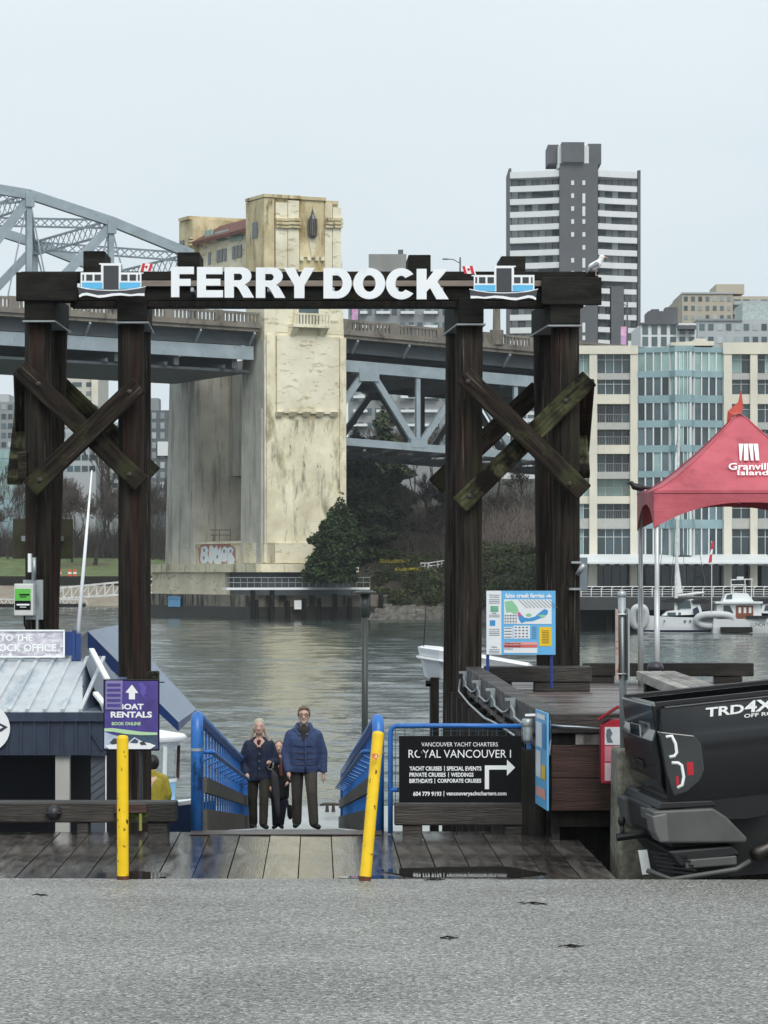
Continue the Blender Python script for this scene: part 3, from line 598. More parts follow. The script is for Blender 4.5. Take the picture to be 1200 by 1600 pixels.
# ---- FERRY DOCK letters, each its own board
def arc(cx, cy, rx, ry, a0, a1, n=14): return [(cx + rx * math.cos(math.radians(a0 + (a1 - a0) * i / n)), cy + ry * math.sin(math.radians(a0 + (a1 - a0) * i / n))) for i in range(n + 1)]
GL = {
 'F': [[(0, 0), (.36, 0), (.36, .37), (.86, .37), (.86, .6), (.36, .6), (.36, .76), (1, .76), (1, 1), (0, 1)]],
 'E': [[(0, 0), (1, 0), (1, .235), (.34, .235), (.34, .39), (.9, .39), (.9, .61), (.34, .61), (.34, .765), (.98, .765), (.98, 1), (0, 1)]],
 'R': [[(0, 0), (.315, 0), (.315, .37), (.36, .37), (.42, .35), (.48, .28), (.64, 0), (1, 0), (.83, .29), (.76, .38), (.68, .43)] + arc(.58, .715, .33, .285, -55, 90, 12) + [(0, 1)],
       [(.315, .57), (.315, .79), (.5, .79)] + arc(.5, .68, .1, .11, 80, -80, 6) + [(.5, .57)]],
 'Y': [[(.335, 0), (.665, 0), (.665, .42), (1, 1), (.65, 1), (.5, .68), (.35, 1), (0, 1), (.335, .42)]],
 'D': [[(0, 0), (.5, 0)] + arc(.5, .5, .5, .5, -80, 80, 16) + [(.5, 1), (0, 1)], [(.32, .24), (.32, .76), (.48, .76)] + arc(.46, .5, .22, .26, 75, -75, 10) + [(.48, .24)]],
 'O': [arc(.5, .5, .5, .515, 0, 345, 23), arc(.5, .5, .2, .275, 0, 345, 23)],
 'C': [arc(.52, .5, .52, .515, 38, 322, 24) + [(.66, .31)] + arc(.52, .5, .2, .27, 315, 45, 16) + [(.66, .69)]],
 'K': [[(0, 0), (.31, 0), (.31, .25), (.42, .37), (.62, 0), (1.0, 0), (.645, .58), (.98, 1), (.59, 1), (.31, .62), (.31, 1), (0, 1)]],
}
YL = 40.5
sign = empty('letter_sign', W(484, 465, YL), 'white block capital letters reading FERRY DOCK across the timber gate', 'sign')
m_letter = M('white_letter_board', hexc('#f2f5f7'), .4, var=.03, sc=2, dirts=((hexc('#c9cdd0'), 1.5, (3, 3, .8), .62, .8),))
gl_cache = {}
for (ch, x0, x1) in (('F', 267.5, 303), ('E', 308, 348.5), ('R', 351, 397), ('R', 400, 446), ('Y', 443.5, 492), ('D', 505.5, 549.5), ('O', 552, 602), ('C', 603, 649), ('K', 651, 701)):
    dy = (x0 - 268) * .0085; a, b = W(x0, 464.5 + dy, YL), W(x1, 417 + dy, YL)
    v, f = gl_cache.setdefault(ch, curve2d(GL[ch], 1.0))
    m = MB(); m.add([(a.x + p[0] * (b.x - a.x), YL - .0 - p[2] * .025, a.z + p[1] * (b.z - a.z)) for p in v], f)
    m.build('letter', m_letter, sign, fix=True)
for px in (300, 420, 520, 620, 690):       # stand-off brackets hold the boards to the beam
    m = MB(); m.box(XX(px, YL) - .02, XX(px, YL) + .02, YL + .02, 41.0, ZZ(455, YL), ZZ(449, YL)); m.build('bracket', m_galv, sign)
# ---- ferry cut-outs
m_fblue = M('sky_blue_panel', hexc('#63bdea'), .4, var=.04); m_fdark = M('charcoal_panel', hexc('#3f4046'), .45, var=.08); m_fred = M('flag_red', hexc('#cf2a3c'), .5, var=.08)
def ferry_cutout(ox, oy, flip, label):
    """flat painted ferry board; measured on the first one, 8 px of the zoom per photo pixel"""
    Y = 40.44
    def P(pts): return [((ox + (x / 8.0 - 13.75)) if not flip else (ox + (106.25 + 13.75 - x / 8.0) - 13.75), oy + y / 8.0) for x, y in pts]
    r = empty('ferry_cutout', W(ox + 50, oy + 70, Y), label, 'sign', 'ferry boat cut-outs on the gate')
    def q(name, pts, mt, dy, t=.012, par=None): m = MB(); m.pxpoly(P(pts), Y - dy, t); return m.build(name, mt, par or r)
    cab = q('cabin_board', [(130, 365), (385, 365), (385, 265), (362, 265), (362, 250), (660, 250), (660, 262), (632, 268), (632, 365), (915, 365), (915, 378), (888, 380), (888, 545), (860, 570), (160, 570), (130, 545)], m_white, 0, .03)
    q('blue_side', [(146, 490), (402, 490), (402, 572), (300, 570), (200, 556), (146, 545)], m_fblue, .004, .003, cab); q('blue_side', [(618, 490), (878, 490), (878, 545), (800, 562), (618, 574)], m_fblue, .004, .003, cab)
    q('door', [(415, 280), (605, 280), (605, 575), (415, 575)], m_fdark, .004, .003, cab)
    for (a, b) in ((152, 172), (200, 278), (304, 384), (636, 716), (742, 822), (846, 868)): q('window', [(a, 392), (b, 392), (b, 468), (a, 468)], m_fdark, .004, .003, cab)
    hull = q('hull', [(88, 540), (200, 572), (350, 588), (520, 592), (700, 586), (850, 566), (942, 540), (925, 650), (700, 655), (560, 640), (330, 660), (112, 655)], m_fdark, .012, .02)
    q('rim', [(86, 536), (200, 566), (350, 580), (520, 584), (700, 578), (850, 558), (944, 536), (944, 545), (850, 568), (700, 589), (520, 595), (350, 590), (200, 575), (86, 546)], m_white, .016, .006, hull)
    q('wave', [(108, 650), (150, 625), (210, 618), (270, 632), (340, 650), (430, 645), (520, 628), (620, 622), (700, 632), (760, 640), (840, 628), (928, 625), (926, 660), (840, 655), (740, 662), (640, 652), (540, 658), (440, 675), (360, 682), (280, 665), (200, 650), (150, 660), (112, 680)], m_white, .02, .006, hull)
    q('flag_pole', [(856, 368), (872, 370), (905, 255), (890, 252)], m_white, .002)
    fl = q('flag', [(905, 250), (1032, 255), (1005, 348), (880, 352)], m_white, .006)
    q('flag_band', [(903, 250), (938, 251), (916, 352), (878, 353)], m_fred, .009, .003, fl); q('flag_band', [(1000, 254), (1033, 256), (1006, 349), (972, 350)], m_fred, .009, .003, fl)
    q('maple_leaf', [(952, 272), (960, 286), (974, 284), (966, 300), (958, 312), (952, 320), (946, 312), (934, 302), (930, 286), (944, 288)], m_fred, .009, .003, fl)
    return r
ferry_cutout(123.5, 380, False, 'blue and white ferry cut-out board left of the FERRY DOCK letters')
ferry_cutout(745, 384, True, 'blue and white ferry cut-out board between the FERRY DOCK letters and the gull')
# ---- things hung on the gate piles
m = MB(); m.pxbox(20, 114, 811, 873, 43.0, .04)
nb = tag(m.build('notice_board', M('board_back', hexc('#4f4c39'), .7, var=.35, sc=3, dirts=((hexc('#33321f'), 1.3, (1, 1, .5), .5, .65),)), at=W(67, 870, 43.0)), 'olive stained square board behind the pile above the meter box', 'board')
m = MB(); m.box(XX(40, 43), XX(100, 43), 42.5, 43.0, ZZ(846, 43), ZZ(838, 43)); m.build('bracket', m_galv, nb)
Ym = 40.52
mb_ = empty('meter_box', W(44, 985, Ym), 'grey white electrical box with green sticker on the outer pile', 'electrical box')
m_boxw = M('box_grey', hexc('#d3d5d2'), .5, var=.06, sc=4, dirts=((hexc('#9a9a92'), 3, (1, 1, .4), .6, .75),))
m = MB(); m.pxbox(36, 67, 906, 968, 40.70, .05); m.build('back_plate', m_galv, mb_)
m = MB(); m.pxbox(22, 52, 912, 962, 40.45, .24); m.build('enclosure', m_boxw, mb_, bevel=.012)
m = MB(); m.pxbox(23.3, 48, 920, 938.5, 40.446, .003); m.build('sticker', M('green_sticker', hexc('#63c04d'), .4, var=.04), mb_)
m = MB(); m.pxbox(23.3, 48, 938.7, 953, 40.446, .003); m.build('sticker', m_black, mb_)
m = MB(); 
for (a, b, y0, y1) in ((30, 46, 928, 930.5), (31, 41, 932, 933.5)): m.pxbox(a, b, y0, y1, 40.443, .002)
m.build('sticker_print', m_black, mb_)
m = MB()
for (a, b, y0, y1) in ((26, 46, 943.5, 946), (31, 41, 948, 949)): m.pxbox(a, b, y0, y1, 40.443, .002)
m.build('sticker_print', m_white, mb_)
m = MB(); m.path([W(53, 907, 40.6), W(53, 871, 40.6)], .03, 10); m.build('conduit', m_galv, mb_, smooth=True)
m = MB(); m.pxbox(43.5, 48, 865, 894, 40.4, .16); m.build('antenna_panel', m_white, mb_)
m = MB(); m.path([W(47, 880, 40.55), W(56, 880, 40.6)], .012, 8); m.build('antenna_arm', m_galv, mb_)
m = MB(); m.path([W(38, 962, 40.55), W(38, 975, 40.55), W(45, 990, 40.6), W(46, 1030, 40.6)], .012, 8); m.build('cable', m_black, mb_)
m = MB(); m.path([W(58, 962, 40.7), W(58, 1030, 40.7)], .018, 8); m.build('conduit', m_galv, mb_)
# flood light and conduit on the pile beside the marina
fl = empty('flood_light', W(912, 925, 40.6), 'small silver flood light with conduit on the gate pile facing the marina', 'light')
m = MB(); m.path([W(902, 898, 40.55), W(913, 882, 40.5)], [.03, .045], 12); m.build('lamp_head', m_galv, fl, smooth=True)
m = MB(); m.pxbox(906, 918, 871, 923, 40.75, .08); m.build('housing', M('grey_polycarbonate', hexc('#7c868d'), .3, var=.1, metal=.2), fl)
m = MB(); m.pxbox(893, 908, 877, 880.5, 40.72, .1); m.pxbox(888, 908, 918.5, 922, 40.72, .1); m.build('bracket', m_galv, fl)
m = MB(); m.path([W(902, 899, 40.55), W(890, 915, 40.55), W(886, 930, 40.6), W(886, 975, 40.72), W(887, 1000, 40.72), W(884, 1030, 40.68), W(878, 1036, 40.62)], .008, 6); m.build('cable', m_darkwood, fl)
# ================================================================ raised platform on the right
PZ = .8
plat = empty('raised_dock', (3, 34, PZ), 'raised timber dock platform with chained bull rail behind the black sign', 'dock')
EDGE = [(1.43, 26.9), (1.354, 28.2), (1.219, 31.6), (1.149, 35.85), (1.06, 40.8), (1.05, 43.6)]
def edge_x(y):
    for (x0, y0), (x1, y1) in zip(EDGE, EDGE[1:]):
        if y <= y1: return x0 + (x1 - x0) * (y - y0) / (y1 - y0)
    return EDGE[-1][0]
m = MB(); y = 27.0
while y < 44.2:
    dz = RND.uniform(-.004, .004); m.box(edge_x(y) + .02, 14, y, y + .185, PZ - .06 + dz, PZ + dz); y += .2
m_platp = M('wet_platform_plank', hexc('#5d5450'), .3, var=.45, sc=.9, st=(.7, 5, 1), bump=.3, bsc=4, bst=(.6, 8, 1), col2=hexc('#7a706b'), rvar=.15, dirts=((hexc('#3b2f2b'), .5, (.5, 5, 1), .5, .62),))
tag(m.build('plank', m_platp, plat), kind='stuff')
for i in range(len(EDGE) - 2):             # bull rail lengths on the water side
    (x0, y0), (x1, y1) = EDGE[i], EDGE[i + 1]; m = MB()
    y1 -= .012
    if i == 0: y0 = 27.17
    m.hexa([(x0, y0, .86), (x0 + .2, y0, .86), (x0 + .2, y0, 1.1), (x0, y0, 1.1)], [(x1, y1, .86), (x1 + .2, y1, .86), (x1 + .2, y1, 1.1), (x1, y1, 1.1)]); m.build('bull_rail', m_rail, plat, bevel=.012)
y = 27.4
while y < 43:
    x = edge_x(y); m = MB(); m.box(x + .01, x + .19, y, y + .3, PZ, .858); m.build('rail_block', m_rail, plat); y += 1.5
y = 27.1; k = 0
while y < 43:                               # vertical skirt boards and fender posts under the rail
    x = edge_x(y); m = MB(); m.box(x + .02 + RND.uniform(0, .02), x + .1, y, y + .26, -.5 - .25 * RND.random(), PZ - .07); m.build('skirt_board', m_darkwood if k % 3 else m_rail, plat)
    if k % 6 == 2:
        m = MB(); m.path([(x - .06, y, -5), (x - .06, y, .75)], .12, 12); m.build('fender_pile', m_darkwood, plat, smooth=True)
    y += .28; k += 1
CH = []
for (px, py, Y) in ((727, 1056, 40.2), (745, 1071, 36.5), (769, 1084, 33.3), (800, 1100, 30.2)):
    x = edge_x(Y) - .01; z = ZZ(py, Y); m = MB(); m.box(x - .05, x, Y - .012, Y + .012, z - .14, z + .06); m.box(x - .1, x - .05, Y - .012, Y + .012, z + .03, z + .06); m.build('rail_bracket', m_galv, plat); CH.append(Vector((x - .04, Y, z - .02)))
CH.append(Vector((1.28, 27.4, ZZ(1118, 27.4))))
pts = []
for a, b in zip(CH, CH[1:]):
    for i in range(8):
        t = i / 8; p = a.lerp(b, t); p.z -= .22 * t * (1 - t) * 2; p.x += .012 * math.sin(i * 2.2); pts.append(p)
m = MB(); m.path(pts, .012, 6); m.build('rail_cable', m_galv, plat, smooth=True)
pts = [W(719, 1062, 40.6), W(717, 1080, 39.5), W(733, 1100, 36), W(757, 1122, 32.5), W(770, 1128, 31), W(790, 1140, 29.5), W(803, 1149, 28.3)]
m = MB(); m.path([Vector((min(p.x, edge_x(p.y) - .03), p.y, p.z)) for p in pts], .012, 6); m.build('rail_cable', m_galv, plat, smooth=True)
# front wall of the platform, plank by plank
Yf = 26.9
m = MB(); m.pxbox(861.5, 1080, 1115, 1146, Yf - .02, .26); m.build('wall_beam', m_rail, plat, bevel=.01)
m = MB(); m.pxbox(861.5, 899, 1147, 1163.5, Yf + .03, .2); m.build('wall_plank', m_darkwood, plat)
m = MB(); m.pxbox(899.5, 1080, 1147, 1163.5, Yf + .01, .2); m.build('wall_plank', m_greywood, plat)
m = MB(); m.pxbox(862, 1080, 1164.2, 1215.5, Yf + .02, .1); m.build('wall_plank', m_redwood, plat, bevel=.006)
m = MB(); m.pxbox(862, 1080, 1216.5, 1267, Yf + .02, .1); m.build('wall_plank', m_redwood, plat, bevel=.006)
m = MB(); m.pxbox(863, 1085, 1268, 1292, Yf + .1, .2); m.build('wall_beam', m_darkwood, plat)
m = MB(); m.box(1.47, 9, 27.25, 27.4, -1.2, PZ - .08); m.build('back_wall', m_darkwood, plat)
m = MB(); m.path([W(861, 1133, 26.86), W(880, 1135, 26.85), W(905, 1136, 26.85), W(937, 1139, 26.85)], .011, 6); m.build('wall_cable', m_galv, plat, smooth=True)
for (x, y) in ((2.0, 28), (2.0, 33), (2.0, 38), (2.0, 43), (6, 28), (6, 35), (6, 43), (10, 28), (10, 35), (10, 43)):
    m = MB(); m.path([(x, y, -5), (x, y, PZ - .07)], .17, 12); m.build('support_pile', m_darkwood, plat, smooth=True)
# far bull rails
def timber(name, label, x0, x1, y0, y1, Y, d, mt=m_rail, blocks=(), cat='timber rail', group=None, by=None):
    r = empty(name, W((x0 + x1) / 2, y1, Y + d / 2), label, cat, group); m = MB(); m.pxbox(x0, x1, y0, y1, Y, d); m.build('beam', mt, r, bevel=.015)
    for (a, b) in blocks:
        m = MB(); Yb = Y + .02; m.pxbox(a, b, y1 + .4, by or (YH + F * (ZC - PZ) / Yb), Yb, d - .04); m.build('block', mt, r, bevel=.01)
    return r
timber('bull_rail', 'thick timber bull rail at the foot of the right gate piles under the map board', 757, 925, 1041.5, 1066, 40.1, .42, blocks=((835, 922), (770, 800)))
timber('bull_rail', 'long dark timber bull rail behind the red tent legs', 911, 1178, 1036, 1057, 43.2, .3, blocks=((1117, 1160), (915, 960)))
# bench beside the truck
bn = empty('timber_bench', (2.95, 31, PZ), 'weathered grey plank bench on the raised dock behind the pickup', 'bench')
for i in range(3):
    m = MB(); x = 2.74 + i * .145; m.hexa([(x, 28.1, 1.14), (x + .137, 28.1, 1.14), (x + .137, 28.1, 1.24), (x, 28.1, 1.24)], [(x + .02, 34.3, 1.14), (x + .157, 34.3, 1.14), (x + .157, 34.3, 1.24), (x + .02, 34.3, 1.24)]); m.build('seat_plank', m_greywood, bn, bevel=.008)
for y in (28.7, 31.2, 33.7):
    m = MB(); m.box(2.8, 3.12, y - .13, y + .13, PZ, 1.137); m.build('leg', m_darkwood, bn)
m = MB(); c = Vector((3.02, 34.9, PZ)); m.lathe([(.001, .53), (.06, .52), (.09, .48), (.095, .44), (.06, .43), (.06, 0)], c, 16)
tag(m.build('mooring_post', M('purple_black_iron', hexc('#3a3842'), .4, var=.2), smooth=True, at=c), 'round headed dark iron post behind the plank bench', 'mooring post')
# ================================================================ harbour map board
m_mapb = M('map_blue', hexc('#67b4e6'), .4, var=.05, sc=4); m_mapg = M('map_green', hexc('#8fcaa0'), .4, var=.06); m_mapw = M('map_white', hexc('#e6eaee'), .4, var=.03); m_mapy = M('map_yellow', hexc('#ebc52c'), .4, var=.05)
m_mapd = M('map_water', hexc('#3f93cf'), .4, var=.05); m_print = M('print_grey', hexc('#6d7780'), .5, var=.1); m_pink = M('map_pink', hexc('#e8a39a'), .4, var=.05); m_navy = M('navy_steel', hexc('#243a86'), .4, var=.1)
Ymb = 39.4
mp_ = empty('map_board', W(814, 1070, Ymb), 'blue and white harbour ferry map board on two blue legs', 'sign board')
m = MB(); m.pxbox(783.6, 868, 923, 1023, Ymb, .02); bd = m.build('board', m_mapb, mp_)
m = MB(); m.pxbox(760, 783.4, 923, 1022.6, Ymb, .02); m.build('side_board', m_mapw, mp_)
for x in (762, 861.5):
    m = MB(); m.path([W(x, 1075, Ymb + .05), W(x, 930, Ymb + .05)], .02, 8); m.build('leg', m_navy, mp_)
def pz(x, y): return (640 + x / 3.75, 880 + y / 3.75)
def patch(name, pts, mt, Y, par, d=.004): m = MB(); m.pxpoly([pz(*p) for p in pts], Y - d, .002); return m.build(name, mt, par)
patch('map_sheet', [(553, 212), (832, 212), (832, 356), (553, 356)], m_mapw, Ymb, bd)
patch('map_land', [(556, 225), (600, 218), (628, 250), (640, 280), (620, 300), (590, 285), (566, 290)], m_mapg, Ymb, bd, .006)
patch('map_water', [(636, 285), (655, 300), (672, 318), (700, 322), (735, 312), (760, 290), (790, 268), (812, 276), (808, 300), (770, 322), (720, 340), (680, 342), (655, 352), (640, 330)], m_mapd, Ymb, bd, .006)
patch('map_land', [(680, 300), (700, 292), (716, 302), (705, 314), (688, 312)], m_mapg, Ymb, bd, .008)
patch('map_land', [(750, 306), (780, 300), (800, 306), (780, 322)], m_mapg, Ymb, bd, .008)
patch('map_marker', [(632, 292), (642, 284), (652, 294), (650, 310), (636, 312)], M('magenta', hexc('#d0609a'), .5), Ymb, bd, .008)
m = MB()
for i in range(9):
    x = 640 + i * 22; a, b = pz(x, 214), pz(x + 50, 262)
    m.bar(W(*a, Ymb - .007), W(*b, Ymb - .007), .002, .006, (0, 0, 1))
for i in range(5): m.bar(W(*pz(560 + i * 16, 300), Ymb - .007), W(*pz(560 + i * 16, 354), Ymb - .007), .002, .005, (1, 0, 0))
for i in range(3): m.bar(W(*pz(556, 306 + i * 18), Ymb - .007), W(*pz(630, 306 + i * 18), Ymb - .007), .002, .005, (0, 0, 1))
tag(m.build('map_street_line', m_print, bd), kind='stuff')
patch('timetable', [(608, 366), (705, 366), (705, 442), (608, 442)], m_mapw, Ymb, bd)
patch('timetable', [(553, 374), (604, 374), (604, 442), (553, 442)], m_mapw, Ymb, bd)
m = MB()
for i in range(4):
    for j in range(4): m.pxbox(*[pz(616 + i * 22, 0)[0], pz(628 + i * 22, 0)[0]], pz(0, 372 + j * 18)[1], pz(0, 379 + j * 18)[1], Ymb - .008, .002)
for j in range(4): m.pxbox(pz(556, 0)[0], pz(598, 0)[0], pz(0, 379 + j * 17)[1], pz(0, 384 + j * 17)[1], Ymb - .008, .002)
for j in range(7): m.pxbox(pz(716, 0)[0], pz(744, 0)[0], pz(0, 372 + j * 11)[1], pz(0, 375 + j * 11)[1], Ymb - .006, .002)
tag(m.build('timetable_print', m_print, bd), kind='stuff')
patch('yellow_panel', [(760, 374), (832, 374), (832, 486), (760, 486)], m_mapy, Ymb, bd)
m = MB()
for j in range(8): m.pxbox(pz(775, 0)[0], pz(817, 0)[0], pz(0, 394 + j * 10)[1], pz(0, 397 + j * 10)[1], Ymb - .008, .002)
tag(m.build('panel_print', M('brown_print', hexc('#8a6a20'), .5), bd), kind='stuff')
patch('fare_row', [(553, 462), (748, 462), (748, 478), (553, 478)], m_pink, Ymb, bd); patch('fare_row', [(553, 480), (748, 480), (748, 494), (553, 494)], M('fare_red', hexc('#e0695c'), .4), Ymb, bd)
patch('fare_row', [(553, 496), (748, 496), (748, 526), (553, 526)], m_mapw, Ymb, bd)
for (s, y) in (('30 Minute Cruise', 474), ('40 Minute Cruise', 491), ('DayPass', 508)):
    pxtext('fare_lettering', s, pz(557, 0)[0], pz(650 if s != 'DayPass' else 605, 0)[0], pz(0, y - 10)[1], pz(0, y)[1], Ymb, m_black, bd, bold=.01, out=.007)
pxtext('title_lettering', 'false creek ferries', pz(560, 0)[0], pz(790, 0)[0], pz(0, 176)[1], pz(0, 203)[1], Ymb, m_white, bd, bold=.03, out=.005)
patch('ferry_mark', [(800, 190), (812, 190), (815, 180), (822, 180), (824, 190), (834, 190), (830, 200), (803, 200)], m_mapw, Ymb, bd)
sb = MB(); sb.pxbox(pz(474, 0)[0], pz(520, 0)[0], pz(0, 250)[1], pz(0, 284)[1], Ymb - .004, .002); sb.build('ticket_picture', M('ticket_green', hexc('#6fb290'), .5), mp_)
sb = MB(); sb.pxbox(pz(470, 0)[0], pz(502, 0)[0], pz(0, 334)[1], pz(0, 366)[1], Ymb - .004, .002); sb.build('card_picture', m_mapd, mp_)
for (s, a, b, y0, y1) in (('Three ways to', 466, 528, 182, 192), ('buy tickets', 470, 524, 194, 204), ('Cash', 484, 508, 288, 297), ('Card & Tap', 466, 526, 384, 394), ('Online', 480, 512, 486, 496)):
    pxtext('side_lettering', s, pz(a, 0)[0], pz(b, 0)[0], pz(0, y0)[1], pz(0, y1)[1], Ymb, m_black, mp_, bold=.01, out=.004)
m = MB()
for y in (212, 222, 232, 302, 312, 400, 410, 420, 505, 515, 524): m.pxbox(pz(466, 0)[0], pz(528, 0)[0], pz(0, y)[1], pz(0, y + 3)[1], Ymb - .004, .002)
tag(m.build('side_print', m_print, mp_), kind='stuff')
# second map sign, seen almost edge on
ms = empty('folded_map_sign', W(845, 1268, 26.5), 'pale blue map sign turned almost edge on beside the black charter sign', 'sign board')
A, B = W(836.5, 1254.7, 27.12), W(854.7, 1266.7, 26.2); A2, B2 = W(836.5, 1108, 27.12), W(854.7, 1114.7, 26.2)
nx = Vector((0, 0, 1)).cross((B - A).normalized()) * .015
m = MB(); m.hexa([A, B, B2, A2], [A + nx, B + nx, B2 + nx, A2 + nx]); m.build('board', m_mapb, ms, fix=True)
exq = (B - A).normalized(); exq.z = 0; exq.normalize(); Lq = (B - A).length
for (a, b, c, d, mt) in ((.12, .6, .62, .88, m_mapw), (.1, .5, .3, .58, m_mapw), (.55, .9, .3, .45, m_mapy), (.12, .9, .1, .2, m_pink), (.62, .92, .62, .88, m_mapd), (.15, .85, .92, .97, m_white)):
    m = MB(); H = .8
    q = [A + (B - A) * a + (A2 - A) * c, A + (B - A) * b + (A2 - A) * c, A + (B - A) * b + (A2 - A) * d, A + (B - A) * a + (A2 - A) * d]
    n_ = nx.normalized() * -.004; m.add([p + n_ for p in q], [(0, 1, 2, 3)]); m.build('print_panel', mt, ms)
m = MB(); m.path([W(847, 1175, 26.9), W(858, 1180, 26.95), W(862, 1150, 26.98), W(862, 1125, 26.98)], .014, 8); m.build('support_arm', m_galv, ms, smooth=True)
# ================================================================ blue gate frame, black charter sign, timber under it
bg = empty('blue_gate_frame', W(718, 1256, 27.75), 'blue tubular gate frame with wire mesh behind the black charter sign', 'gate')
Yg = 27.75
m = MB(); m.path([W(610, 1302, Yg), W(610, 1180, Yg), W(610, 1145, Yg), W(612, 1138, Yg), W(618, 1134, Yg), W(720, 1134, Yg), W(822, 1135, Yg)], .022, 12); m.build('frame_tube', m_blue, bg, smooth=True)
m = MB(); m.path([W(827, 1256, Yg), W(827, 1150, Yg)], .025, 12); m.build('gate_post', m_blue, bg, smooth=True)
m = MB(); m.path([W(612, 1234, Yg), W(622, 1234, Yg - .02)], .022, 10); m.build('hinge', m_blue, bg); m = MB(); m.path([W(812, 1236, Yg), W(827, 1236, Yg)], .022, 10); m.build('hinge', m_blue, bg)
m = MB(); m.path([W(822, 1180, Yg), W(836, 1180, Yg)], .02, 10); m.build('clamp', m_blue, bg)
m = MB()
for i in range(15): x = 618 + i * 14.4; m.path([W(x, 1136, Yg + .02), W(x, 1256, Yg + .02)], .0028, 5, False)
for i in range(9): m.path([W(611, 1142 + i * 13.5, Yg + .025), W(828, 1142 + i * 13.5, Yg + .025)], .0028, 5, False)
tag(m.build('wire_mesh', M('mesh_wire', hexc('#6b8096'), .4, metal=.5), bg), kind='stuff')
lp = empty('cage_lamp', W(824, 1162, 27.62), 'small glass cage lamp on the blue gate post', 'lamp')
c = W(824, 1160, 27.62)
m = MB(); m.lathe([(.001, 0), (.03, .004), (.042, .03), (.042, .14)], c, 16); m.build('globe', M('ribbed_glass', hexc('#a9b3b5'), .1, var=.2, sc=30), lp, smooth=True)
m = MB(); m.lathe([(.046, .14), (.05, .15), (.05, .2), (.04, .21), (.001, .21)], c, 16); m.build('lamp_cap', m_galv, lp, smooth=True)
m = MB(); m.bar(c + Vector((-.02, 0, .24)), c + Vector((.12, 0, .245)), .06, .018); m.build('arm', m_white, lp)
m = MB()
for i in range(6):
    a = i * math.pi / 3; m.path([c + Vector((.047 * math.cos(a), .047 * math.sin(a), .15)), c + Vector((.047 * math.cos(a), .047 * math.sin(a), .02)), c + Vector((.02 * math.cos(a), .02 * math.sin(a), -.012))], .003, 5)
m.build('cage', m_galv, lp)
cs = empty('charter_sign', W(718, 1255, 27.6), 'black sign board with white charter lettering and bent arrow on the blue gate', 'sign')
Ys = 27.6
m = MB(); m.pxbox(623.5, 815, 1150, 1254, Ys, .02); m.build('board', m_black, cs)
def zx(x): return 590 + x / 4.2857
def zy(y): return 1080 + y / 4.2857
for (s, a, b, y0, y1, bo) in (('VANCOUVER YACHT CHARTERS', 293, 806, 342, 370, .0), ('ROYAL VANCOUVER I', 207, 893, 392, 446, .0),
        ('YACHT CRUISES', 213, 430, 503, 532, .03), ('|', 446, 450, 500, 536, .0), ('SPECIAL EVENTS', 463, 696, 503, 532, .03), ('PRIVATE CRUISES', 213, 456, 545, 573, .03), ('|', 473, 477, 542, 576, .0), ('WEDDINGS', 491, 642, 545, 573, .03),
        ('BIRTHDAYS', 213, 367, 586, 615, .03), ('|', 381, 385, 583, 618, .0), ('CORPORATE CRUISES', 401, 694, 586, 613, .03), ('604 779 9193', 238, 427, 672, 702, .03), ('|', 442, 446, 668, 704, .0), ('vancouveryachtcharters.com', 460, 863, 670, 706, .025)):
    pxtext('lettering', s, zx(a), zx(b), zy(y0), zy(y1), Ys, m_white, cs, bold=bo)
m = MB(); m.pxpoly([(zx(x), zy(y)) for x, y in ((718, 656), (718, 497), (866, 497), (866, 458), (921, 511), (866, 566), (866, 525), (746, 525), (746, 656))], Ys - .003, .002); m.build('arrow', m_white, cs)
m = MB()                                   # long scuff that cuts the Y
m.pxpoly([(zx(262), zy(388)), (zx(285), zy(384)), (zx(305), zy(440)), (zx(325), zy(400)), (zx(318), zy(450)), (zx(300), zy(490)), (zx(285), zy(440))], Ys - .005, .001)
m.build('scuff', m_black, cs)
timber('bull_rail', 'dark timber beam under the black charter sign', 616, 852, 1256.5, 1290, 27.62, .28, m_rail, blocks=((629, 660), (790, 822)), by=1309)
# red brochure box
rb = empty('brochure_box', W(955, 1226, 26.5), 'red wooden brochure box with pitched roof beside the concrete block', 'brochure box')
m_red = M('red_paint', hexc('#b8283a'), .4, var=.12, sc=6); Yr = 26.5
m = MB(); m.pxpoly([(939, 1134), (956, 1124), (984, 1124), (984, 1224), (939, 1224)], Yr, .22); m.build('box', m_red, rb, bevel=.006)
m = MB(); m.hexa([W(934, 1126, Yr - .05), W(965, 1106, Yr - .05), W(965, 1102, Yr - .05), W(934, 1122, Yr - .05)], [W(936, 1126, Yr + .26), W(966, 1107, Yr + .26), W(966, 1103, Yr + .26), W(936, 1122, Yr + .26)]); m.build('roof', m_red, rb)
m = MB(); m.hexa([W(965, 1106, Yr - .05), W(996, 1126, Yr - .05), W(996, 1122, Yr - .05), W(965, 1102, Yr - .05)], [W(966, 1107, Yr + .26), W(996, 1126, Yr + .26), W(996, 1122, Yr + .26), W(966, 1103, Yr + .26)]); m.build('roof', m_red, rb)
m = MB(); m.pxbox(945, 978, 1136, 1164, Yr - .006, .006); m.build('brochure', m_mapw, rb)
m = MB(); m.pxbox(945, 978, 1166, 1190, Yr - .006, .006); m.build('panel', M('pink_panel', hexc('#d88a96'), .4), rb)
m = MB(); m.pxbox(945, 978, 1192, 1220, Yr - .006, .006); m.build('panel', M('pale_panel', hexc('#e6cdd2'), .4), rb)
m = MB(); m.pxpoly([(948, 1140), (953, 1138), (957, 1146), (954, 1152), (958, 1160), (949, 1160), (947, 1150)], Yr - .01, .002); m.build('brochure_print', m_print, rb)
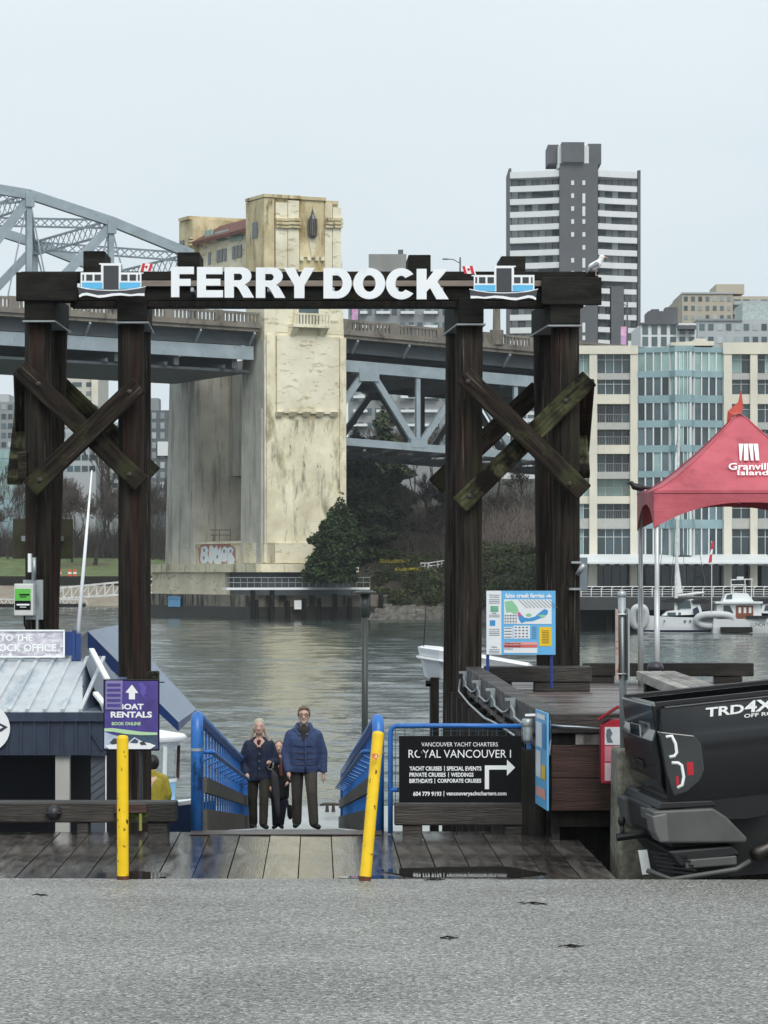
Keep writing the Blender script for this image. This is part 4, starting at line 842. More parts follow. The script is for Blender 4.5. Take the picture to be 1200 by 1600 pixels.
# ================================================================ red pop-up tent
m_tent = M('red_tent_cloth', hexc('#b04c58'), .55, var=.12, sc=1.2, col2=hexc('#c4606b'), dirts=((hexc('#8a3641'), 2, (1, 1, 1), .55, .75), (hexc('#c4727b'), 1.1, (1, 1, 2), .58, .72)), bump=.6, bsc=2.2, bst=(1, 1, 3))
m_tpole = M('white_tent_pole', hexc('#c9cccd'), .35, metal=.3, var=.05)
X0, X1, Y0, Y1 = XX(1022, 39.5), XX(1022, 39.5) + 2.44, 39.5, 42.1
ZE, ZV, ZP = ZZ(766, 39.5), ZZ(825, 39.5), ZZ(643, 40.8); XC, YC = (X0 + X1) / 2, (Y0 + Y1) / 2
tent = empty('pop_up_tent', (XC, YC, PZ), 'red pop-up tent with white arch logo standing on the raised dock', 'tent')
def tz(t): return ZE + (ZP - ZE) * (t ** 1.3 if t < .97 else (.97 ** 1.3 + (t - .97) * .3))
m = MB(); N = 14; n = 16
for j in range(N + 1):
    t = j / N; a, b, c, d = X0 + (XC - X0) * t, X1 + (XC - X1) * t, Y0 + (YC - Y0) * t, Y1 + (YC - Y1) * t; z = tz(t)
    ring = []
    for (p, q) in (((a, c), (b, c)), ((b, c), (b, d)), ((b, d), (a, d)), ((a, d), (a, c))):
        for i in range(4):
            s = i / 4; sag = -.05 * math.sin(math.pi * s) * (1 - t) * t * 2; ring.append((p[0] + (q[0] - p[0]) * s, p[1] + (q[1] - p[1]) * s, z + sag))
    m.v += ring
for j in range(N):
    for i in range(n): m.f.append((j * n + i, j * n + (i + 1) % n, (j + 1) * n + (i + 1) % n, (j + 1) * n + i))
m.build('canopy', m_tent, tent)
for (cx, cy) in ((X0, Y0), (X1, Y0), (X1, Y1), (X0, Y1)):
    m = MB(); m.path([(cx + (XC - cx) * t, cy + (YC - cy) * t, tz(t) + .004) for t in [i / 12 for i in range(13)]], .012, 6); m.build('hip_seam', m_tent, tent, smooth=True)
for y_ in (Y0 - .012,): m = MB(); m.path([(X0, y_, ZE - .03), (X1, y_, ZE - .03)], .006, 5); m.build('hem_seam', m_tent, tent)
def valance(p, q, nm):
    m = MB(); K = 24
    for i in range(K + 1):
        s = i / K; x, y = p[0] + (q[0] - p[0]) * s, p[1] + (q[1] - p[1]) * s; e = (2 * s - 1) ** 2
        m.v += [(x, y, ZE), (x, y, ZV + (ZE - ZV) * .68 * (1 - e ** 1.15))]
    for i in range(K): m.f.append((2 * i, 2 * i + 1, 2 * i + 3, 2 * i + 2))
    o = m.build(nm, m_tent, tent); s = o.modifiers.new('s', 'SOLIDIFY'); s.thickness = .008; return o
valance((X0, Y0 - .004), (X1, Y0 - .004), 'valance'); valance((X0 - .004, Y1), (X0 - .004, Y0), 'valance'); valance((X1, Y0), (X1, Y1), 'valance'); valance((X1, Y1), (X0, Y1), 'valance')
for (x, y) in ((X0 + .04, Y0 + .04), (X0 + .04, Y1 - .04), (X1 - .04, Y0 + .04), (X1 - .04, Y1 - .04)):
    m = MB(); m.path([(x, y, PZ), (x, y, ZE - .03)], .03, 12); m.build('leg', m_tpole, tent, smooth=True)
    m = MB(); m.path([(x, y, PZ), (x, y, PZ + 1.3)], .036, 12); m.build('outer_leg', m_tpole, tent, smooth=True)
for (p, q) in (((X0, Y0), (X1, Y0)), ((X0, Y1), (X1, Y1)), ((X0, Y0), (X0, Y1)), ((X1, Y0), (X1, Y1))):
    m = MB(); m.path([(p[0] + (.05 if p[0] == X0 else -.05), p[1] + (.05 if p[1] == Y0 else -.05), ZE - .05), (q[0] + (.05 if q[0] == X0 else -.05), q[1] + (.05 if q[1] == Y0 else -.05), ZE - .05)], .012, 8); m.build('truss_bar', m_tpole, tent)
m = MB(); m.path([(XC, YC, ZP - 1.2), (XC, YC, ZP)], .02, 8); m.build('king_post', m_tpole, tent)
pc = Vector((XC - .0, YC, ZP)); m = MB()   # cloth pennant slumped over the peak
m.add([pc + Vector(p) for p in ((-.17, -.05, -.16), (-.16, -.08, .0), (-.02, -.07, .12), (.02, -.05, .27), (.05, -.05, .05), (.02, -.09, -.02), (-.08, -.10, -.05))], [(0, 6, 1), (1, 6, 5, 2), (2, 5, 4, 3)])
o = m.build('pennant', M('orange_red_cloth', hexc('#c05045'), .6, var=.2, sc=6), tent); s = o.modifiers.new('s', 'SOLIDIFY'); s.thickness = .012
def on_canopy(px, py, lift=.012):
    lo, hi = 0.0, .96
    for _ in range(30):
        t = (lo + hi) / 2; Y = Y0 + (YC - Y0) * t
        if YH - (tz(t) - ZC) * F / Y > py: lo = t
        else: hi = t
    Y = Y0 + (YC - Y0) * t; return Vector((XX(px, Y), Y - lift, tz(t) + lift * .8 - .02))
def canopy_text(s, x0, x1, y0, y1, bold):
    v, f = glyphs(s, bold); ax = min(p[0] for p in v); bx = max(p[0] for p in v); az = min(p[1] for p in v); bz = max(p[1] for p in v)
    m = MB(); m.add([on_canopy(x0 + (p[0] - ax) / (bx - ax) * (x1 - x0), y1 - (p[1] - az) / (bz - az) * (y1 - y0), .03) for p in v], f); return m.build('logo_lettering', m_white, tent)
canopy_text('Granville', 1138, 1211, 724, 734.5, .015); canopy_text('Island', 1152, 1200, 735, 743, .015)
for (a, b, c, d) in ((1154, 1161, 1153.5, 1158), (1162, 1168.5, 1160, 1169), (1169.5, 1176, 1171, 1177), (1177, 1184, 1178.5, 1186)):
    m = MB(); m.add([on_canopy(c + 2, 720, .03), on_canopy(d, 720, .03), on_canopy(b, 694, .03), on_canopy(a, 694, .03)], [(0, 1, 2, 3)]); m.build('logo_pane', m_white, tent)
# ---- birds
def gull():
    c = W(930, 431, 40.85); r = empty('seagull', c, 'white and grey seagull standing on the gate end beam', 'bird')
    wh = M('gull_white', hexc('#e9e9e6'), .7, var=.06); gr = M('gull_grey', hexc('#8d949b'), .7, var=.12)
    k = .0094
    P = lambda x, z, y=0: c + Vector((x * k, y * k, z * k))
    body = blob('body', [(P(-4, 12), P(4, 17), 6 * k, 5.5 * k), (P(4, 17), P(8, 23), 4.6 * k, 3.6 * k), (P(9, 26), (4.2 * k, 3.6 * k, 3.6 * k)), (P(-8, 8), P(-3, 12), 2.2 * k, 4 * k)], wh, r, voxel=.008, smooth=4)
    for s in (-1, 1): blob('wing', [(P(2, 16, s * 4), P(-6, 11, s * 4.4), 3.6 * k, 2.6 * k), (P(-6, 11, s * 4.2), P(-12, 4, s * 2.5), 2.4 * k, .9 * k)], gr, r, voxel=.008, smooth=4)
    m = MB(); m.path([P(12.5, 26), P(17.5, 24.5)], [1.3 * k, .5 * k], 8); m.build('beak', M('beak_orange', hexc('#c9926a'), .5), r)
    for s in (-1, 1): m = MB(); m.path([P(1, 8, s * 2), P(1, 0, s * 2)], .6 * k, 6); m.path([P(1, .5, s * 2), P(4, .3, s * 2)], .6 * k, 6); m.build('leg', M('gull_leg', hexc('#b59a90'), .6), r)
gull()
def crow():
    c = Vector((X0 - .01, Y1 - .25, ZE + .015)); r = empty('crow', c, 'small black crow perched on the corner of the red tent', 'bird'); k = .0098
    bl = M('crow_black', hexc('#15161a'), .5, var=.2)
    P = lambda x, z, y=0: c + Vector((x * k, y * k, z * k))
    blob('body', [(P(-5, 10), P(4, 8), 4.8 * k, 4.6 * k), (P(-9, 14.5), (3.5 * k, 2.8 * k, 3.1 * k)), (P(-9, 14), P(-5, 10), 2.8 * k, 4 * k), (P(4, 8), P(17, 8.5), 3.6 * k, 1.2 * k)], bl, r, voxel=.007, smooth=3)
    m = MB(); m.path([P(-11, 14.5), P(-16, 13.5)], [1.1 * k, .3 * k], 7); m.build('beak', bl, r)
    for s in (-1, 1): m = MB(); m.path([P(-1, 5, s * 1.5), P(-1, -2, s * 1.5)], .5 * k, 6); m.build('leg', bl, r)
crow()
# ================================================================ dock office barge on the left
m_navyp = M('navy_board', hexc('#2b3547'), .5, var=.12, sc=4, st=(3, 3, .5), col2=hexc('#333f54'), rnd=.05)
m_roofm = M('galvalume_roof', hexc('#c9ced1'), .42, metal=.15, var=.12, sc=2, st=(1, 1, 1), dirts=((hexc('#6f7a74'), 30, (1, 1, 1), .68, .72), (hexc('#8fa0ac'), 1.2, (4, 1, 1), .5, .7)))
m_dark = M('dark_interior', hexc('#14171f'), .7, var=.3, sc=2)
m_bluer = M('blue_metal_roof', hexc('#2c457e'), .3, metal=.2, var=.15, sc=2); m_greyr = M('rain_sheet_roof', hexc('#72829c'), .3, metal=.3, var=.12, sc=3)
Yo = 30.0
of = empty('dock_office', (XX(60, Yo), 31.5, -2.2), 'navy dock office shed with corrugated grey metal roof', 'shed')
XL, XR = XX(-170, Yo), XX(129, Yo); ez0, rz = ZZ(1112, Yo), ZZ(1029, 32.5)
m = MB(); m.hexa([(XL, Yo, ez0 - .03), (XR, Yo, ez0 - .03), (XR, Yo, ez0), (XL, Yo, ez0)], [(XL, 32.5, rz - .03), (XX(128.5, 32.5), 32.5, rz - .03), (XX(128.5, 32.5), 32.5, rz), (XL, 32.5, rz)]); rf = m.build('roof', m_roofm, of)
x = XR - .02; dn = Vector((0, 2.5, rz - ez0)).normalized()
while x > XL:
    m = MB(); m.bar(Vector((x, Yo - .01, ez0 + .012)), Vector((x, 32.5, rz + .012)), .035, .03); m.build('roof_seam', m_roofm, rf); x -= .17
m = MB(); m.add([(XR + .005, Yo, ez0 + .004), (XX(160, Yo), Yo + .0, ez0 + .0), (XX(160, Yo) - .02, 32.6, ez0 + .05), (XX(131, 32.5), 32.5, rz + .004)], [(0, 1, 2, 3)]); m.build('hip_flashing', M('slate_flashing', hexc('#414c60'), .35, metal=.2, var=.15, sc=3), of)
m = MB(); m.add([(XX(131, 32.5), 32.5, rz), (XX(160, Yo), Yo, ez0), (XX(190, 31), 32.8, ez0 - .05), (XX(150, 33), 33.6, rz)], [(0, 1, 2, 3)]); m.build('hip_roof', M('slate_hip', hexc('#475166'), .35, metal=.2), of)
m = MB(); m.bar(W(143, 1015, 32.4), W(168, 1062, 30.6), .05, .03); m.build('hip_trim', m_white, of)
m = MB(); m.bar(W(149, 1083, 30.2), W(163, 1101, 30.0), .05, .03); m.build('hip_trim', m_white, of)
m = MB(); m.box(XL, XR, 32.5, 35.2, rz - .3, rz - .28); m.build('rear_roof', m_bluer, of)
fz0 = ZZ(1180, Yo - .02)
m = MB(); m.box(XL, XX(166, Yo), Yo - .02, Yo + .03, fz0, ez0 - .035); m.build('fascia', m_navyp, of)
m = MB(); m.box(XL, XX(168, Yo), Yo - .06, Yo - .022, ez0 - .09, ez0 - .005); m.build('gutter', m_navyp, of)
px = 139
while px > -170:
    m = MB(); m.box(XX(px, Yo), XX(px + 3.2, Yo), Yo - .04, Yo - .022, fz0, ez0 - .095); m.build('batten', m_navyp, of); px -= 21.5
m = MB(); m.bar(W(141, 1143, Yo - .035), W(160, 1172, Yo - .035), .018, .018); m.build('batten', m_navyp, of)
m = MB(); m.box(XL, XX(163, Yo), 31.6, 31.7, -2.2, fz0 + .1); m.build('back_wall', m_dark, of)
m = MB(); m.pxbox(86.5, 108.5, 1181, 1330, Yo + .03, .12); m.build('post', M('cream_post', hexc('#b5b3ae'), .5, var=.08), of)
m = MB(); m.pxbox(142, 164, 1181, 1330, Yo + .05, .1); wp = m.build('wall_panel', M('grey_clapboard', hexc('#555a64'), .5, var=.12, sc=6, st=(1, 1, 4)), of)
for i in range(7):
    m = MB(); y = 1192 + i * 13; m.bar(W(142.5, y + 9, Yo + .045), W(163.5, y - 7, Yo + .045), .008, .008); m.build('slat', M('grey_slat', hexc('#484d58'), .5) if i == 0 else wp.children[0].data.materials[0], wp)
m = MB(); m.pxbox(164.5, 166, 1181, 1330, Yo + .03, .05); m.build('trim', m_white, of)
m = MB(); m.box(XL, XX(190, Yo), 29.5, 36, -2.55, -2.2); m.build('barge_deck', m_darkwood, of)
ds = empty('office_sign', W(50, 1027, 32.3), 'worn white and mauve sign reading DOCK OFFICE on the metal roof ridge', 'sign')
m = MB(); m.pxbox(-120, 101, 985, 1027, 32.3, .03); m.build('board', M('weathered_sign_face', hexc('#9a93a2'), .4, var=.25, sc=5, st=(1, 1, 3), col2=hexc('#d5d2da'), dirts=((hexc('#e8e8ec'), 6, (2, 2, 4), .52, .6),)), ds)
m = MB(); m.pxbox(-120, 101, 984, 986.5, 32.285, .012); m.pxbox(-120, 101, 1025, 1027.5, 32.285, .012); m.pxbox(98.7, 101.2, 987, 1024.6, 32.285, .012); m.build('frame', m_white, ds)
pxtext('lettering', 'TO THE', 0, 51, 991, 1001.5, 32.3, m_white, ds, bold=.03); pxtext('lettering', 'DOCK OFFICE', -14, 88, 1006, 1018, 32.3, m_white, ds, bold=.03)
for (a, b) in ((-60, -52), (112, 118), (119, 126)):
    m = MB(); m.pxbox(a, b, 985 if b != 126 else 990, 1032, 32.36, .1); m.build('post', m_bluer, ds)
m = MB(); m.pxbox(101.5, 112, 987, 1024, 32.37, .05); m.build('side_panel', m_bluer, ds)
m = MB(); c0, c1 = W(122, 988, 32.4), W(143.5, 735, 32.6); m.path([c0, c0.lerp(c1, .5), c1], [.022, .017, .007], 8)
tag(m.build('whip_antenna', m_white, smooth=True, at=c0), 'long slim white whip antenna leaning on the dock office roof', 'antenna')
lg = empty('round_logo_sign', W(-22, 1137, 29.9), 'white round logo disc on the navy fascia cut by the picture edge', 'sign')
c = W(-22, 1138, 29.93); m = MB(); m.path([c + Vector((0, .02, 0)), c], 37.5 * 29.93 / F, 40); m.build('disc', m_white, lg)
m = MB(); m.pxpoly([(-58, 1138), (-40, 1128), (-20, 1126), (0, 1130), (12, 1136), (2, 1143), (-20, 1146), (-40, 1144)], 29.926, .002); e = m.build('emblem', m_navyp, lg)
m = MB(); m.pxpoly([(-40, 1136), (-20, 1131), (-2, 1133), (5, 1136.5), (-2, 1140), (-20, 1142)], 29.922, .002); m.build('emblem_gap', m_white, e)
m = MB(); m.pxpoly([(-30, 1122), (-6, 1112), (0, 1122), (-4, 1125), (-12, 1120)], 29.926, .002); m.build('emblem', m_navyp, lg)
# ---- kiosk behind with steep blue roof
KY0, KY1 = 43.6, 46.2
kk = empty('blue_roof_kiosk', (XX(215, KY0), KY0 + 1, -2.2), 'steep blue metal roof of a kiosk behind the inner gate pile', 'kiosk')
A, D, B_, C_ = W(137, 986, KY0), W(279, 1128, KY0), W(186, 976, KY1), W(307, 1108, KY1)
m = MB(); m.add([A, D, C_, B_], [(0, 1, 2, 3)]); m.build('roof_sheet', m_greyr, kk)
dn = Vector((0, 0, -.24)); m = MB(); m.add([A + dn, D + dn * .55, D - Vector((0, .0, .006)), A - Vector((0, .0, .006))], [(0, 1, 2, 3)]); m.build('fascia', m_bluer, kk)
m = MB(); m.add([D + dn * .55, C_ + dn * .25, C_ - Vector((0, 0, .006)), D - Vector((0, 0, .006))], [(0, 1, 2, 3)]); m.build('fascia', m_bluer, kk)
m = MB(); E = A - Vector((1.3, 0, 1.3)); G = B_ - Vector((1.3, 0, 1.3)); m.add([A, B_, G, E], [(0, 1, 2, 3)]); m.build('roof_sheet', m_bluer, kk)
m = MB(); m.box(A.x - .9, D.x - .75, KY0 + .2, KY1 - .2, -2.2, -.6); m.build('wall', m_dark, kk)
m = MB(); m.box(A.x - 1.2, D.x + .1, KY0, KY1 + .3, -2.55, -2.2); m.build('deck', m_darkwood, kk)
m = MB(); m.pxbox(228, 245, 1050, 1066, 40.4, .5); tag(m.build('mossy_block', m_mossb, bevel=.02, at=W(236, 1066, 40.6)), 'yellow mossy timber block behind the purple rental sign', 'timber block')
# ================================================================ boat rentals sign
Yb = 28.2
bs = empty('boat_rentals_sign', W(206, 1262, Yb), 'purple BOAT RENTALS sign with arrow and speedboat picture on a post', 'sign')
m_purp = M('purple_print', hexc('#43387a'), .4, var=.12, sc=5, col2=hexc('#54479a'))
m = MB(); m.pxbox(161.5, 249, 1061.5, 1173, Yb, .03); m.build('frame', m_black, bs, bevel=.005)
m = MB(); m.pxbox(163.5, 247, 1064, 1171, Yb - .005, .004); bd = m.build('board', m_purp, bs)
def ux(x): return 120 + x / 6.0
def uy(y): return 1050 + y / 6.0
def pp(name, pts, mt, d): m = MB(); m.pxpoly([(ux(x), uy(y)) for x, y in pts], Yb - d, .002); return m.build(name, mt, bd)
m_lav = M('lavender_holder', hexc('#8a83b5'), .15, var=.12); m_mint = M('mint_band', hexc('#b9dcae'), .4, var=.04); m_seab = M('sea_picture', hexc('#41536b'), .4, var=.3, sc=6, st=(1, 1, 3)); m_spray = M('spray_picture', hexc('#b9c4d8'), .4, var=.2, sc=8)
pp('arrow', [(517, 118), (576, 196), (545, 198), (545, 256), (488, 256), (488, 196), (456, 192)], m_white, .008)
pp('leaf_mark', [(575, 110), (610, 95), (640, 130), (660, 140), (640, 180), (655, 200), (630, 210), (640, 250), (610, 215), (590, 190), (600, 160)], M('purple_leaf', hexc('#5f52a6'), .4), .007)
pp('sea_picture', [(258, 600), (420, 575), (755, 590), (755, 725), (258, 725)], m_seab, .007)
pp('spray_picture', [(258, 560), (340, 590), (420, 610), (500, 700), (258, 715)], m_spray, .009)
pp('mint_band', [(258, 528), (340, 526), (450, 540), (600, 560), (755, 568), (755, 590), (600, 592), (450, 580), (340, 560), (258, 556)], m_mint, .011)
pp('boat_picture', [(270, 690), (400, 665), (480, 662), (600, 655), (680, 665), (740, 690), (690, 722), (300, 722)], m_white, .013)
pp('boat_picture', [(480, 664), (540, 612), (590, 640), (640, 662)], m_mapw, .015); pp('boat_windscreen', [(496, 662), (543, 622), (578, 644), (566, 668)], m_seab, .017); pp('boat_seats', [(590, 660), (625, 648), (655, 682), (600, 684)], m_fdark, .017); pp('boat_seats', [(310, 660), (345, 622), (375, 626), (380, 672), (330, 678)], m_fdark, .017)
for (s, a, b, y0, y1, mt) in (('BOAT', 396, 626, 297, 352, m_white), ('RENTALS', 318, 705, 370, 428, m_white), ('BOOK ONLINE', 328, 600, 468, 500, m_mint)):
    pxtext('lettering', s, ux(a), ux(b), uy(y0), uy(y1), Yb - .006, mt, bd, bold=.04, out=.004)
pp('leaflet_holder', [(272, 80), (430, 80), (424, 352), (268, 350)], m_lav, .02)
for i in range(5): pp('leaflet', [(284, 108 + i * 48), (410, 108 + i * 48), (410, 134 + i * 48), (284, 134 + i * 48)], m_purp, .024)
m = MB(); m.path([W(220, 1262, Yb + .06), W(220, 1066, Yb + .06)], .016, 10); m.build('post', M('dark_post', hexc('#33343a'), .4, var=.2), bs)
m = MB(); m.bar(W(248, 1066, Yb + .03), W(257, 1066, Yb + .03), .01, .01); m.build('pin', m_black, bs)
# left bull rail with dome and bracket
lr = timber('bull_rail', 'long dark timber bull rail in front of the dock office', -220, 275, 1253.5, 1285.5, 27.66, .3, m_rail, blocks=((230, 262), (120, 138), (-60, -20)), by=1308)
c = W(83, 1270, 27.6); m = MB(); m.lathe([(.001, .07), (.03, .066), (.055, .045), (.068, .012), (.068, 0), (.02, -.004)], (0, 0, 0), 20); m.v = [(c.x + x, c.y + .058 - z, c.z + y) for x, y, z in m.v]
dm = tag(m.build('dome_light', M('black_dome', hexc('#2b2c31'), .4, var=.15), smooth=True, at=c), 'black hooded dome light fixed to the bull rail', 'light'); m = MB(); m.box(c.x - .07, c.x + .07, c.y - .015, c.y + .06, c.z - .004, c.z + .004); m.build('hood_lip', m_bolt, dm)
br = empty('post_bracket', W(205, 1270, 27.6), 'pale plank bracket with green moss on the bull rail under the purple sign', 'bracket')
m = MB(); m.pxbox(179, 229, 1257, 1270, 27.58, .08); m.build('plank', m_redwood, br); m = MB(); m.pxbox(178, 230, 1270.5, 1285, 27.63, .028); m.build('moss', M('bright_moss', hexc('#55662c'), .9, var=.5, sc=14, bump=.6, dirts=((hexc('#2c2a20'), 7, (1, 1, 1), .45, .55),)), br)
m = MB(); m.path([W(219.5, 1271, 27.6), W(219.5, 1298, 27.6)], .014, 8); m.build('post_foot', M('green_post', hexc('#8a8f4a'), .6, var=.2), br)
# ================================================================ gangway, floats
GA, GB = Vector((-.863, 28.05, 0)), Vector((-1.535, 55.8, -2.22))
GD = (GB - GA); GLen = GD.length; gd = GD.normalized(); gs = Vector((gd.y, -gd.x, 0)).normalized(); up = Vector((0, 0, 1))
def GP(t, side, h): return GA + gd * t + gs * side + up * h
gw = empty('gangway', GA, 'blue railed gangway sloping down from the deck to the float', 'gangway')
m_gdeck = M('gangway_plank', hexc('#5a5450', .6), .35, var=.3, sc=2, st=(.6, 4, 1), rnd=.15)
m = MB(); m.box(-.72, .72, -.07, .07, -.04, 0); pl = m.mesh('tread', m_gdeck)
rz_ = math.atan2(gd.y, gd.x) - math.pi / 2; rx_ = math.asin(gd.z)
t = .1
while t < GLen:
    place('tread', pl, gw, GP(t, 0, -.02), (rx_, 0, rz_)); t += .155
HW = .81
m_kick = M('kick_board', hexc('#5a564c', .85), .6, var=.3, sc=3, bump=.3)
for s in (-1, 1):
    m = MB(); m.bar(GP(0, s * .74, -.18), GP(GLen, s * .74, -.18), .08, .28); m.build('stringer', m_blue, gw)
    r = .055
    top = 1.03 if s < 0 else 1.0
    pts = [GP(.02, s * HW, -.05), GP(.02, s * HW, top - .16), GP(.035, s * HW, top - .06), GP(.09, s * HW, top - .01), GP(.2, s * HW, top)] + [GP(GLen * i / 10, s * HW, top) for i in range(1, 10)] + [GP(GLen - .2, s * HW, top), GP(GLen, s * HW, top - .2), GP(GLen, s * HW, 0)]
    m = MB(); m.path(pts, r, 14); m.build('top_rail', m_blue, gw, smooth=True)
    m = MB(); m.path([GP(.02, s * HW, top - .31), GP(.02, s * HW, top - .285)], r + .003, 14); m.build('clamp_band', m_galv, gw)
    pts = [GP(.35, s * (HW - .03), .72), GP(.35, s * (HW - .11), .72), GP(.5, s * (HW - .13), .715)] + [GP(GLen * i / 8, s * (HW - .13), .715) for i in range(1, 9)]
    m = MB(); m.path(pts, .022, 10); m.build('hand_rail', m_blue, gw, smooth=True)
    m = MB(); m.bar(GP(.3, s * (HW - .06), .42), GP(GLen, s * (HW - .06), .42), .04, .14); m.build('rub_board', m_kick, gw)
    m = MB(); m.bar(GP(.25, s * (HW - .06), .1), GP(GLen, s * (HW - .06), .1), .05, .2); m.build('kick_board', m_kick, gw)
    bm_ = MB(); bm_.box(-.03, .03, -.011, .011, 0, top - .03); bme = bm_.mesh('baluster', m_blue)
    t = .55
    while t < GLen: place('baluster', bme, gw, GP(t, s * HW, 0), (0, 0, rz_ + math.pi / 2)); t += 1.0
    t = 1.5
    while t < GLen:
        m = MB(); m.path([GP(t, s * HW, .66), GP(t, s * (HW - .13), .715)], .012, 6); m.build('rail_hook', m_blue, gw); t += 2.0
    m = MB(); m.path([GP(0, s * HW, .5), GP(GLen, s * HW, .5)], .02, 8); m.build('mid_rail', m_blue, gw)
# floats
FZ = -2.25
m_float = M('pale_float_concrete', hexc('#a5a8a6'), .45, var=.12, sc=2, st=(1, .3, 1), rvar=.15, dirts=((hexc('#7b7f7e'), 1.2, (1, .4, 1), .55, .7),))
def float_box(x0, x1, y0, y1, label):
    r = empty('floating_dock', ((x0 + x1) / 2, (y0 + y1) / 2, WATER_Z), label, 'floating dock'); m = MB(); m.box(x0, x1, y0, y1, WATER_Z - .4, FZ); m.build('slab', m_float, r)
    for (a, b, c, d) in ((x0, x1, y0 - .08, y0 - .003), (x0, x1, y1 + .003, y1 + .08)): m = MB(); m.box(a, b, c, d, FZ - .32, FZ - .04); m.build('waler', m_darkwood, r)
    return r
float_box(-6.5, 9, 55.5, 61.6, 'pale concrete floating dock at the foot of the gangway')
float_box(-9.5, -3.2, 38.8, 51.2, 'pale floating dock where the little ferry is moored')
def cleat(p, label):
    r = empty('mooring_cleat', p, label, 'cleat'); m = MB(); p = Vector(p)
    m.path([p + Vector((-.2, 0, .13)), p + Vector((-.1, 0, .15)), p + Vector((.1, 0, .15)), p + Vector((.2, 0, .13))], [.02, .032, .032, .02], 8); m.build('horns', m_bolt, r, smooth=True)
    for s in (-1, 1): m = MB(); m.path([p + Vector((s * .06, 0, 0)), p + Vector((s * .06, 0, .14))], [.04, .025], 8); m.build('foot', m_bolt, r)
cleat((XX(516, 60), 60, FZ), 'iron mooring cleat on the float beside the couple')
# dock lamp
Yl = 57.5
la = empty('dock_lamp', (XX(570, Yl), Yl, FZ), 'slim dark dock lamp post with flat round cap', 'lamp post')
m_lampm = M('dark_lamp_metal', hexc('#353a38'), .45, var=.2, sc=6, st=(1, 1, .2))
c = Vector((XX(570, Yl), Yl, 0)); m = MB(); m.path([(c.x, c.y, FZ), (c.x, c.y, ZZ(960, Yl))], .06, 12); m.build('pole', m_lampm, la, smooth=True)
m = MB(); m.path([(c.x, c.y, ZZ(962, Yl)), (c.x, c.y, ZZ(929, Yl))], .085, 12); m.build('neck', m_lampm, la, smooth=True)
m = MB(); m.lathe([(.001, .06), (.12, .055), (.215, .02), (.215, .0), (.15, -.01), (.09, -.02)], (c.x, c.y, ZZ(927, Yl)), 20); m.build('cap', m_lampm, la, smooth=False)
# ---- little ferry
def hull_mesh(L, B, H, sheer=.25, z0=-.25, n=18, bow=.5, stern=.75):
    """pointed bow at +x, closed transom; open deck capped"""
    m = MB(); k = 9
    for i in range(n + 1):
        s = i / n; x = -L / 2 + L * s
        wdt = B / 2 * ((stern + (1 - stern) * min(1, s / .35)) if s < .35 else (1 - max(0, (s - .35) / .65) ** (2.2)) ** .8)
        top = H + sheer * (max(0, s - .3) ** 2) * 1.6
        for j in range(k):
            a = -1 + 2 * j / (k - 1); w_ = abs(a) ** .32 * (1 if a > 0 else -1)
            z = z0 + (top - z0) * (abs(a) ** 2.3)
            m.v.append((x + (abs(a)) * .0 + s * s * .3 * (abs(a) ** 1.5), wdt * w_, z))
    for i in range(n):
        for j in range(k - 1): m.f.append((i * k + j, (i + 1) * k + j, (i + 1) * k + j + 1, i * k + j + 1))
    m.f.append(tuple(j for j in range(k))); 
    for i in range(n): m.f.append((i * k, i * k + k - 1, (i + 1) * k + k - 1, (i + 1) * k))
    return m
def xf(m, O, rz=0, sc=1):
    c, s = math.cos(rz), math.sin(rz); m.v = [(O[0] + sc * (x * c - y * s), O[1] + sc * (x * s + y * c), O[2] + sc * z) for x, y, z in m.v]; return m
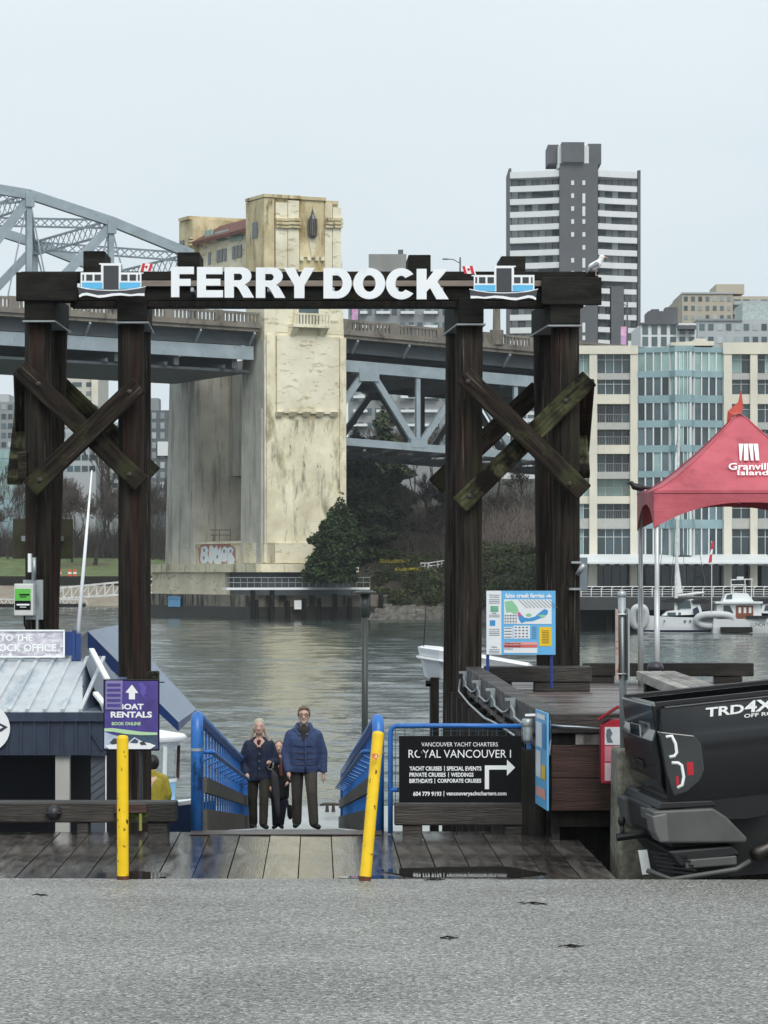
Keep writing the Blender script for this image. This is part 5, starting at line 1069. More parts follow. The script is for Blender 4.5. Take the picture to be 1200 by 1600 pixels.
def little_ferry():
    O = Vector((XX(142, 52.6), 52.9, WATER_Z)); rz = math.radians(-14)
    r = empty('little_ferry', O, 'small white and light blue round cabin ferry moored behind the purple sign', 'ferry')
    m = xf(hull_mesh(3.75, 1.9, 1.1, .28), O, rz); m.build('hull', M('ferry_navy', hexc('#17233a'), .3, var=.1), r, fix=True, smooth=False)
    def ring(prof, n=32, ax=1.75, ay=.85, cx=-.15):
        q = MB(); q.lathe(prof, (0, 0, 0), n); q.v = [(cx + x * ax, y * ay, z) for x, y, z in q.v]; return xf(q, O, rz)
    m = hull_mesh(3.65, 1.8, 1.16, .28, 1.08); xf(m, O, rz).build('deck', m_white, r, fix=True)
    m_fl = M('ferry_light_blue', hexc('#8fc3e6'), .35, var=.05)
    ring([(.9, 1.18), (.92, 1.62)]).build('cabin_side', m_fl, r); ring([(.925, 1.62), (.93, 1.68)]).build('cabin_belt', m_white, r)
    ring([(1.0, 2.3), (1.03, 2.37), (1.0, 2.42), (.6, 2.52), (.001, 2.55)]).build('roof', m_white, r, smooth=True); ring([(.93, 2.2), (.98, 2.31), (.001, 2.31)]).build('eave', m_white, r)
    g = bpy.data.materials.new('clear_glass'); g.use_nodes = True; b = g.node_tree.nodes['Principled BSDF']; b.inputs['Base Color'].default_value = (.75, .8, .8, 1); b.inputs['Transmission Weight'].default_value = .85; b.inputs['Roughness'].default_value = .03; b.inputs['IOR'].default_value = 1.05; b.inputs['Alpha'].default_value = .6
    ring([(.91, 1.68), (.92, 2.21)]).build('window_band', g, r)
    for i in range(9):
        a = 2 * math.pi * i / 9 + .3; q = MB(); q.bar((-.15 + 1.75 * .945 * math.cos(a), .85 * .945 * math.sin(a), 1.66), (-.15 + 1.75 * .955 * math.cos(a), .85 * .955 * math.sin(a), 2.22), .05, .05); xf(q, O, rz).build('window_post', m_redwood if i % 3 == 0 else m_white, r)
    q = MB(); q.box(-.9, .6, -.4, .4, 1.2, 1.5); xf(q, O, rz).build('bench_seat', m_redwood, r)
    q = MB(); q.box(.3, .5, -.15, .15, 2.46, 2.6); q.path([(.1, 0, 2.5), (.1, 0, 2.66), (-.3, 0, 2.66), (-.3, 0, 2.5)], .015, 6); xf(q, O, rz).build('roof_rack', m_white, r)
    e = Vector((math.cos(rz), math.sin(rz), 0)); off = Vector((math.sin(rz), -math.cos(rz), 0))
    text('name_lettering', 'FERRIES', .55, 1.35, 2.225, 2.29, m_black, r, O + off * .72, (e * .97 - off * .25).normalized(), (0, 0, 1), bold=.02)
    text('registration_lettering', '079568', 1.15, 1.7, .82, .96, m_white, r, O + off * .95 + e * .1, (e * .85 - off * .5).normalized(), (0, 0, 1), bold=.01, out=.06)
little_ferry()
# ---- white skiff on a cradle behind the inner right pile
def skiff():
    O = Vector((XX(745, 47), 47, .55)); r = empty('white_skiff', O, 'white open skiff on a cradle behind the right gate piles', 'boat')
    m = MB(); xa, xb = XX(653, 47), XX(835, 47); z0, z1 = ZZ(1062, 47), ZZ(1012, 47)
    # blunt bowed box hull: outer shell ring
    L_ = [(xa, 47.5, z1 + .0), (xa + .05, 46.9, z1), (xa + .3, 46.55, z1 - .03), (xb, 46.5, z1 - .28), (xb, 48.3, z1 - .28), (xa + .3, 48.3, z1 - .03), (xa + .05, 48.0, z1)]
    lo = [(x + (.1 if i < 2 or i == 6 else .05 if i in (2, 5) else 0), y + (.12 if y < 47.4 else -.12), z0 + (.02 if i else .05)) for i, (x, y, z) in enumerate(L_)]
    n = len(L_); m.add(L_ + lo, [(i, (i + 1) % n, n + (i + 1) % n, n + i) for i in range(n)] + [tuple(range(n, 2 * n))]); o = m.build('hull', m_white, r, fix=True); s = o.modifiers.new('s', 'SOLIDIFY'); s.thickness = .06
    m = MB(); q = [(x * 1.0 + .0, y, z - .16) for x, y, z in L_]; m.add(q, [tuple(range(n))]); m.build('inner_sole', m_redwood, r)
    m = MB(); m.path([Vector(p) + Vector((0, 0, -.15)) for p in L_[:4]], .025, 6); m.build('rub_rail', m_white, r)
    for x in (xa + .25, xb - .3): m = MB(); m.box(x - .06, x + .06, 46.7, 48.1, -5, z0 + .04); m.build('cradle_post', m_darkwood, r)
    m = MB(); c = W(665, 1068, 46.9); m.path([c, c + Vector((.12, 0, 0))], .05, 10); m.build('fender_wheel', m_black, r)
    m = MB(); m.path([W(662, 1012, 47.2), W(666, 938, 47.2)], [.008, .004], 6); m.build('rod', m_darkwood, r)
skiff()
# ================================================================ people
m_skin = M('skin', hexc('#e6bba8'), .55, var=.08, sc=9); m_lip = M('lips', hexc('#8f4f4a'), .5); m_eye = M('eye_dark', hexc('#2a2320'), .3)
m_shoe = M('black_shoe', hexc('#18181a'), .5, var=.2); m_btn = M('button', hexc('#9a9da3'), .3, metal=.6)
def cloth(name, c, **k): return M(name, hexc(c), .8, var=k.pop('var', .25), sc=k.pop('sc', 7), bump=k.pop('bump', .9), bsc=k.pop('bsc', 10), **k)
def person(O, H, name_label, spec):
    """figure facing -y, feet at O; proportions of height H; spec gives pose offsets, clothes"""
    r = empty('person', O, name_label, 'person'); O = Vector(O); k = H / 1.8
    P = lambda x, y, z: O + Vector((x, y, z)) * k
    hx = spec.get('head', (0, 0)); sh = spec.get('shoulder', .2); bulk = spec.get('bulk', 1.0)
    hd = P(hx[0], -.03 + hx[1], 1.665)
    LA, RA = spec['arms']                       # (elbow, hand) per side, photo left first
    LL, RL = spec['legs']                       # (knee, ankle) per side
    HJ = [P(-.095, 0, .93), P(.095, 0, .93)]; SJ = [P(-sh, 0, 1.385), P(sh, 0, 1.385)]
    body = [(P(0, 0, .95), P(0, 0, 1.15), .135 * k, .13 * k), (P(0, 0, 1.15), P(0, 0, 1.36), .13 * k, .14 * k), (P(-.1, 0, 1.36), P(.1, 0, 1.36), .1 * k, .1 * k),
            (P(0, .01, 1.42), P(hx[0], -.02, 1.58), .058 * k, .055 * k), (hd, (.083 * k, .1 * k, .126 * k)), (hd + Vector((0, -.018, -.068)) * k, (.064 * k, .075 * k, .058 * k)),
            (hd + Vector((0, -.085, .0)) * k, hd + Vector((0, -.112, -.03)) * k, .012 * k, .018 * k),
            (hd + Vector((-.08, .01, -.0)) * k, (.014 * k, .024 * k, .034 * k)), (hd + Vector((.08, .01, -.0)) * k, (.014 * k, .024 * k, .034 * k))]
    for S, (e, h) in zip(SJ, (LA, RA)): body += [(S, P(*e), .05 * k, .042 * k), (P(*e), P(*h), .042 * k, .03 * k)]
    for Hj, (kn, an) in zip(HJ, (LL, RL)): body += [(Hj, P(*kn), .08 * k, .058 * k), (P(*kn), P(*an), .055 * k, .042 * k)]
    # hands: palm, four fingers, thumb
    for (e, h, show, side) in ((LA[0], LA[1], spec.get('hands', (1, 1))[0], -1), (RA[0], RA[1], spec.get('hands', (1, 1))[1], 1)):
        if not show: continue
        a, b = P(*e), P(*h); d = (b - a).normalized(); sd = d.cross(Vector((1, 0, 0))).normalized() if abs(d.x) < .8 else Vector((0, 0, 1)); c = b + d * .055 * k
        body.append((b, b + d * .085 * k, .026 * k, .032 * k))
        cu = Vector((-side * .35, -.25, 0))
        for f, ln in ((-1.5, .062), (-.5, .075), (.5, .07), (1.5, .055)):
            s0 = b + d * .085 * k + sd * f * .017 * k; s1 = s0 + d * ln * .55 * k; s2 = s1 + (d + cu).normalized() * ln * .5 * k
            body += [(s0, s1, .0095 * k, .009 * k), (s1, s2, .009 * k, .007 * k)]
        t0 = b + d * .03 * k + sd * -.026 * k; t1 = t0 + (d * .7 - sd * .6).normalized() * .05 * k; body += [(t0, t1, .011 * k, .0095 * k), (t1, t1 + d * .025 * k, .0095 * k, .007 * k)]
    blob('body', body, m_skin, r, voxel=.0085, smooth=3)
    # face details
    for s in (-1, 1):
        m = MB(); c = hd + Vector((s * .03, -.083, .012)) * k; m.path([c + Vector((-.012, 0, 0)) * k, c + Vector((.012, 0, 0)) * k], .0065 * k, 6); m.build('eye', m_eye, r)
        m = MB(); c = hd + Vector((s * .032, -.088, .032)) * k; m.path([c + Vector((-.02, .004, -.002)) * k, c + Vector((.0, -.002, .003)) * k, c + Vector((.02, .006, -.003)) * k], .005 * k, 5); m.build('eyebrow', spec['browm'], r)
    m = MB(); c = hd + Vector((0, -.088, -.065)) * k; m.path([c + Vector((-.022, .006, 0)) * k, c + Vector((0, -.002, .001)) * k, c + Vector((.022, .006, 0)) * k], .006 * k, 6); m.build('mouth', m_lip, r)
    # trousers
    tr = [(P(-.05, 0, .96), P(.05, 0, .96), .145 * k, .145 * k)]
    for Hj, (kn, an) in zip(HJ, (LL, RL)):
        a = P(*an); kp = P(*kn); tr += [(Hj, kp, .105 * k, .082 * k), (kp, a.lerp(kp, .04) - Vector((0, 0, .02 * k)), .08 * k, .072 * k)]
    blob('trousers', tr, spec['trousers'], r, voxel=.013, smooth=3)
    for (kn, an), tx in zip((LL, RL), spec.get('toes', (-.02, .02))):
        a = P(*an); blob('shoe', [(a + Vector((0, .05, -.045)) * k, a + Vector((tx * 2, -.15, -.055)) * k, .044 * k, .04 * k), (a + Vector((0, .03, -.01)) * k, (.05 * k, .06 * k, .05 * k))], m_shoe, r, voxel=.011, smooth=2, extra=lambda v, zf=O.z: Vector((v.x, v.y, max(v.z, zf))))
    # jacket
    hem = spec['hem']; B_ = bulk
    jk = [(P(-.06 * B_, 0, hem + .06), P(.06 * B_, 0, hem + .06), .155 * B_ * k, .155 * B_ * k), (P(-.06 * B_, 0, hem + .06), P(-.075 * B_, 0, 1.3), .15 * B_ * k, .15 * B_ * k), (P(.06 * B_, 0, hem + .06), P(.075 * B_, 0, 1.3), .15 * B_ * k, .15 * B_ * k), (P(-.1, .0, 1.33), P(.1, .0, 1.33), .115 * k, .115 * k), (P(-.05, .03, 1.455), SJ[0], .06 * k, .075 * k), (P(.05, .03, 1.455), SJ[1], .06 * k, .075 * k), (P(0, .04, 1.43), P(0, .05, 1.48), .085 * k, .07 * k)]
    for S, (e, h) in zip(SJ, (LA, RA)):
        ep, hp = P(*e), P(*h); jk += [(S - Vector((0, 0, .01)), ep, .076 * B_ * k, .068 * B_ * k), (ep, hp, .067 * B_ * k, .052 * B_ * k)]
    zb = (O.z + (hem - .06) * k)
    blob('jacket', jk, spec['jacket'], r, voxel=.013, smooth=3, extra=lambda v: Vector((v.x, v.y, max(v.z, zb + .06 * k * .9))))
    return r, P, hd, k
m_jack1 = cloth('navy_puffer', '#3b4d78', var=.2, bump=.9, bsc=2.0, bst=(.5, .5, 6), col2=hexc('#46577e')); m_tr1 = cloth('grey_cotton', '#4b4742', var=.2, bump=.6, bsc=5); m_ghair = M('grey_brown_hair', hexc('#74614f'), .6, var=.25, sc=20, st=(3, 3, 1)); m_whair = M('pale_grey_hair', hexc('#c9beae'), .55, var=.25, sc=14, st=(4, 4, .6), bump=.5, bsc=20)
YM = 45.8
zg = lambda y: (GA + gd * ((y - GA.y) / gd.y)).z - .0
def man():
    O = (XX(474.5, YM), YM, zg(YM))
    spec = dict(head=(.005, -.02), shoulder=.195, bulk=1.08, arms=(((-.265, .0, 1.12), (-.225, -.1, .87)), ((.28, .03, 1.12), (.29, -.0, .83))), legs=(((-.1, .04, .5), (-.105, .16, .10)), ((.125, -.17, .53), (.155, -.2, .11))), toes=(-.01, .035),
                hem=.84, jacket=m_jack1, trousers=m_tr1, browm=m_ghair)
    r, P, hd, k = person(O, 1.79, 'man in blue puffer jacket and glasses walking up the gangway', spec)
    blob('hair', [(hd + Vector((0, .025, .066)) * k, (.09 * k, .1 * k, .078 * k)), (hd + Vector((-.076, .0, .025)) * k, (.02 * k, .05 * k, .055 * k)), (hd + Vector((.076, .0, .025)) * k, (.02 * k, .05 * k, .055 * k)), (hd + Vector((-.03, -.06, .1)) * k, hd + Vector((.045, -.055, .105)) * k, .02 * k, .018 * k)], m_ghair, r, voxel=.009, smooth=2)
    blob('beard', [(hd + Vector((0, -.075, -.095)) * k, (.032 * k, .026 * k, .034 * k)), (hd + Vector((-.02, -.09, -.05)) * k, hd + Vector((.02, -.09, -.05)) * k, .008 * k, .008 * k)], M('white_beard', hexc('#c9bfb4'), .7, var=.15), r, voxel=.007, smooth=1)
    m = MB()
    for s in (-1, 1):
        c = hd + Vector((s * .034, -.1, .012)) * k; m.path([c + Vector((.026 * math.cos(a), 0, .018 * math.sin(a))) * k for a in [i * math.pi / 6 for i in range(13)]], .0035 * k, 5); m.path([c + Vector((s * .026, 0, .005)) * k, hd + Vector((s * .08, .0, .012)) * k], .003 * k, 5)
    m.build('glasses', m_black, r)
    # hood collar, shirt front, zip placket, quilt seams
    blob('collar', [(P(-.125, -.03, 1.45), P(-.06, -.13, 1.38), .034 * k, .026 * k), (P(.125, -.03, 1.45), P(.06, -.13, 1.38), .034 * k, .026 * k), (P(-.125, -.03, 1.45), P(-.08, .08, 1.52), .036 * k, .045 * k), (P(.125, -.03, 1.45), P(.08, .08, 1.52), .036 * k, .045 * k), (P(-.08, .09, 1.51), P(.08, .09, 1.51), .05 * k, .05 * k)], m_jack1, r, voxel=.012, smooth=2)
    blob('shirt', [(P(0, -.085, 1.46), P(0, -.115, 1.30), .058 * k, .035 * k), (P(0, -.03, 1.43), (.1 * k, .1 * k, .1 * k))], cloth('olive_shirt', '#3d3a37'), r, voxel=.01, smooth=2)
    m = MB(); m.path([P(.03, -.142, 1.32), P(.035, -.172, 1.15), P(.03, -.178, .98), P(.03, -.175, .86)], .014 * k, 8); m.build('placket', m_jack1, r, smooth=True)
    for i, z in enumerate((1.22, 1.13, 1.04, .95)):
        m = MB(); m.path([P(-.2, -.1, z + .01), P(-.1, -.163, z), P(0, -.175, z - .005), P(.1, -.163, z), P(.2, -.1, z + .01)], .006 * k, 5); m.build('quilt_seam', M('seam_navy', hexc('#1b2743'), .8) if i == 0 else r.children[-1].data.materials[0], r)
man()
m_jack2 = cloth('dark_navy_coat', '#1d2538', var=.3, bump=.7, bsc=5, col2=hexc('#2a3550')); m_tr2 = cloth('dark_olive_trousers', '#3a372e', var=.3)
def woman():
    O = (XX(405, 46.2), 46.2, zg(46.2))
    spec = dict(head=(-.0, -.02), shoulder=.18, bulk=1.05, arms=(((-.29, .03, 1.1), (-.21, -.11, .93)), ((.28, .0, 1.1), (.2, -.2, 1.1))), legs=(((-.11, .05, .5), (-.1, .16, .10)), ((.085, -.16, .53), (.075, -.2, .11))), toes=(-.01, .03), hands=(1, 1),
                hem=.80, jacket=m_jack2, trousers=m_tr2, browm=m_ghair)
    r, P, hd, k = person(O, 1.62, 'woman with long grey hair in dark coat walking up the gangway', spec)
    blob('hair', [(hd + Vector((0, .025, .055)) * k, (.095 * k, .098 * k, .095 * k)), (hd + Vector((-.05, -.03, .085)) * k, hd + Vector((-.085, -.015, -.02)) * k, .022 * k, .026 * k), (hd + Vector((.05, -.03, .085)) * k, hd + Vector((.085, -.015, -.02)) * k, .022 * k, .026 * k),
        (hd + Vector((-.085, 0, -.02)) * k, hd + Vector((-.14, .03, -.19)) * k, .034 * k, .03 * k), (hd + Vector((.085, 0, -.02)) * k, hd + Vector((.15, .03, -.2)) * k, .034 * k, .036 * k), (hd + Vector((.15, .03, -.2)) * k, hd + Vector((.22, .05, -.32)) * k, .036 * k, .02 * k), (hd + Vector((-.14, .03, -.19)) * k, hd + Vector((-.2, .04, -.24)) * k, .03 * k, .014 * k)], m_whair, r, voxel=.01, smooth=2)
    blob('collar', [(P(-.12, -.02, 1.45), P(-.03, -.14, 1.32), .036 * k, .02 * k), (P(.12, -.02, 1.45), P(.03, -.14, 1.32), .036 * k, .02 * k)], m_jack2, r, voxel=.012, smooth=2)
    blob('sweater', [(P(0, -.08, 1.42), P(0, -.12, 1.32), .05 * k, .025 * k), (P(0, -.03, 1.385), (.1 * k, .1 * k, .085 * k))], cloth('maroon_sweater', '#4a2733'), r, voxel=.01, smooth=2)
    m = MB(); m.path([P(0, -.16, 1.28), P(.0, -.185, 1.05), P(.0, -.185, .82)], .01 * k, 6); m.build('placket', m_jack2, r)
    for z in (1.24, 1.12, 1.0): m = MB(); c = P(.01, -.185, z); m.path([c, c + Vector((0, -.012, 0))], .012, 8); m.build('button', m_btn, r)
    h = P(.2, -.23, 1.10); u = empty('umbrella', h - Vector((0, 0, .9)), 'folded grey umbrella hanging from the woman\'s hand', 'umbrella')
    m = MB(); m.path([h + Vector((-.05, 0, -.05)), h + Vector((-.04, 0, -.09)), h + Vector((0, 0, -.11)), h + Vector((.03, 0, -.07)), h + Vector((.035, 0, .0))], .012, 8); m.build('handle', M('horn_handle', hexc('#8a8378'), .3), u, smooth=True)
    m = MB(); m.path([h + Vector((.02, .0, -.1)), h + Vector((.05, .02, -.2)), h + Vector((.075, .04, -.45)), h + Vector((.1, .06, -.72)), h + Vector((.11, .07, -.86))], [.012, .05, .055, .035, .008], 10); m.build('folded_cloth', cloth('umbrella_grey', '#4a484c', var=.2, st=(6, 6, .6)), u, smooth=True)
woman()
def third():
    y = 47.4; O = (XX(436, y), y, zg(y)); blk = cloth('black_coat', '#141416', var=.4)
    spec = dict(head=(.0, -.02), shoulder=.19, bulk=1.0, arms=(((-.27, .0, 1.12), (-.2, -.1, .9)), ((.28, .0, 1.1), (.2, -.12, .98))), legs=(((-.08, .0, .5), (-.07, .04, .09)), ((.09, -.05, .5), (.03, -.04, .1))), hem=.62, jacket=blk, trousers=cloth('dark_jeans', '#151b30'), browm=m_eye)
    r, P, hd, k = person(O, 1.33, 'short person in black coat walking behind the couple', spec)
    blob('hair', [(hd + Vector((0, .03, .04)) * k, (.092 * k, .092 * k, .1 * k)), (hd + Vector((.07, .02, -.03)) * k, (.03 * k, .05 * k, .09 * k)), (hd + Vector((-.07, .02, -.03)) * k, (.03 * k, .05 * k, .09 * k))], M('dark_hair', hexc('#1c1715'), .5), r, voxel=.01, smooth=2)
    blob('scarf', [(P(-.05, -.09, 1.46), P(.05, -.1, 1.42), .045 * k, .045 * k), (P(.03, -.13, 1.42), P(.05, -.16, 1.1), .04 * k, .035 * k)], cloth('rust_scarf', '#6b4038'), r, voxel=.01, smooth=2)
    c = W(452, 1253, 47.0); u = empty('folded_umbrella', c - Vector((0, 0, .3)), 'short black folded umbrella carried low between the couple', 'umbrella')
    m = MB(); m.path([c + Vector((-.03, 0, .02)), c + Vector((-.02, 0, -.04)), c + Vector((.0, 0, -.06)), c + Vector((.01, 0, -.2)), c + Vector((.015, 0, -.26))], [.018, .014, .04, .042, .02], 10); m.build('folded_cloth', blk, u, smooth=True)
    m = MB(); m.path([c + Vector((-.035, 0, .16)), c + Vector((-.03, 0, .02))], .008, 6); m.build('strap', blk, u)
third()
def dockhand():
    y = 50.0; O = (XX(240, y), y, FZ); yel = cloth('mustard_jacket', '#a39430', var=.2)
    spec = dict(head=(.02, .02), shoulder=.19, bulk=1.0, arms=(((-.26, .0, 1.12), (-.2, -.1, .9)), ((.27, -.05, 1.1), (.22, .1, .95))), legs=(((-.09, .0, .5), (-.09, .03, .09)), ((.09, -.02, .5), (.09, .02, .09))), hem=.8, jacket=yel, trousers=cloth('charcoal_trousers', '#232428'), browm=m_eye)
    r, P, hd, k = person(O, 1.67, 'person in mustard yellow jacket standing beside the little ferry', spec)
    blob('collar', [(P(0, -.02, 1.42), (.13 * k, .12 * k, .09 * k))], yel, r, voxel=.012, smooth=2)
    blob('hair', [(hd + Vector((0, -.015, .0)) * k, (.112 * k, .13 * k, .14 * k))], M('black_hair', hexc('#121012'), .5), r, voxel=.01, smooth=2)
    r.rotation_euler = (0, 0, math.pi * .95)
dockhand()
# ================================================================ the high bridge: frame a along the road (to the right and away), b across it (away), z up
BO = W(415, YH, 350); bu = Vector((.9023, .4311, 0)); bv = Vector((-.4311, .9023, 0))
def BR(a, b, z): p = BO + bu * a + bv * b; return Vector((p.x, p.y, z))
def hit_a(px, b=0.0):
    k = (px - 600) / F; o = BO + bv * b; return (k * o.y - o.x) / (bu.x - k * bu.y)
def hit_b(px, a=0.0):
    k = (px - 600) / F; o = BO + bu * a; return (k * o.y - o.x) / (bv.x - k * bv.y)
def zA(px, py, b=0.0): return ZZ(py, BR(hit_a(px, b), b, 0).y)
def zB(px, py, a=0.0): return ZZ(py, BR(a, hit_b(px, a), 0).y)
def bbox(m, a0, a1, b0, b1, z0, z1):
    q = [BR(a0, b0, z0), BR(a1, b0, z0), BR(a1, b0, z1), BR(a0, b0, z1)]; w_ = [BR(a0, b1, z0), BR(a1, b1, z0), BR(a1, b1, z1), BR(a0, b1, z1)]
    return m.hexa(q, w_)
def btaper(m, A0, B0, z0, A1, B1, z1):
    lo = [BR(A0[0], B0[0], z0), BR(A0[1], B0[0], z0), BR(A0[1], B0[1], z0), BR(A0[0], B0[1], z0)]; hi = [BR(A1[0], B1[0], z1), BR(A1[1], B1[0], z1), BR(A1[1], B1[1], z1), BR(A1[0], B1[1], z1)]
    return m.add(lo + hi, [(3, 2, 1, 0), (4, 5, 6, 7), (0, 1, 5, 4), (1, 2, 6, 5), (2, 3, 7, 6), (3, 0, 4, 7)])
CREAM = hexc('#d8c89c')
m_tower = M('cream_cast_concrete', hexc('#ddd4b8'), .85, var=.12, sc=.25, col2=hexc('#e9e3cd'), bump=.25, bsc=3,
            dirts=((hexc('#b9aa80'), .35, (1, 1, .35), .58, .75), (hexc('#b9ad8c'), .6, (1, 1, 3), .55, .65), (hexc('#6b6450'), .4, (1.6, 1.6, .3), .62, .78)))
m_towerd = M('stained_cream_concrete', hexc('#ddd3b3'), .85, var=.15, sc=.3, col2=hexc('#eae3c9'), bump=.3, bsc=3,
            dirts=((hexc('#6a6452'), .5, (2.0, 2.0, .45), .54, .72), (hexc('#8f8560'), .4, (1, 1, .4), .55, .7), (hexc('#4b483c'), 1.3, (2, 2, .6), .62, .72)))
m_towert = M('sooty_tower_top', hexc('#c6b68d'), .85, var=.18, sc=.4, col2=hexc('#d3c6a2'), bump=.3, bsc=4, dirts=((hexc('#97814f'), .5, (1, 1, .4), .52, .68), (hexc('#4b4535'), .6, (1.6, 1.6, .4), .56, .68)))
m_grey = M('grey_board_concrete', hexc('#c2beb3'), .85, var=.12, sc=.3, col2=hexc('#cfccc1'), bump=.2, bsc=3, dirts=((hexc('#8b867b'), .45, (2, 2, .2), .52, .66), (hexc('#55534a'), .5, (3, 3, .12), .64, .72)))
m_steel = M('grey_bridge_steel', hexc('#8f9ca4'), .5, var=.1, sc=.5, col2=hexc('#9ba8af'), dirts=((hexc('#6c7679'), 1.2, (1, 1, 1), .6, .75),))
m_steeld = M('shaded_girder_steel', hexc('#4c5357'), .6, var=.2, sc=.6)  # darker copy of the bridge steel, shade put into its colour
m_para = M('weathered_parapet', hexc('#7a746b'), .85, var=.25, sc=.5, col2=hexc('#7b746a'), dirts=((hexc('#453f37'), .8, (1, 1, .5), .52, .68),))
bridge = empty('arch_bridge', BR(0, 12, WATER_Z), 'tall steel truss bridge with cream concrete tower crossing the inlet', 'bridge')
def part(name, m, mt, **k): return m.build(name, mt, bridge, **k)
aR = hit_a(541); zw = WATER_Z - 1
z880, z893, z930 = zA(415, 881), zA(415, 894), zA(415, 930)
# --- near tower shaft with slight batter, panel, corbels, balcony
W_b = hit_b(258)                           # full width of the pier across the bridge
aT = hit_a(536); zT = zA(430, 420)
# lower, stained part and upper shaft
m = MB(); btaper(m, (0.0, aR), (0, 5.6), z880, (-.05, hit_a(540.5)), (.05, 5.5), zA(430, 655)); part('tower_shaft', m, m_towerd)
m = MB(); btaper(m, (-.05, hit_a(540.5)), (.05, 5.5), zA(430, 655) + .002, (-.1, hit_a(538)), (.1, 5.4), zA(430, 520)); part('tower_shaft', m, m_tower)
m = MB(); btaper(m, (-.1, hit_a(538)), (.1, 5.4), zA(430, 520) + .002, (-.1, hit_a(534)), (.15, 5.3), zT); part('tower_shaft', m, m_tower)
m = MB(); bbox(m, -.25, aR + .2, -.2, 5.9, zA(415, 880) + .01, zA(415, 848)); part('plinth', m, m_tower)
a0, a1 = hit_a(433, -.3), hit_a(530, -.3)
m = MB(); bbox(m, a0, a1, -.3, .4, zA(433, 645), zA(433, 524)); part('relief_panel', m, m_tower)
for px in (438, 459, 480, 501, 523):
    c = hit_a(px, -.6); m = MB(); btaper(m, (c - .35, c + .35), (-.35, .3), zA(px, 651), (c - .45, c + .45), (-.75, .3), zA(px, 644)); part('corbel', m, m_tower)
m = MB(); bbox(m, hit_a(417, -.2), hit_a(430, -.2), -.2, .5, zA(417, 880) + .05, zA(417, 523)); part('buttress', m, m_towerd)
m = MB(); bbox(m, hit_a(531.5, -.2), hit_a(541, -.2), -.2, .5, zA(536, 880) + .05, zA(536, 528)); part('buttress', m, m_towerd)
m = MB(); bbox(m, hit_a(431.5, .03), hit_a(530, .03), .03, .3, zA(470, 520), zA(470, 425)); part('upper_panel', m, m_tower)
# balcony
ba0, ba1 = hit_a(458, -1.4), hit_a(517, -1.4)
m = MB(); bbox(m, ba0, ba1, -1.5, .3, zA(480, 513), zA(480, 508)); bal = part('balcony', m, m_tower)
m = MB(); bbox(m, ba0, ba1, -1.5, -1.3, zA(480, 494), zA(480, 491)); m.build('balcony_rail', m_tower, bal)
for i in range(12):
    c = ba0 + (ba1 - ba0) * (i + .5) / 12; m = MB(); bbox(m, c - .1, c + .1, -1.48, -1.32, zA(480, 508), zA(480, 494)); m.build('baluster', m_tower, bal)
for px in (462, 509):
    c = hit_a(px, -1.2); m = MB(); btaper(m, (c - .3, c + .3), (-.2, .3), zA(px, 528), (c - .4, c + .4), (-1.3, .3), zA(px, 513)); m.build('bracket', m_tower, bal)
m = MB(); bbox(m, hit_a(467, .0), hit_a(498, .0), .0, .4, zA(480, 508), zA(480, 472)); part('balcony_door', m, m_glass)
m = MB(); btaper(m, (hit_a(466), hit_a(499)), (-.25, .3), zA(480, 470), (hit_a(480), hit_a(485)), (-.2, .3), zA(480, 420)); part('door_gable', m, m_tower)
# --- tower head: facets, pilasters, cornice bands, lantern
th0, th1 = zT, zA(430, 318)
m = MB(); btaper(m, (.3, hit_a(531.5)), (.4, 5.2), th0 + .01, (.35, hit_a(531)), (.4, 5.2), zA(430, 308)); part('tower_head', m, m_towert)
m = MB(); bbox(m, -.15, hit_a(428.5), .0, 5.3, th0, zA(415, 309)); part('corner_pier', m, m_towert)
for (x0, x1, tp) in ((431, 449, 316), (450, 467.5, 313), (508, 519, 318), (520, 533, 324)):
    m = MB(); bbox(m, hit_a(x0, -.1), hit_a(x1, -.1), -.12, .6, th0, zA(x0, tp)); part('pilaster', m, m_tower)
    for (ya, yb, o) in ((341, 345, .35), (347, 351, .42), (353, 356, .35)):
        m = MB(); bbox(m, hit_a(x0 - .5, -.1), hit_a(x1 + .8, -.1), -.12 - o, .3, zA(x0, yb), zA(x0, ya)); part('cornice_band', m, m_towert)
m = MB(); bbox(m, hit_a(469, .1), hit_a(507, .1), .18, .6, zA(488, 402), zA(488, 312)); part('lantern_panel', m, m_towert)
for px in (472, 484, 496, 505): 
    m = MB(); bbox(m, hit_a(px - 3, .0), hit_a(px + 2.5, .0), .0, .4, zA(px, 407), zA(px, 401)); part('panel_drop', m, m_tower)
m = MB(); btaper(m, (hit_a(487, 0), hit_a(490, 0)), (0, .4), zA(488, 402), (hit_a(482, 0), hit_a(495, 0)), (-.1, .4), zA(488, 370)); part('lantern_bracket', m, m_tower)
ca, zb0, zb1 = hit_a(488.7, -.3), zA(488, 368), zA(488, 343)
m = MB(); c = BR(ca, -.25, 0); m.lathe([(.3, zb0 - .3), (.44, zb0), (.48, (zb0 + zb1) / 2), (.44, zb1), (.2, zb1 + .5), (.03, zb1 + 1.2)], (c.x, c.y, 0), 12); ln = part('lantern', m, m_glass, smooth=False)
for i in range(12):
    t = 2 * math.pi * i / 12; m = MB(); m.path([(c.x + .5 * math.cos(t), c.y + .5 * math.sin(t), zb0 - .1), (c.x + .53 * math.cos(t), c.y + .53 * math.sin(t), (zb0 + zb1) / 2), (c.x + .5 * math.cos(t), c.y + .5 * math.sin(t), zb1 + .05)], .045, 5); m.build('lantern_bar', m_para, ln)
m = MB(); b0 = hit_b(419, -.15); bbox(m, -.22, .1, 1.9, 3.3, zB(415, 368, -.2), zB(415, 343, -.2)); part('slit_window', m, m_glass)
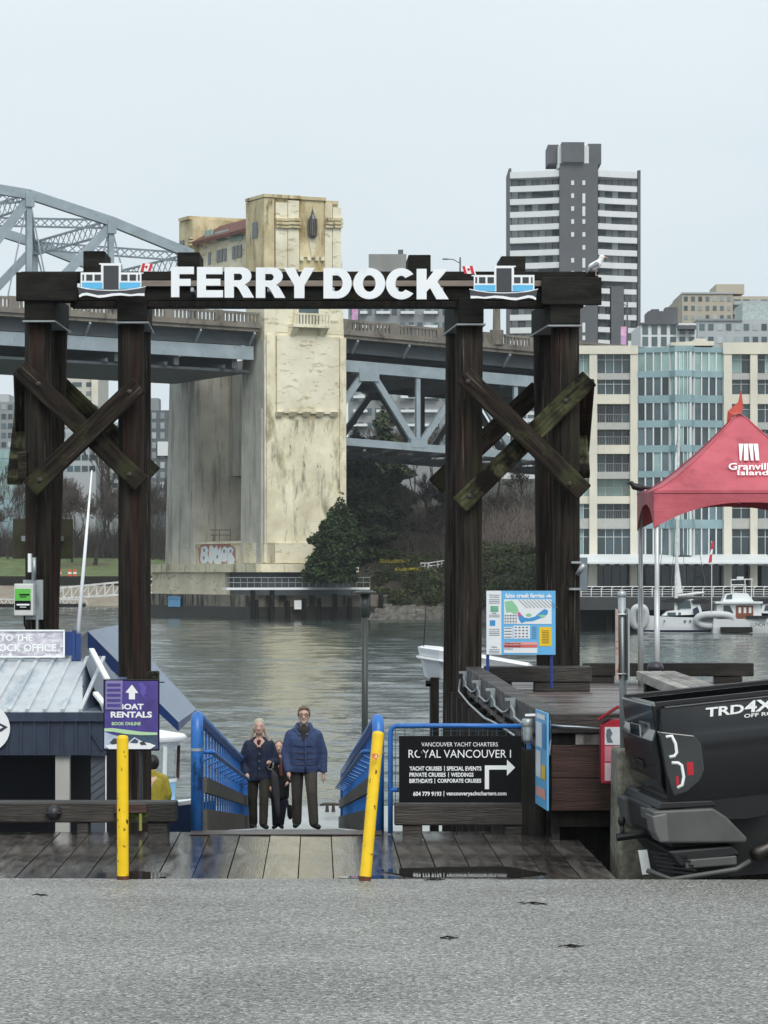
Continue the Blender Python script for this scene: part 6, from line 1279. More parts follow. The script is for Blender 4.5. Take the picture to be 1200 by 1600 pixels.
for (x0, x1, yy, dd) in ((412, 470, 305, 0.0), (468, 509, 305.5, .1), (508, 528, 310, .2)):
    m = MB(); bbox(m, hit_a(x0, dd), hit_a(x1, dd), dd - .15, 5.3 - dd, zA(450, yy + 5), zA(450, yy)); part('parapet', m, m_towert)
m = MB(); c = BR(hit_a(537.5, -.2), 1.5, 0); m.lathe([(.5, zA(535, 417)), (.55, zA(535, 410)), (.35, zA(535, 402)), (.3, zA(535, 398)), (.42, zA(535, 396)), (.3, zA(535, 392)), (.02, zA(535, 391))], (c.x, c.y, 0), 10); part('finial_bust', m, m_tower, smooth=True)
# --- pier below the deck: two legs and recessed wall with doorway
zpt = zB(340, 565)
m = MB(); btaper(m, (0, 8), (hit_b(303), W_b), z880, (.3, 8), (hit_b(300), hit_b(262)), zB(280, 570)); part('pier_leg', m, m_grey)
m = MB(); bbox(m, -.05, .3, hit_b(294), hit_b(283), z880 + 2, zB(290, 585)); part('leg_pilaster', m, m_grey)
bN = hit_b(376)
m = MB(); btaper(m, (-.02, 8), (5.62, bN), z880, (.1, 8), (5.52, bN - .3), zB(390, 560)); part('pier_leg', m, m_grey)
m = MB(); bbox(m, -.3, -.04, .5, hit_b(404), z880, zB(404, 640)); part('leg_pilaster', m, m_grey)
m = MB(); btaper(m, (-.12, .5), (.02, 5.6), z880 + .02, (-.15, .5), (.1, 5.5), zB(415, 530)); part('leg_facing', m, m_grey)
# recessed wall, in pieces round the arched doorway
ar = 4.6; d0, d1 = hit_b(378, ar - .5), hit_b(339, ar); zd0, zd1 = zB(350, 862, ar), zB(350, 745, ar)
m = MB(); bbox(m, ar, 8, d1, hit_b(300, ar), z880, zB(330, 560)); part('recess_wall', m, m_grey)
m = MB(); bbox(m, ar, 8, bN - 1.5, d1, zd1, zB(330, 560)); part('recess_wall', m, m_grey)
m = MB(); bbox(m, ar + 1.6, ar + 2.5, bN - 2, d1 + 1, z880, zd1 + 1); part('doorway_back', m, M('doorway_concrete', hexc('#bdb7a6'), .9, var=.15, sc=.5))
m = MB(); r_ = 1.3; pts = [(0, 0)] + [(r_ - r_ * math.cos(math.radians(90 - 90 * i / 6)) if False else r_ * (1 - math.sin(math.radians(90 * i / 6))), -r_ * (1 - math.cos(math.radians(90 * i / 6)))) for i in range(7)]
O_ = BR(ar + .05, d1, zd1); m.prism(pts, O_, -bv, (0, 0, 1), 0, 1.5); part('doorway_corner', m, m_grey, fix=True)
m = MB(); bbox(m, .3, 5, hit_b(303), hit_b(262), zB(280, 571), zB(280, 556)); part('pier_cap', m, m_grey)
m = MB(); bbox(m, .35, ar, bN, hit_b(304), z880 + .02, zB(340, 850, .35)); wl = part('plinth_wall', m, m_tower)
m = MB(); bbox(m, .12, ar + .5, bN + .05, hit_b(306, .1), zB(340, 850, .35) + .002, zB(340, 846, .1)); m.build('coping', m_tower, wl)
# graffiti tag on the plinth wall: bubble letters in white with red halo
ga = .33
def gpoly(pts, d): 
    m = MB(); q = []
    for x, y in pts:
        px, py = 240 + x / 3, 640 + y / 3; b = hit_b(px, ga - d); q.append(BR(ga - d, b, zB(px, py, ga - d)))
    m.add(q, [tuple(range(len(q)))]); return m
m_gw = M('graffiti_white', hexc('#dfe6ee'), .6, var=.08, sc=3); m_gr = M('graffiti_red', hexc('#b0766a'), .6, var=.3, sc=2); m_gb = M('graffiti_blue', hexc('#5b6f92'), .6, var=.2, sc=2)
gpoly([(214, 720), (208, 650), (240, 622), (345, 622), (382, 650), (384, 720)], .02).build('graffiti_halo', m_gr, wl)
for sh in ([(218, 705), (224, 645), (246, 638), (258, 660), (252, 676), (262, 700), (246, 722), (224, 720)], [(256, 716), (262, 640), (272, 634), (284, 650), (284, 700), (272, 724)], [(282, 720), (284, 652), (296, 636), (304, 660), (314, 640), (322, 700), (318, 722), (304, 726)], [(320, 712), (318, 656), (332, 640), (348, 650), (342, 668), (350, 690), (340, 716)], [(346, 724), (344, 652), (362, 642), (376, 656), (368, 676), (382, 700), (378, 722), (362, 726)]):
    gpoly(sh, .05).build('graffiti_letter', m_gw, wl)
for (x, y) in ((236, 660), (234, 696), (298, 690), (330, 664), (360, 664)): gpoly([(x - 3, y - 8), (x + 4, y - 7), (x + 3, y + 7), (x - 3, y + 6)], .08).build('graffiti_mark', m_gb, wl)
m = MB()
for px in (327, 343, 360): m.path([BR(2.2, hit_b(px, 2.2), zB(px, 846, 2.2)), BR(2.2, hit_b(px, 2.2), zB(px, 828, 2.2))], .05, 5)
for py in (828, 836): m.path([BR(2.2, hit_b(327, 2.2), zB(327, py, 2.2)), BR(2.2, hit_b(360, 2.2), zB(360, py, 2.2))], .05, 5)
part('walkway_railing', m, m_para)
# footing ledge, cream footing and stained sea wall
m = MB(); bbox(m, -1.6, aR + 1, -1.2, W_b + 1.5, z893, z880); part('ledge', m, m_towerd)
m = MB(); bbox(m, -1.2, 6, hit_b(352, -1.2), W_b + 1.2, z930, z893); part('footing', m, m_tower)
m = MB(); bbox(m, -.6, aR + .3, -.4, hit_b(352, -1.2), z930, z893); part('footing_recess', m, m_steeld)
m_sea = M('tide_stained_concrete', hexc('#6f6a5f'), .8, var=.3, sc=.5, col2=hexc('#857f72'), dirts=((hexc('#26241f'), .5, (1.6, 1.6, .3), .48, .6),))
m_sead = M('tide_weed_concrete', hexc('#2b2a25'), .6, var=.4, sc=1)
m = MB(); bbox(m, -2.6, aR + 4, -2.4, W_b + 3, zA(415, 948), z930 + .02); part('sea_wall', m, m_sea)
m = MB(); bbox(m, -2.8, aR + 4.2, -2.6, W_b + 3.2, zw - 2, zA(415, 948)); part('sea_wall_foot', m, m_sead)
for i in range(9):
    a = -2.4 + i * 1.9; m = MB(); p = BR(a, -3.0, 0); m.path([(p.x, p.y, zw), (p.x, p.y, z930 + RND.uniform(-.6, .5))], .25, 8); part('fender_pile', m, m_darkwood)
# service walkway with white kerb and railing
m = MB(); wb = -4.0; q0, q1 = hit_a(354, wb), hit_a(578, wb); zk = zA(470, 918, wb)
bbox(m, q0, q1, wb, wb + 1.2, zk - .25, zk); wk = part('walkway', m, m_white)
m = MB()
for i in range(22):
    a = q0 + (q1 - q0) * i / 21; m.path([BR(a, wb, zk), BR(a, wb, zk + 1.1)], .04, 4)
for h in (.55, 1.1): m.path([BR(q0, wb, zk + h), BR(q1, wb, zk + h)], .04, 4)
tag(m.build('walkway_railing', m_galv, wk), kind='stuff')
for px in (395, 425, 575):
    m = MB(); p = BR(hit_a(px, wb + .5), wb + .5, 0); m.path([(p.x, p.y, zw - 1), (p.x, p.y, zk - .26)], .28, 8); part('walkway_pile', m, m_darkwood)
for (px0, px1, py0, py1, nm) in ((263, 281, 932, 948, 'blue_notice'), (460, 471, 938, 952, 'white_notice')):
    m = MB()
    if nm == 'blue_notice':
        b0, b1 = hit_b(px1, -2.95), hit_b(px0, -2.95); bbox(m, -2.98, -2.9, b0, b1, zB(270, py1, -2.95), zB(270, py0, -2.95)); part('notice', m, m_mapb)
        m = MB(); bbox(m, -3.02, -2.985, b0, b1, zB(270, 937, -3), zB(270, 933, -3)); part('notice', m, m_mapd)
    else: bbox(m, hit_a(px0, -3.3), hit_a(px1, -3.3), -3.3, -3.2, zA(465, py1, -3.3), zA(465, py0, -3.3)); part('notice', m, m_white)
# --- gallery over the road and the far tower
gz0, gzr = zB(402, 412, .8), zB(408, 341, .8); bG0, bG1 = 5.2, hit_b(311, .8)
def gz(b, near, far): return near + (far - near) * 0
m = MB(); bbox(m, .8, 6.5, 5.2, bG1, zB(405, 414, .8), zB(408, 352, .8)); part('gallery_wall', m, m_tower)
m = MB(); q = [BR(-.1, 5.2, zB(408, 351, 0)), BR(-.1, bG1, zB(408, 351, 0)), BR(3.6, bG1, zB(408, 334, 3)), BR(3.6, 5.2, zB(408, 334, 3))]; m.add(q + [p - Vector((0, 0, .4)) for p in q], [(0, 3, 2, 1), (4, 5, 6, 7), (0, 1, 5, 4), (1, 2, 6, 5), (2, 3, 7, 6), (3, 0, 4, 7)]); part('gallery_roof', m, M('red_clay_tile', hexc('#6b4238'), .8, var=.3, sc=1.5, bump=.4, bsc=4))
m = MB(); q = [BR(7.4, 5.2, zB(408, 351, 0)), BR(7.4, bG1, zB(408, 351, 0)), BR(3.61, bG1, zB(408, 334, 3)), BR(3.61, 5.2, zB(408, 334, 3))]; m.add(q, [(0, 1, 2, 3)]); part('gallery_roof', m, bpy.data.materials['red_clay_tile'])
m_tealp = M('verdigris_panel', hexc('#9fb5ad'), .6, var=.15, sc=1)
for (x0, x1, wins) in ((320, 332, (327,)), (336, 356, (340.5, 346, 351.5)), (360, 379, (364.5, 370, 375.5)), (384, 404, (388.5, 394.5, 400))):
    m = MB(); bbox(m, .7, .82, hit_b(x1, .75), hit_b(x0, .75), zB(x1, 374 - (404 - x1) * -.0, .75) , zB(x1, 358, .75)); part('frieze_panel', m, m_tealp)
    for wx in wins: m = MB(); bbox(m, .72, .83, hit_b(wx + 1.9, .75), hit_b(wx - 1.9, .75), zB(402, 396, .75), zB(402, 376, .75)); part('gallery_window', m, m_glass)
    m = MB(); c = hit_b(x0 - 2, .4); bbox(m, .1, .9, c - .5, c + .5, zB(402, 360, .4), zB(402, 353, .4)); part('eave_bracket', m, m_tower)
for i in range(14):
    b = 5.5 + (bG1 - 5.8) * i / 13; m = MB(); bbox(m, .3, .9, b - .3, b + .3, zB(402, 414, .6), zB(402, 408, .6)); part('dentil', m, m_tower)
fb0 = bG1; fb1 = hit_b(280)
m = MB(); bbox(m, .0, 8.6, fb0, fb1, zB(300, 470), zB(285, 346)); part('far_tower', m, m_towert)
m = MB(); bbox(m, -.3, 8.9, fb0 + .6, fb1 - .5, zB(285, 346), zB(285, 341)); part('far_tower_cap', m, m_towert)
for yy in (371, 376, 381): m = MB(); bbox(m, -.4, .1, fb0 - .1, hit_b(297), zB(300, yy + 3), zB(300, yy)); part('cornice_band', m, m_towert)
m = MB(); bbox(m, -.1, .1, hit_b(288), hit_b(282), zB(285, 384), zB(285, 376)); part('slit_window', m, m_glass)
# --- road deck: grade line of the parapet top
PB = .7
def rail_fit():
    a0, a1 = hit_a(0, PB), hit_a(830, PB); z0, z1 = zA(0, 462, PB), zA(830, 526, PB); am = hit_a(480, PB); zm = zA(480, 493.5, PB)
    return a0, z0, am, zm, a1, z1
_a0, _z0, _am, _zm, _a1, _z1 = rail_fit()
def zr(a): return (_z0 + (_zm - _z0) * (a - _a0) / (_am - _a0)) if a < _am else (_zm + (_z1 - _zm) * (a - _am) / (_a1 - _am))
DW = W_b - 1.5
def lin(m, a0, a1, b0, b1, h0, h1, n=1):   # box following the grade
    for i in range(n):
        p, q = a0 + (a1 - a0) * i / n, a0 + (a1 - a0) * (i + 1) / n
        m.hexa([BR(p, b0, zr(p) + h0), BR(q, b0, zr(q) + h0), BR(q, b0, zr(q) + h1), BR(p, b0, zr(p) + h1)], [BR(p, b1, zr(p) + h0), BR(q, b1, zr(q) + h0), BR(q, b1, zr(q) + h1), BR(p, b1, zr(p) + h1)])
    return m
AL, AR = -120.0, 120.0
for (s0, s1) in ((AL, -.4), (aR - .2, AR)):
    m = MB(); lin(m, s0, s1, PB, DW, -2.15, -1.45); part('road_slab', m, m_para)
    m = MB(); lin(m, s0, s1, PB - .25, PB + .4, -1.75, -1.32); part('deck_edge', m, m_para)
    for b in (PB, DW - .3):
        m = MB(); lin(m, s0, s1, b, b + .32, -.28, 0); lin(m, s0, s1, b + .02, b + .3, -1.32, -1.12); part('parapet_rail', m, m_para)
        m = MB(); a = s0
        while a < s1:
            ph = (a - s0) % 6.0
            if ph < .9: lin(m, a, min(a + .95, s1), b - .04, b + .36, -1.3, .06); a += .95
            else: lin(m, a, a + .26, b + .06, b + .26, -1.12, -.28); a += .46
        tag(part('baluster', m, m_para), kind='stuff')
    for b in (2.2, 6, 10, 14, 18, DW - 2):
        m = MB(); lin(m, s0, s1, b, b + .5, -3.6, -2.15); part('stringer', m, m_steeld)
    a = s0 + 2
    while a < s1:
        m = MB(); m.bar(BR(a, PB, zr(a) - 2.3), BR(a, 2.4, zr(a) - 3.6), .2, .3); part('cantilever_bracket', m, m_steel); a += 6.5
# left span: plate girder and floor beams, through trusses over the road
for b in (2.0, DW - 2.4):
    m = MB(); lin(m, AL, -.6, b, b + .5, -5.2, -3.7); part('edge_girder', m, m_steel)
a = -3
while a > AL:
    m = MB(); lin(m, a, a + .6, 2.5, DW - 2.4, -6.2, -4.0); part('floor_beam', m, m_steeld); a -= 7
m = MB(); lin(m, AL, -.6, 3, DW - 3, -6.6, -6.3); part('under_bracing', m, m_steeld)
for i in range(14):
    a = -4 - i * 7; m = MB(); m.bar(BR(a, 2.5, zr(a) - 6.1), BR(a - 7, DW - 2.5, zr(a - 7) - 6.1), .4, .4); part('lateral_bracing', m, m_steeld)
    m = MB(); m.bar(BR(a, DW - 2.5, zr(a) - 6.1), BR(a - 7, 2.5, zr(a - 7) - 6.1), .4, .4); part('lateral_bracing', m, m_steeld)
TB = 1.6; TF = DW - 2.2
nodes = [(-.3, None), (hit_a(173, TB), 346), (hit_a(45, TB), 303)]
pan = nodes[1][0] - nodes[2][0]
A3 = nodes[2][0] - pan; A4 = A3 - pan
zU = [zA(300, 398, TB), zA(173, 346, TB), zA(45, 304, TB)]; aU = [hit_a(300, TB), nodes[1][0], nodes[2][0], A3, A4, A4 - pan]; zU += [zU[2] + 1.0, zU[2] + .8, zU[2] - 1.5]
def laced(p, q, w_, nm='lattice_strut', n=10, upv=(0, 0, 1)):
    p, q = Vector(p), Vector(q); d = (q - p); u = Vector(upv); u = (u - d.normalized() * u.dot(d.normalized())).normalized() * w_ / 2; m = MB()
    m.bar(p + u, q + u, .22, .22); m.bar(p - u, q - u, .22, .22); part(nm, m, m_steel)
    m = MB()
    for i in range(n):
        a, b = p + d * (i / n), p + d * ((i + 1) / n); m.bar(a + u, b - u, .07, .09); m.bar(a - u, b + u, .07, .09)
    tag(part('lacing_bar', m, m_steel), kind='stuff')
for tb in (TB, TF):
    for i in range(len(aU) - 1):
        m = MB(); m.bar(BR(aU[i], tb, zU[i]), BR(aU[i + 1], tb, zU[i + 1]), .8, 1.05); part('upper_chord', m, m_steel)
    for i in range(1, len(aU)):
        m = MB(); m.bar(BR(aU[i], tb, zU[i] - .4), BR(aU[i], tb, zr(aU[i]) - 2), .55, .62, bu); part('hanger', m, m_steel)
        m = MB(); m.bar(BR(aU[i], tb, zU[i] - .5), BR(aU[i] - pan, tb, zr(aU[i] - pan) - 1.6), .5, .95); part('diagonal', m, m_steel)
        m = MB(); c = BR(aU[i], tb, zU[i]); m.cbox(c - Vector((0, 0, .6)), (1.0, 1.0, 1.5), Matrix.Rotation(math.atan2(bu.y, bu.x), 3, 'Z')); part('gusset', m, m_steel)
        for sgn in (-1, 1):
            m = MB(); m.bar(BR(aU[i] + sgn * .2, tb, zU[i] - 1), BR(aU[i] + sgn * 2.4, tb, zr(aU[i])), .12, .14); part('tie_rod', m, m_steel)
    m = MB(); m.bar(BR(aU[0], tb, zU[0]), BR(aU[0] + .2, tb, zr(aU[0]) - 2), .7, .8, bu); part('end_post', m, m_steel)
for i in range(len(aU)):
    laced(BR(aU[i], TB, zU[i] - .6), BR(aU[i], TF, zU[i] - .6), 1.5, n=14)
    if i: 
        laced(BR(aU[i], TB, zU[i] - .3), BR(aU[i - 1], TF, zU[i - 1] - .3), .9, n=18); laced(BR(aU[i], TF, zU[i] - .3), BR(aU[i - 1], TB, zU[i - 1] - .3), .9, n=18)
# right span: deck truss under the road
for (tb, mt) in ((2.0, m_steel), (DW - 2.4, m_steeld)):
    m = MB(); lin(m, aR, AR, tb, tb + .7, -5.75, -4.45); part('top_chord', m, mt)
    at, ab = hit_a(577, 2.0), hit_a(655, 2.0); p_ = ab - at; dB = zr(at) - zA(577, 690, 2.0); zbt = zA(577, 693, 2.0); zbt2 = zA(700, 703, 2.0)
    def zbc(a): return zbt + (zbt2 - zbt) * (a - at) / (hit_a(700, 2.0) - at)
    m = MB(); m.hexa([BR(aR, tb, zbc(aR) - .4), BR(AR, tb, zbc(AR) - .4), BR(AR, tb, zbc(AR) + .45), BR(aR, tb, zbc(aR) + .45)], [BR(aR, tb + .8, zbc(aR) - .4), BR(AR, tb + .8, zbc(AR) - .4), BR(AR, tb + .8, zbc(AR) + .45), BR(aR, tb + .8, zbc(aR) + .45)]); part('bottom_chord', m, mt)
    k = -1
    while at + p_ * k < AR - 15:
        a = at + p_ * k
        if k % 2 == 0:
            m = MB(); m.cbox(BR(a, tb + .4, zr(a) - 5.9), (2.5, .9, 1.5), Matrix.Rotation(math.atan2(bu.y, bu.x), 3, 'Z')); part('gusset', m, mt)
            for s in (-1, 1):
                e = a + s * p_
                if e > aR - 5: m = MB(); m.bar(BR(a + s * .4, tb + .4, zr(a) - 5.6), BR(e, tb + .4, zbc(e)), .5, .72); part('diagonal', m, mt)
        else:
            if a > aR:
                m = MB(); m.bar(BR(a, tb + .4, zr(a) - 5), BR(a, tb + .4, zbc(a)), .45, .5, bu); part('post', m, mt)
                m = MB(); m.cbox(BR(a, tb + .4, zbc(a) + .55), (2.1, .9, 1.1), Matrix.Rotation(math.atan2(bu.y, bu.x), 3, 'Z')); part('gusset', m, mt)
        k += 1
for i in range(8):
    a = aR + 2 + i * p_; 
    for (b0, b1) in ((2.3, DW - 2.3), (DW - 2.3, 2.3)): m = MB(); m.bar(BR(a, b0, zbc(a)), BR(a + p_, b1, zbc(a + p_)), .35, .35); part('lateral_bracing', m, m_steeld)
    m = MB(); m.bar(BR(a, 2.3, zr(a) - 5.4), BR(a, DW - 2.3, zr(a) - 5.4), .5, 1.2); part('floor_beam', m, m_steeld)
# road lamps and banners on the bridge
m_lamp = M('lamp_grey', hexc('#5a6166'), .5, metal=.3)
def road_lamp(px, py_top, b, label, banner=None, arm=-1):
    a = hit_a(px, b); base = BR(a, b, zr(a) - 1.4); zt = ZZ(py_top, base.y); r = empty('street_lamp', base, label, 'street lamp', 'lamps along the bridge')
    m = MB(); m.path([base, (base.x, base.y, zt)], [.13, .09], 8); m.build('pole', m_lamp, r)
    m = MB(); m.path([(base.x, base.y, zt - .7), (base.x + arm * .8, base.y, zt - .25), (base.x + arm * 1.5, base.y, zt - .2)], .06, 6); m.build('arm', m_lamp, r); m = MB(); m.cbox((base.x + arm * 1.7, base.y, zt - .22), (.7, .3, .14)); m.build('lamp_head', m_lamp, r)
    if banner:
        for k, (c0, c1) in enumerate(((0, .5), (.5, 1))):
            m = MB(); y0, y1 = ZZ(banner[0], base.y), ZZ(banner[1], base.y); m.cbox((base.x - .45, base.y, y0 + (y1 - y0) * (c0 + c1) / 2), (.75, .04, (y1 - y0) * .48)); m.build('banner', m_pinkb if k else m_cyanb, r)
m_pinkb = M('pink_banner', hexc('#d98cc0'), .6, var=.3, sc=1, col2=hexc('#f0b8dc')); m_cyanb = M('cyan_banner', hexc('#7fb8d8'), .6, var=.3, sc=1, col2=hexc('#d98cc0'))
road_lamp(561, 470, 2.2, 'bridge lamp post with pink banner beside the cream tower', (500, 478)); road_lamp(719, 402, 2.2, 'curved arm bridge lamp post rising behind the letter K')
road_lamp(980, 470, DW - 1, 'bridge lamp post with pink and blue banner before the dark tower block', (540, 510)); 
m = MB(); p = BR(hit_a(776, .9), .9, 0); zt_ = zr(hit_a(776, .9)); m.lathe([(.8, zt_ - 1.3), (.8, zt_ + .4), (.45, zt_ + .5), (.42, zt_ + 2.8), (.2, zt_ + 3.2), (.02, zt_ + 3.3)], (p.x, p.y, 0), 8); part('parapet_obelisk', m, m_para)
# ================================================================ buildings across the water
def cube_mesh(name, mt, o=0):
    m = MB(); m.box(-.5, .5, 0, 1, 0, 1); return m.mesh(name, mt)
def pxplace(name, me, parent, x0, x1, y0, y1, Y, d):      # shared unit box stretched to those rows and columns
    return place(name, me, parent, ((XX(x0, Y) + XX(x1, Y)) / 2, Y, ZZ(y1, Y)), None, (XX(x1, Y) - XX(x0, Y), d, ZZ(y0, Y) - ZZ(y1, Y)))
m_dgrey = M('dark_grey_cladding', hexc('#54565a'), .7, var=.1, sc=.1, col2=hexc('#5e6064')); m_whitec = M('white_balcony', hexc('#dfe2e3'), .6, var=.05, sc=.3)
m_creamw = M('cream_stucco', hexc('#d6d1c4'), .8, var=.06, sc=.3, col2=hexc('#e0dac8'), dirts=((hexc('#b3aa95'), .6, (1, 1, .3), .6, .8),)); m_greyw = M('pale_grey_panel', hexc('#b4b4af'), .7, var=.06)
m_bluew = M('blue_green_spandrel', hexc('#86a0a6'), .35, var=.1, sc=.4, col2=hexc('#94aeb3')); m_beige = M('beige_wall', hexc('#b3aa99'), .8, var=.08, sc=.2); m_midg = M('mid_grey_wall', hexc('#8d9092'), .8, var=.08, sc=.2)
m_curt = M('curtained_glass', hexc('#a3abad'), .15, var=.3, sc=.4, rnd=.4, spec=.6); m_lgrey = M('light_grey_wall', hexc('#aeb3b5'), .8, var=.06, sc=.2)
m_glassc = M('city_glass', hexc('#39474d'), .08, var=.3, sc=.15, col2=hexc('#5a6c72'), rnd=.5, spec=.6)
U_glass, U_curt, U_white, U_dark, U_teal, U_gl2 = (cube_mesh('window', x) for x in (m_glassc, m_curt, m_whitec, m_dgrey, m_teal, m_glass))
for _n, _m in zip(('unit_glass', 'unit_curtain', 'unit_white', 'unit_dark', 'unit_teal', 'unit_glass_b'), (U_glass, U_curt, U_white, U_dark, U_teal, U_gl2)): _m.name = _n
# ---- dark apartment tower
def dark_tower():
    Y = 668.0; r = empty('apartment_tower', W(900, 905, Y + 10), 'tall dark grey apartment tower with white balcony bands behind the gull', 'tower block')
    m = MB(); m.pxbox(874.5, 934, 255, 905, Y, 16); m.build('core', m_dgrey, r)
    m = MB(); m.pxbox(796, 874, 275, 905, Y + 7, 14); m.build('wing', m_dgrey, r); m = MB(); m.pxbox(935, 1000, 275, 905, Y + 7, 14); m.build('wing', m_dgrey, r)
    m = MB(); m.pxbox(795, 799, 263, 905, Y + 4.5, 15); m.build('side_pier', m_dgrey, r); m = MB(); m.pxbox(996.5, 1001, 266, 905, Y + 4.5, 15); m.build('side_pier', m_dgrey, r)
    for (a, b, t, u, y) in ((856, 873, 226, 255, 3), (877.5, 913, 222, 253, -1), (919, 939.5, 224.5, 256, 3)): m = MB(); m.pxbox(a, b, t, u, Y + y, 10); m.build('roof_box', m_dgrey, r)
    m = MB(); m.pxbox(872, 920, 228, 262, Y + .2, 8); m.build('roof_shaft', m_whitec, r)
    LP = [(798, 4.2), (846, 2.2), (874, 0.6)]; RP = [(935, .6), (957, 2.2), (998, 4.2)]
    def band(P, y0, y1, nm, t=.9):
        m = MB(); pts = [(XX(x, Y), Y + d) for x, d in P]
        for (p, q) in zip(pts, pts[1:]): m.hexa([(p[0], p[1], ZZ(y1, Y)), (q[0], q[1], ZZ(y1, Y)), (q[0], q[1], ZZ(y0, Y)), (p[0], p[1], ZZ(y0, Y))], [(p[0], p[1] + t, ZZ(y1, Y)), (q[0], q[1] + t, ZZ(y1, Y)), (q[0], q[1] + t, ZZ(y0, Y)), (p[0], p[1] + t, ZZ(y0, Y))])
        return m.build(nm, m_whitec, r)
    band(LP, 265, 275, 'roof_band', 5); band(RP, 265, 275, 'roof_band', 5)
    for k in range(15):
        y = 288 + 20.2 * k
        band(LP, y - .5, y + 8.5, 'balcony_band')
        if k < 8: band(RP, y - .5, y + 8.5, 'balcony_band')
        else: band([(935, .6), (954, 2.0)], y, y + 8, 'balcony_band'); band([(976, 3.2), (997, 4.2)], y, y + 8, 'balcony_band')
        for (x0, x1, n) in ((799, 874, 7), (936, 996, 6)):
            for i in range(n):
                if k >= 8 and x0 > 900 and i in (2, 3): continue
                a = x0 + (x1 - x0) * i / n; pxplace('window', U_curt if RND.random() < .62 else U_glass, r, a + .6, a + (x1 - x0) / n - .6, y - 11.5, y + 5, Y + 6.7, .4)
        for sx in (892.5, 910):
            if RND.random() < .8: pxplace('slot', U_white, r, sx, sx + 4.5, y - 6, y + (9 if RND.random() < .4 else 1), Y - .12, .3)
    for P in (RP,):
        m = MB(); m.pxbox(955, 975, 447, 905, Y + 2.4, 6); m.build('bay_wall', m_dgrey, r)
dark_tower()
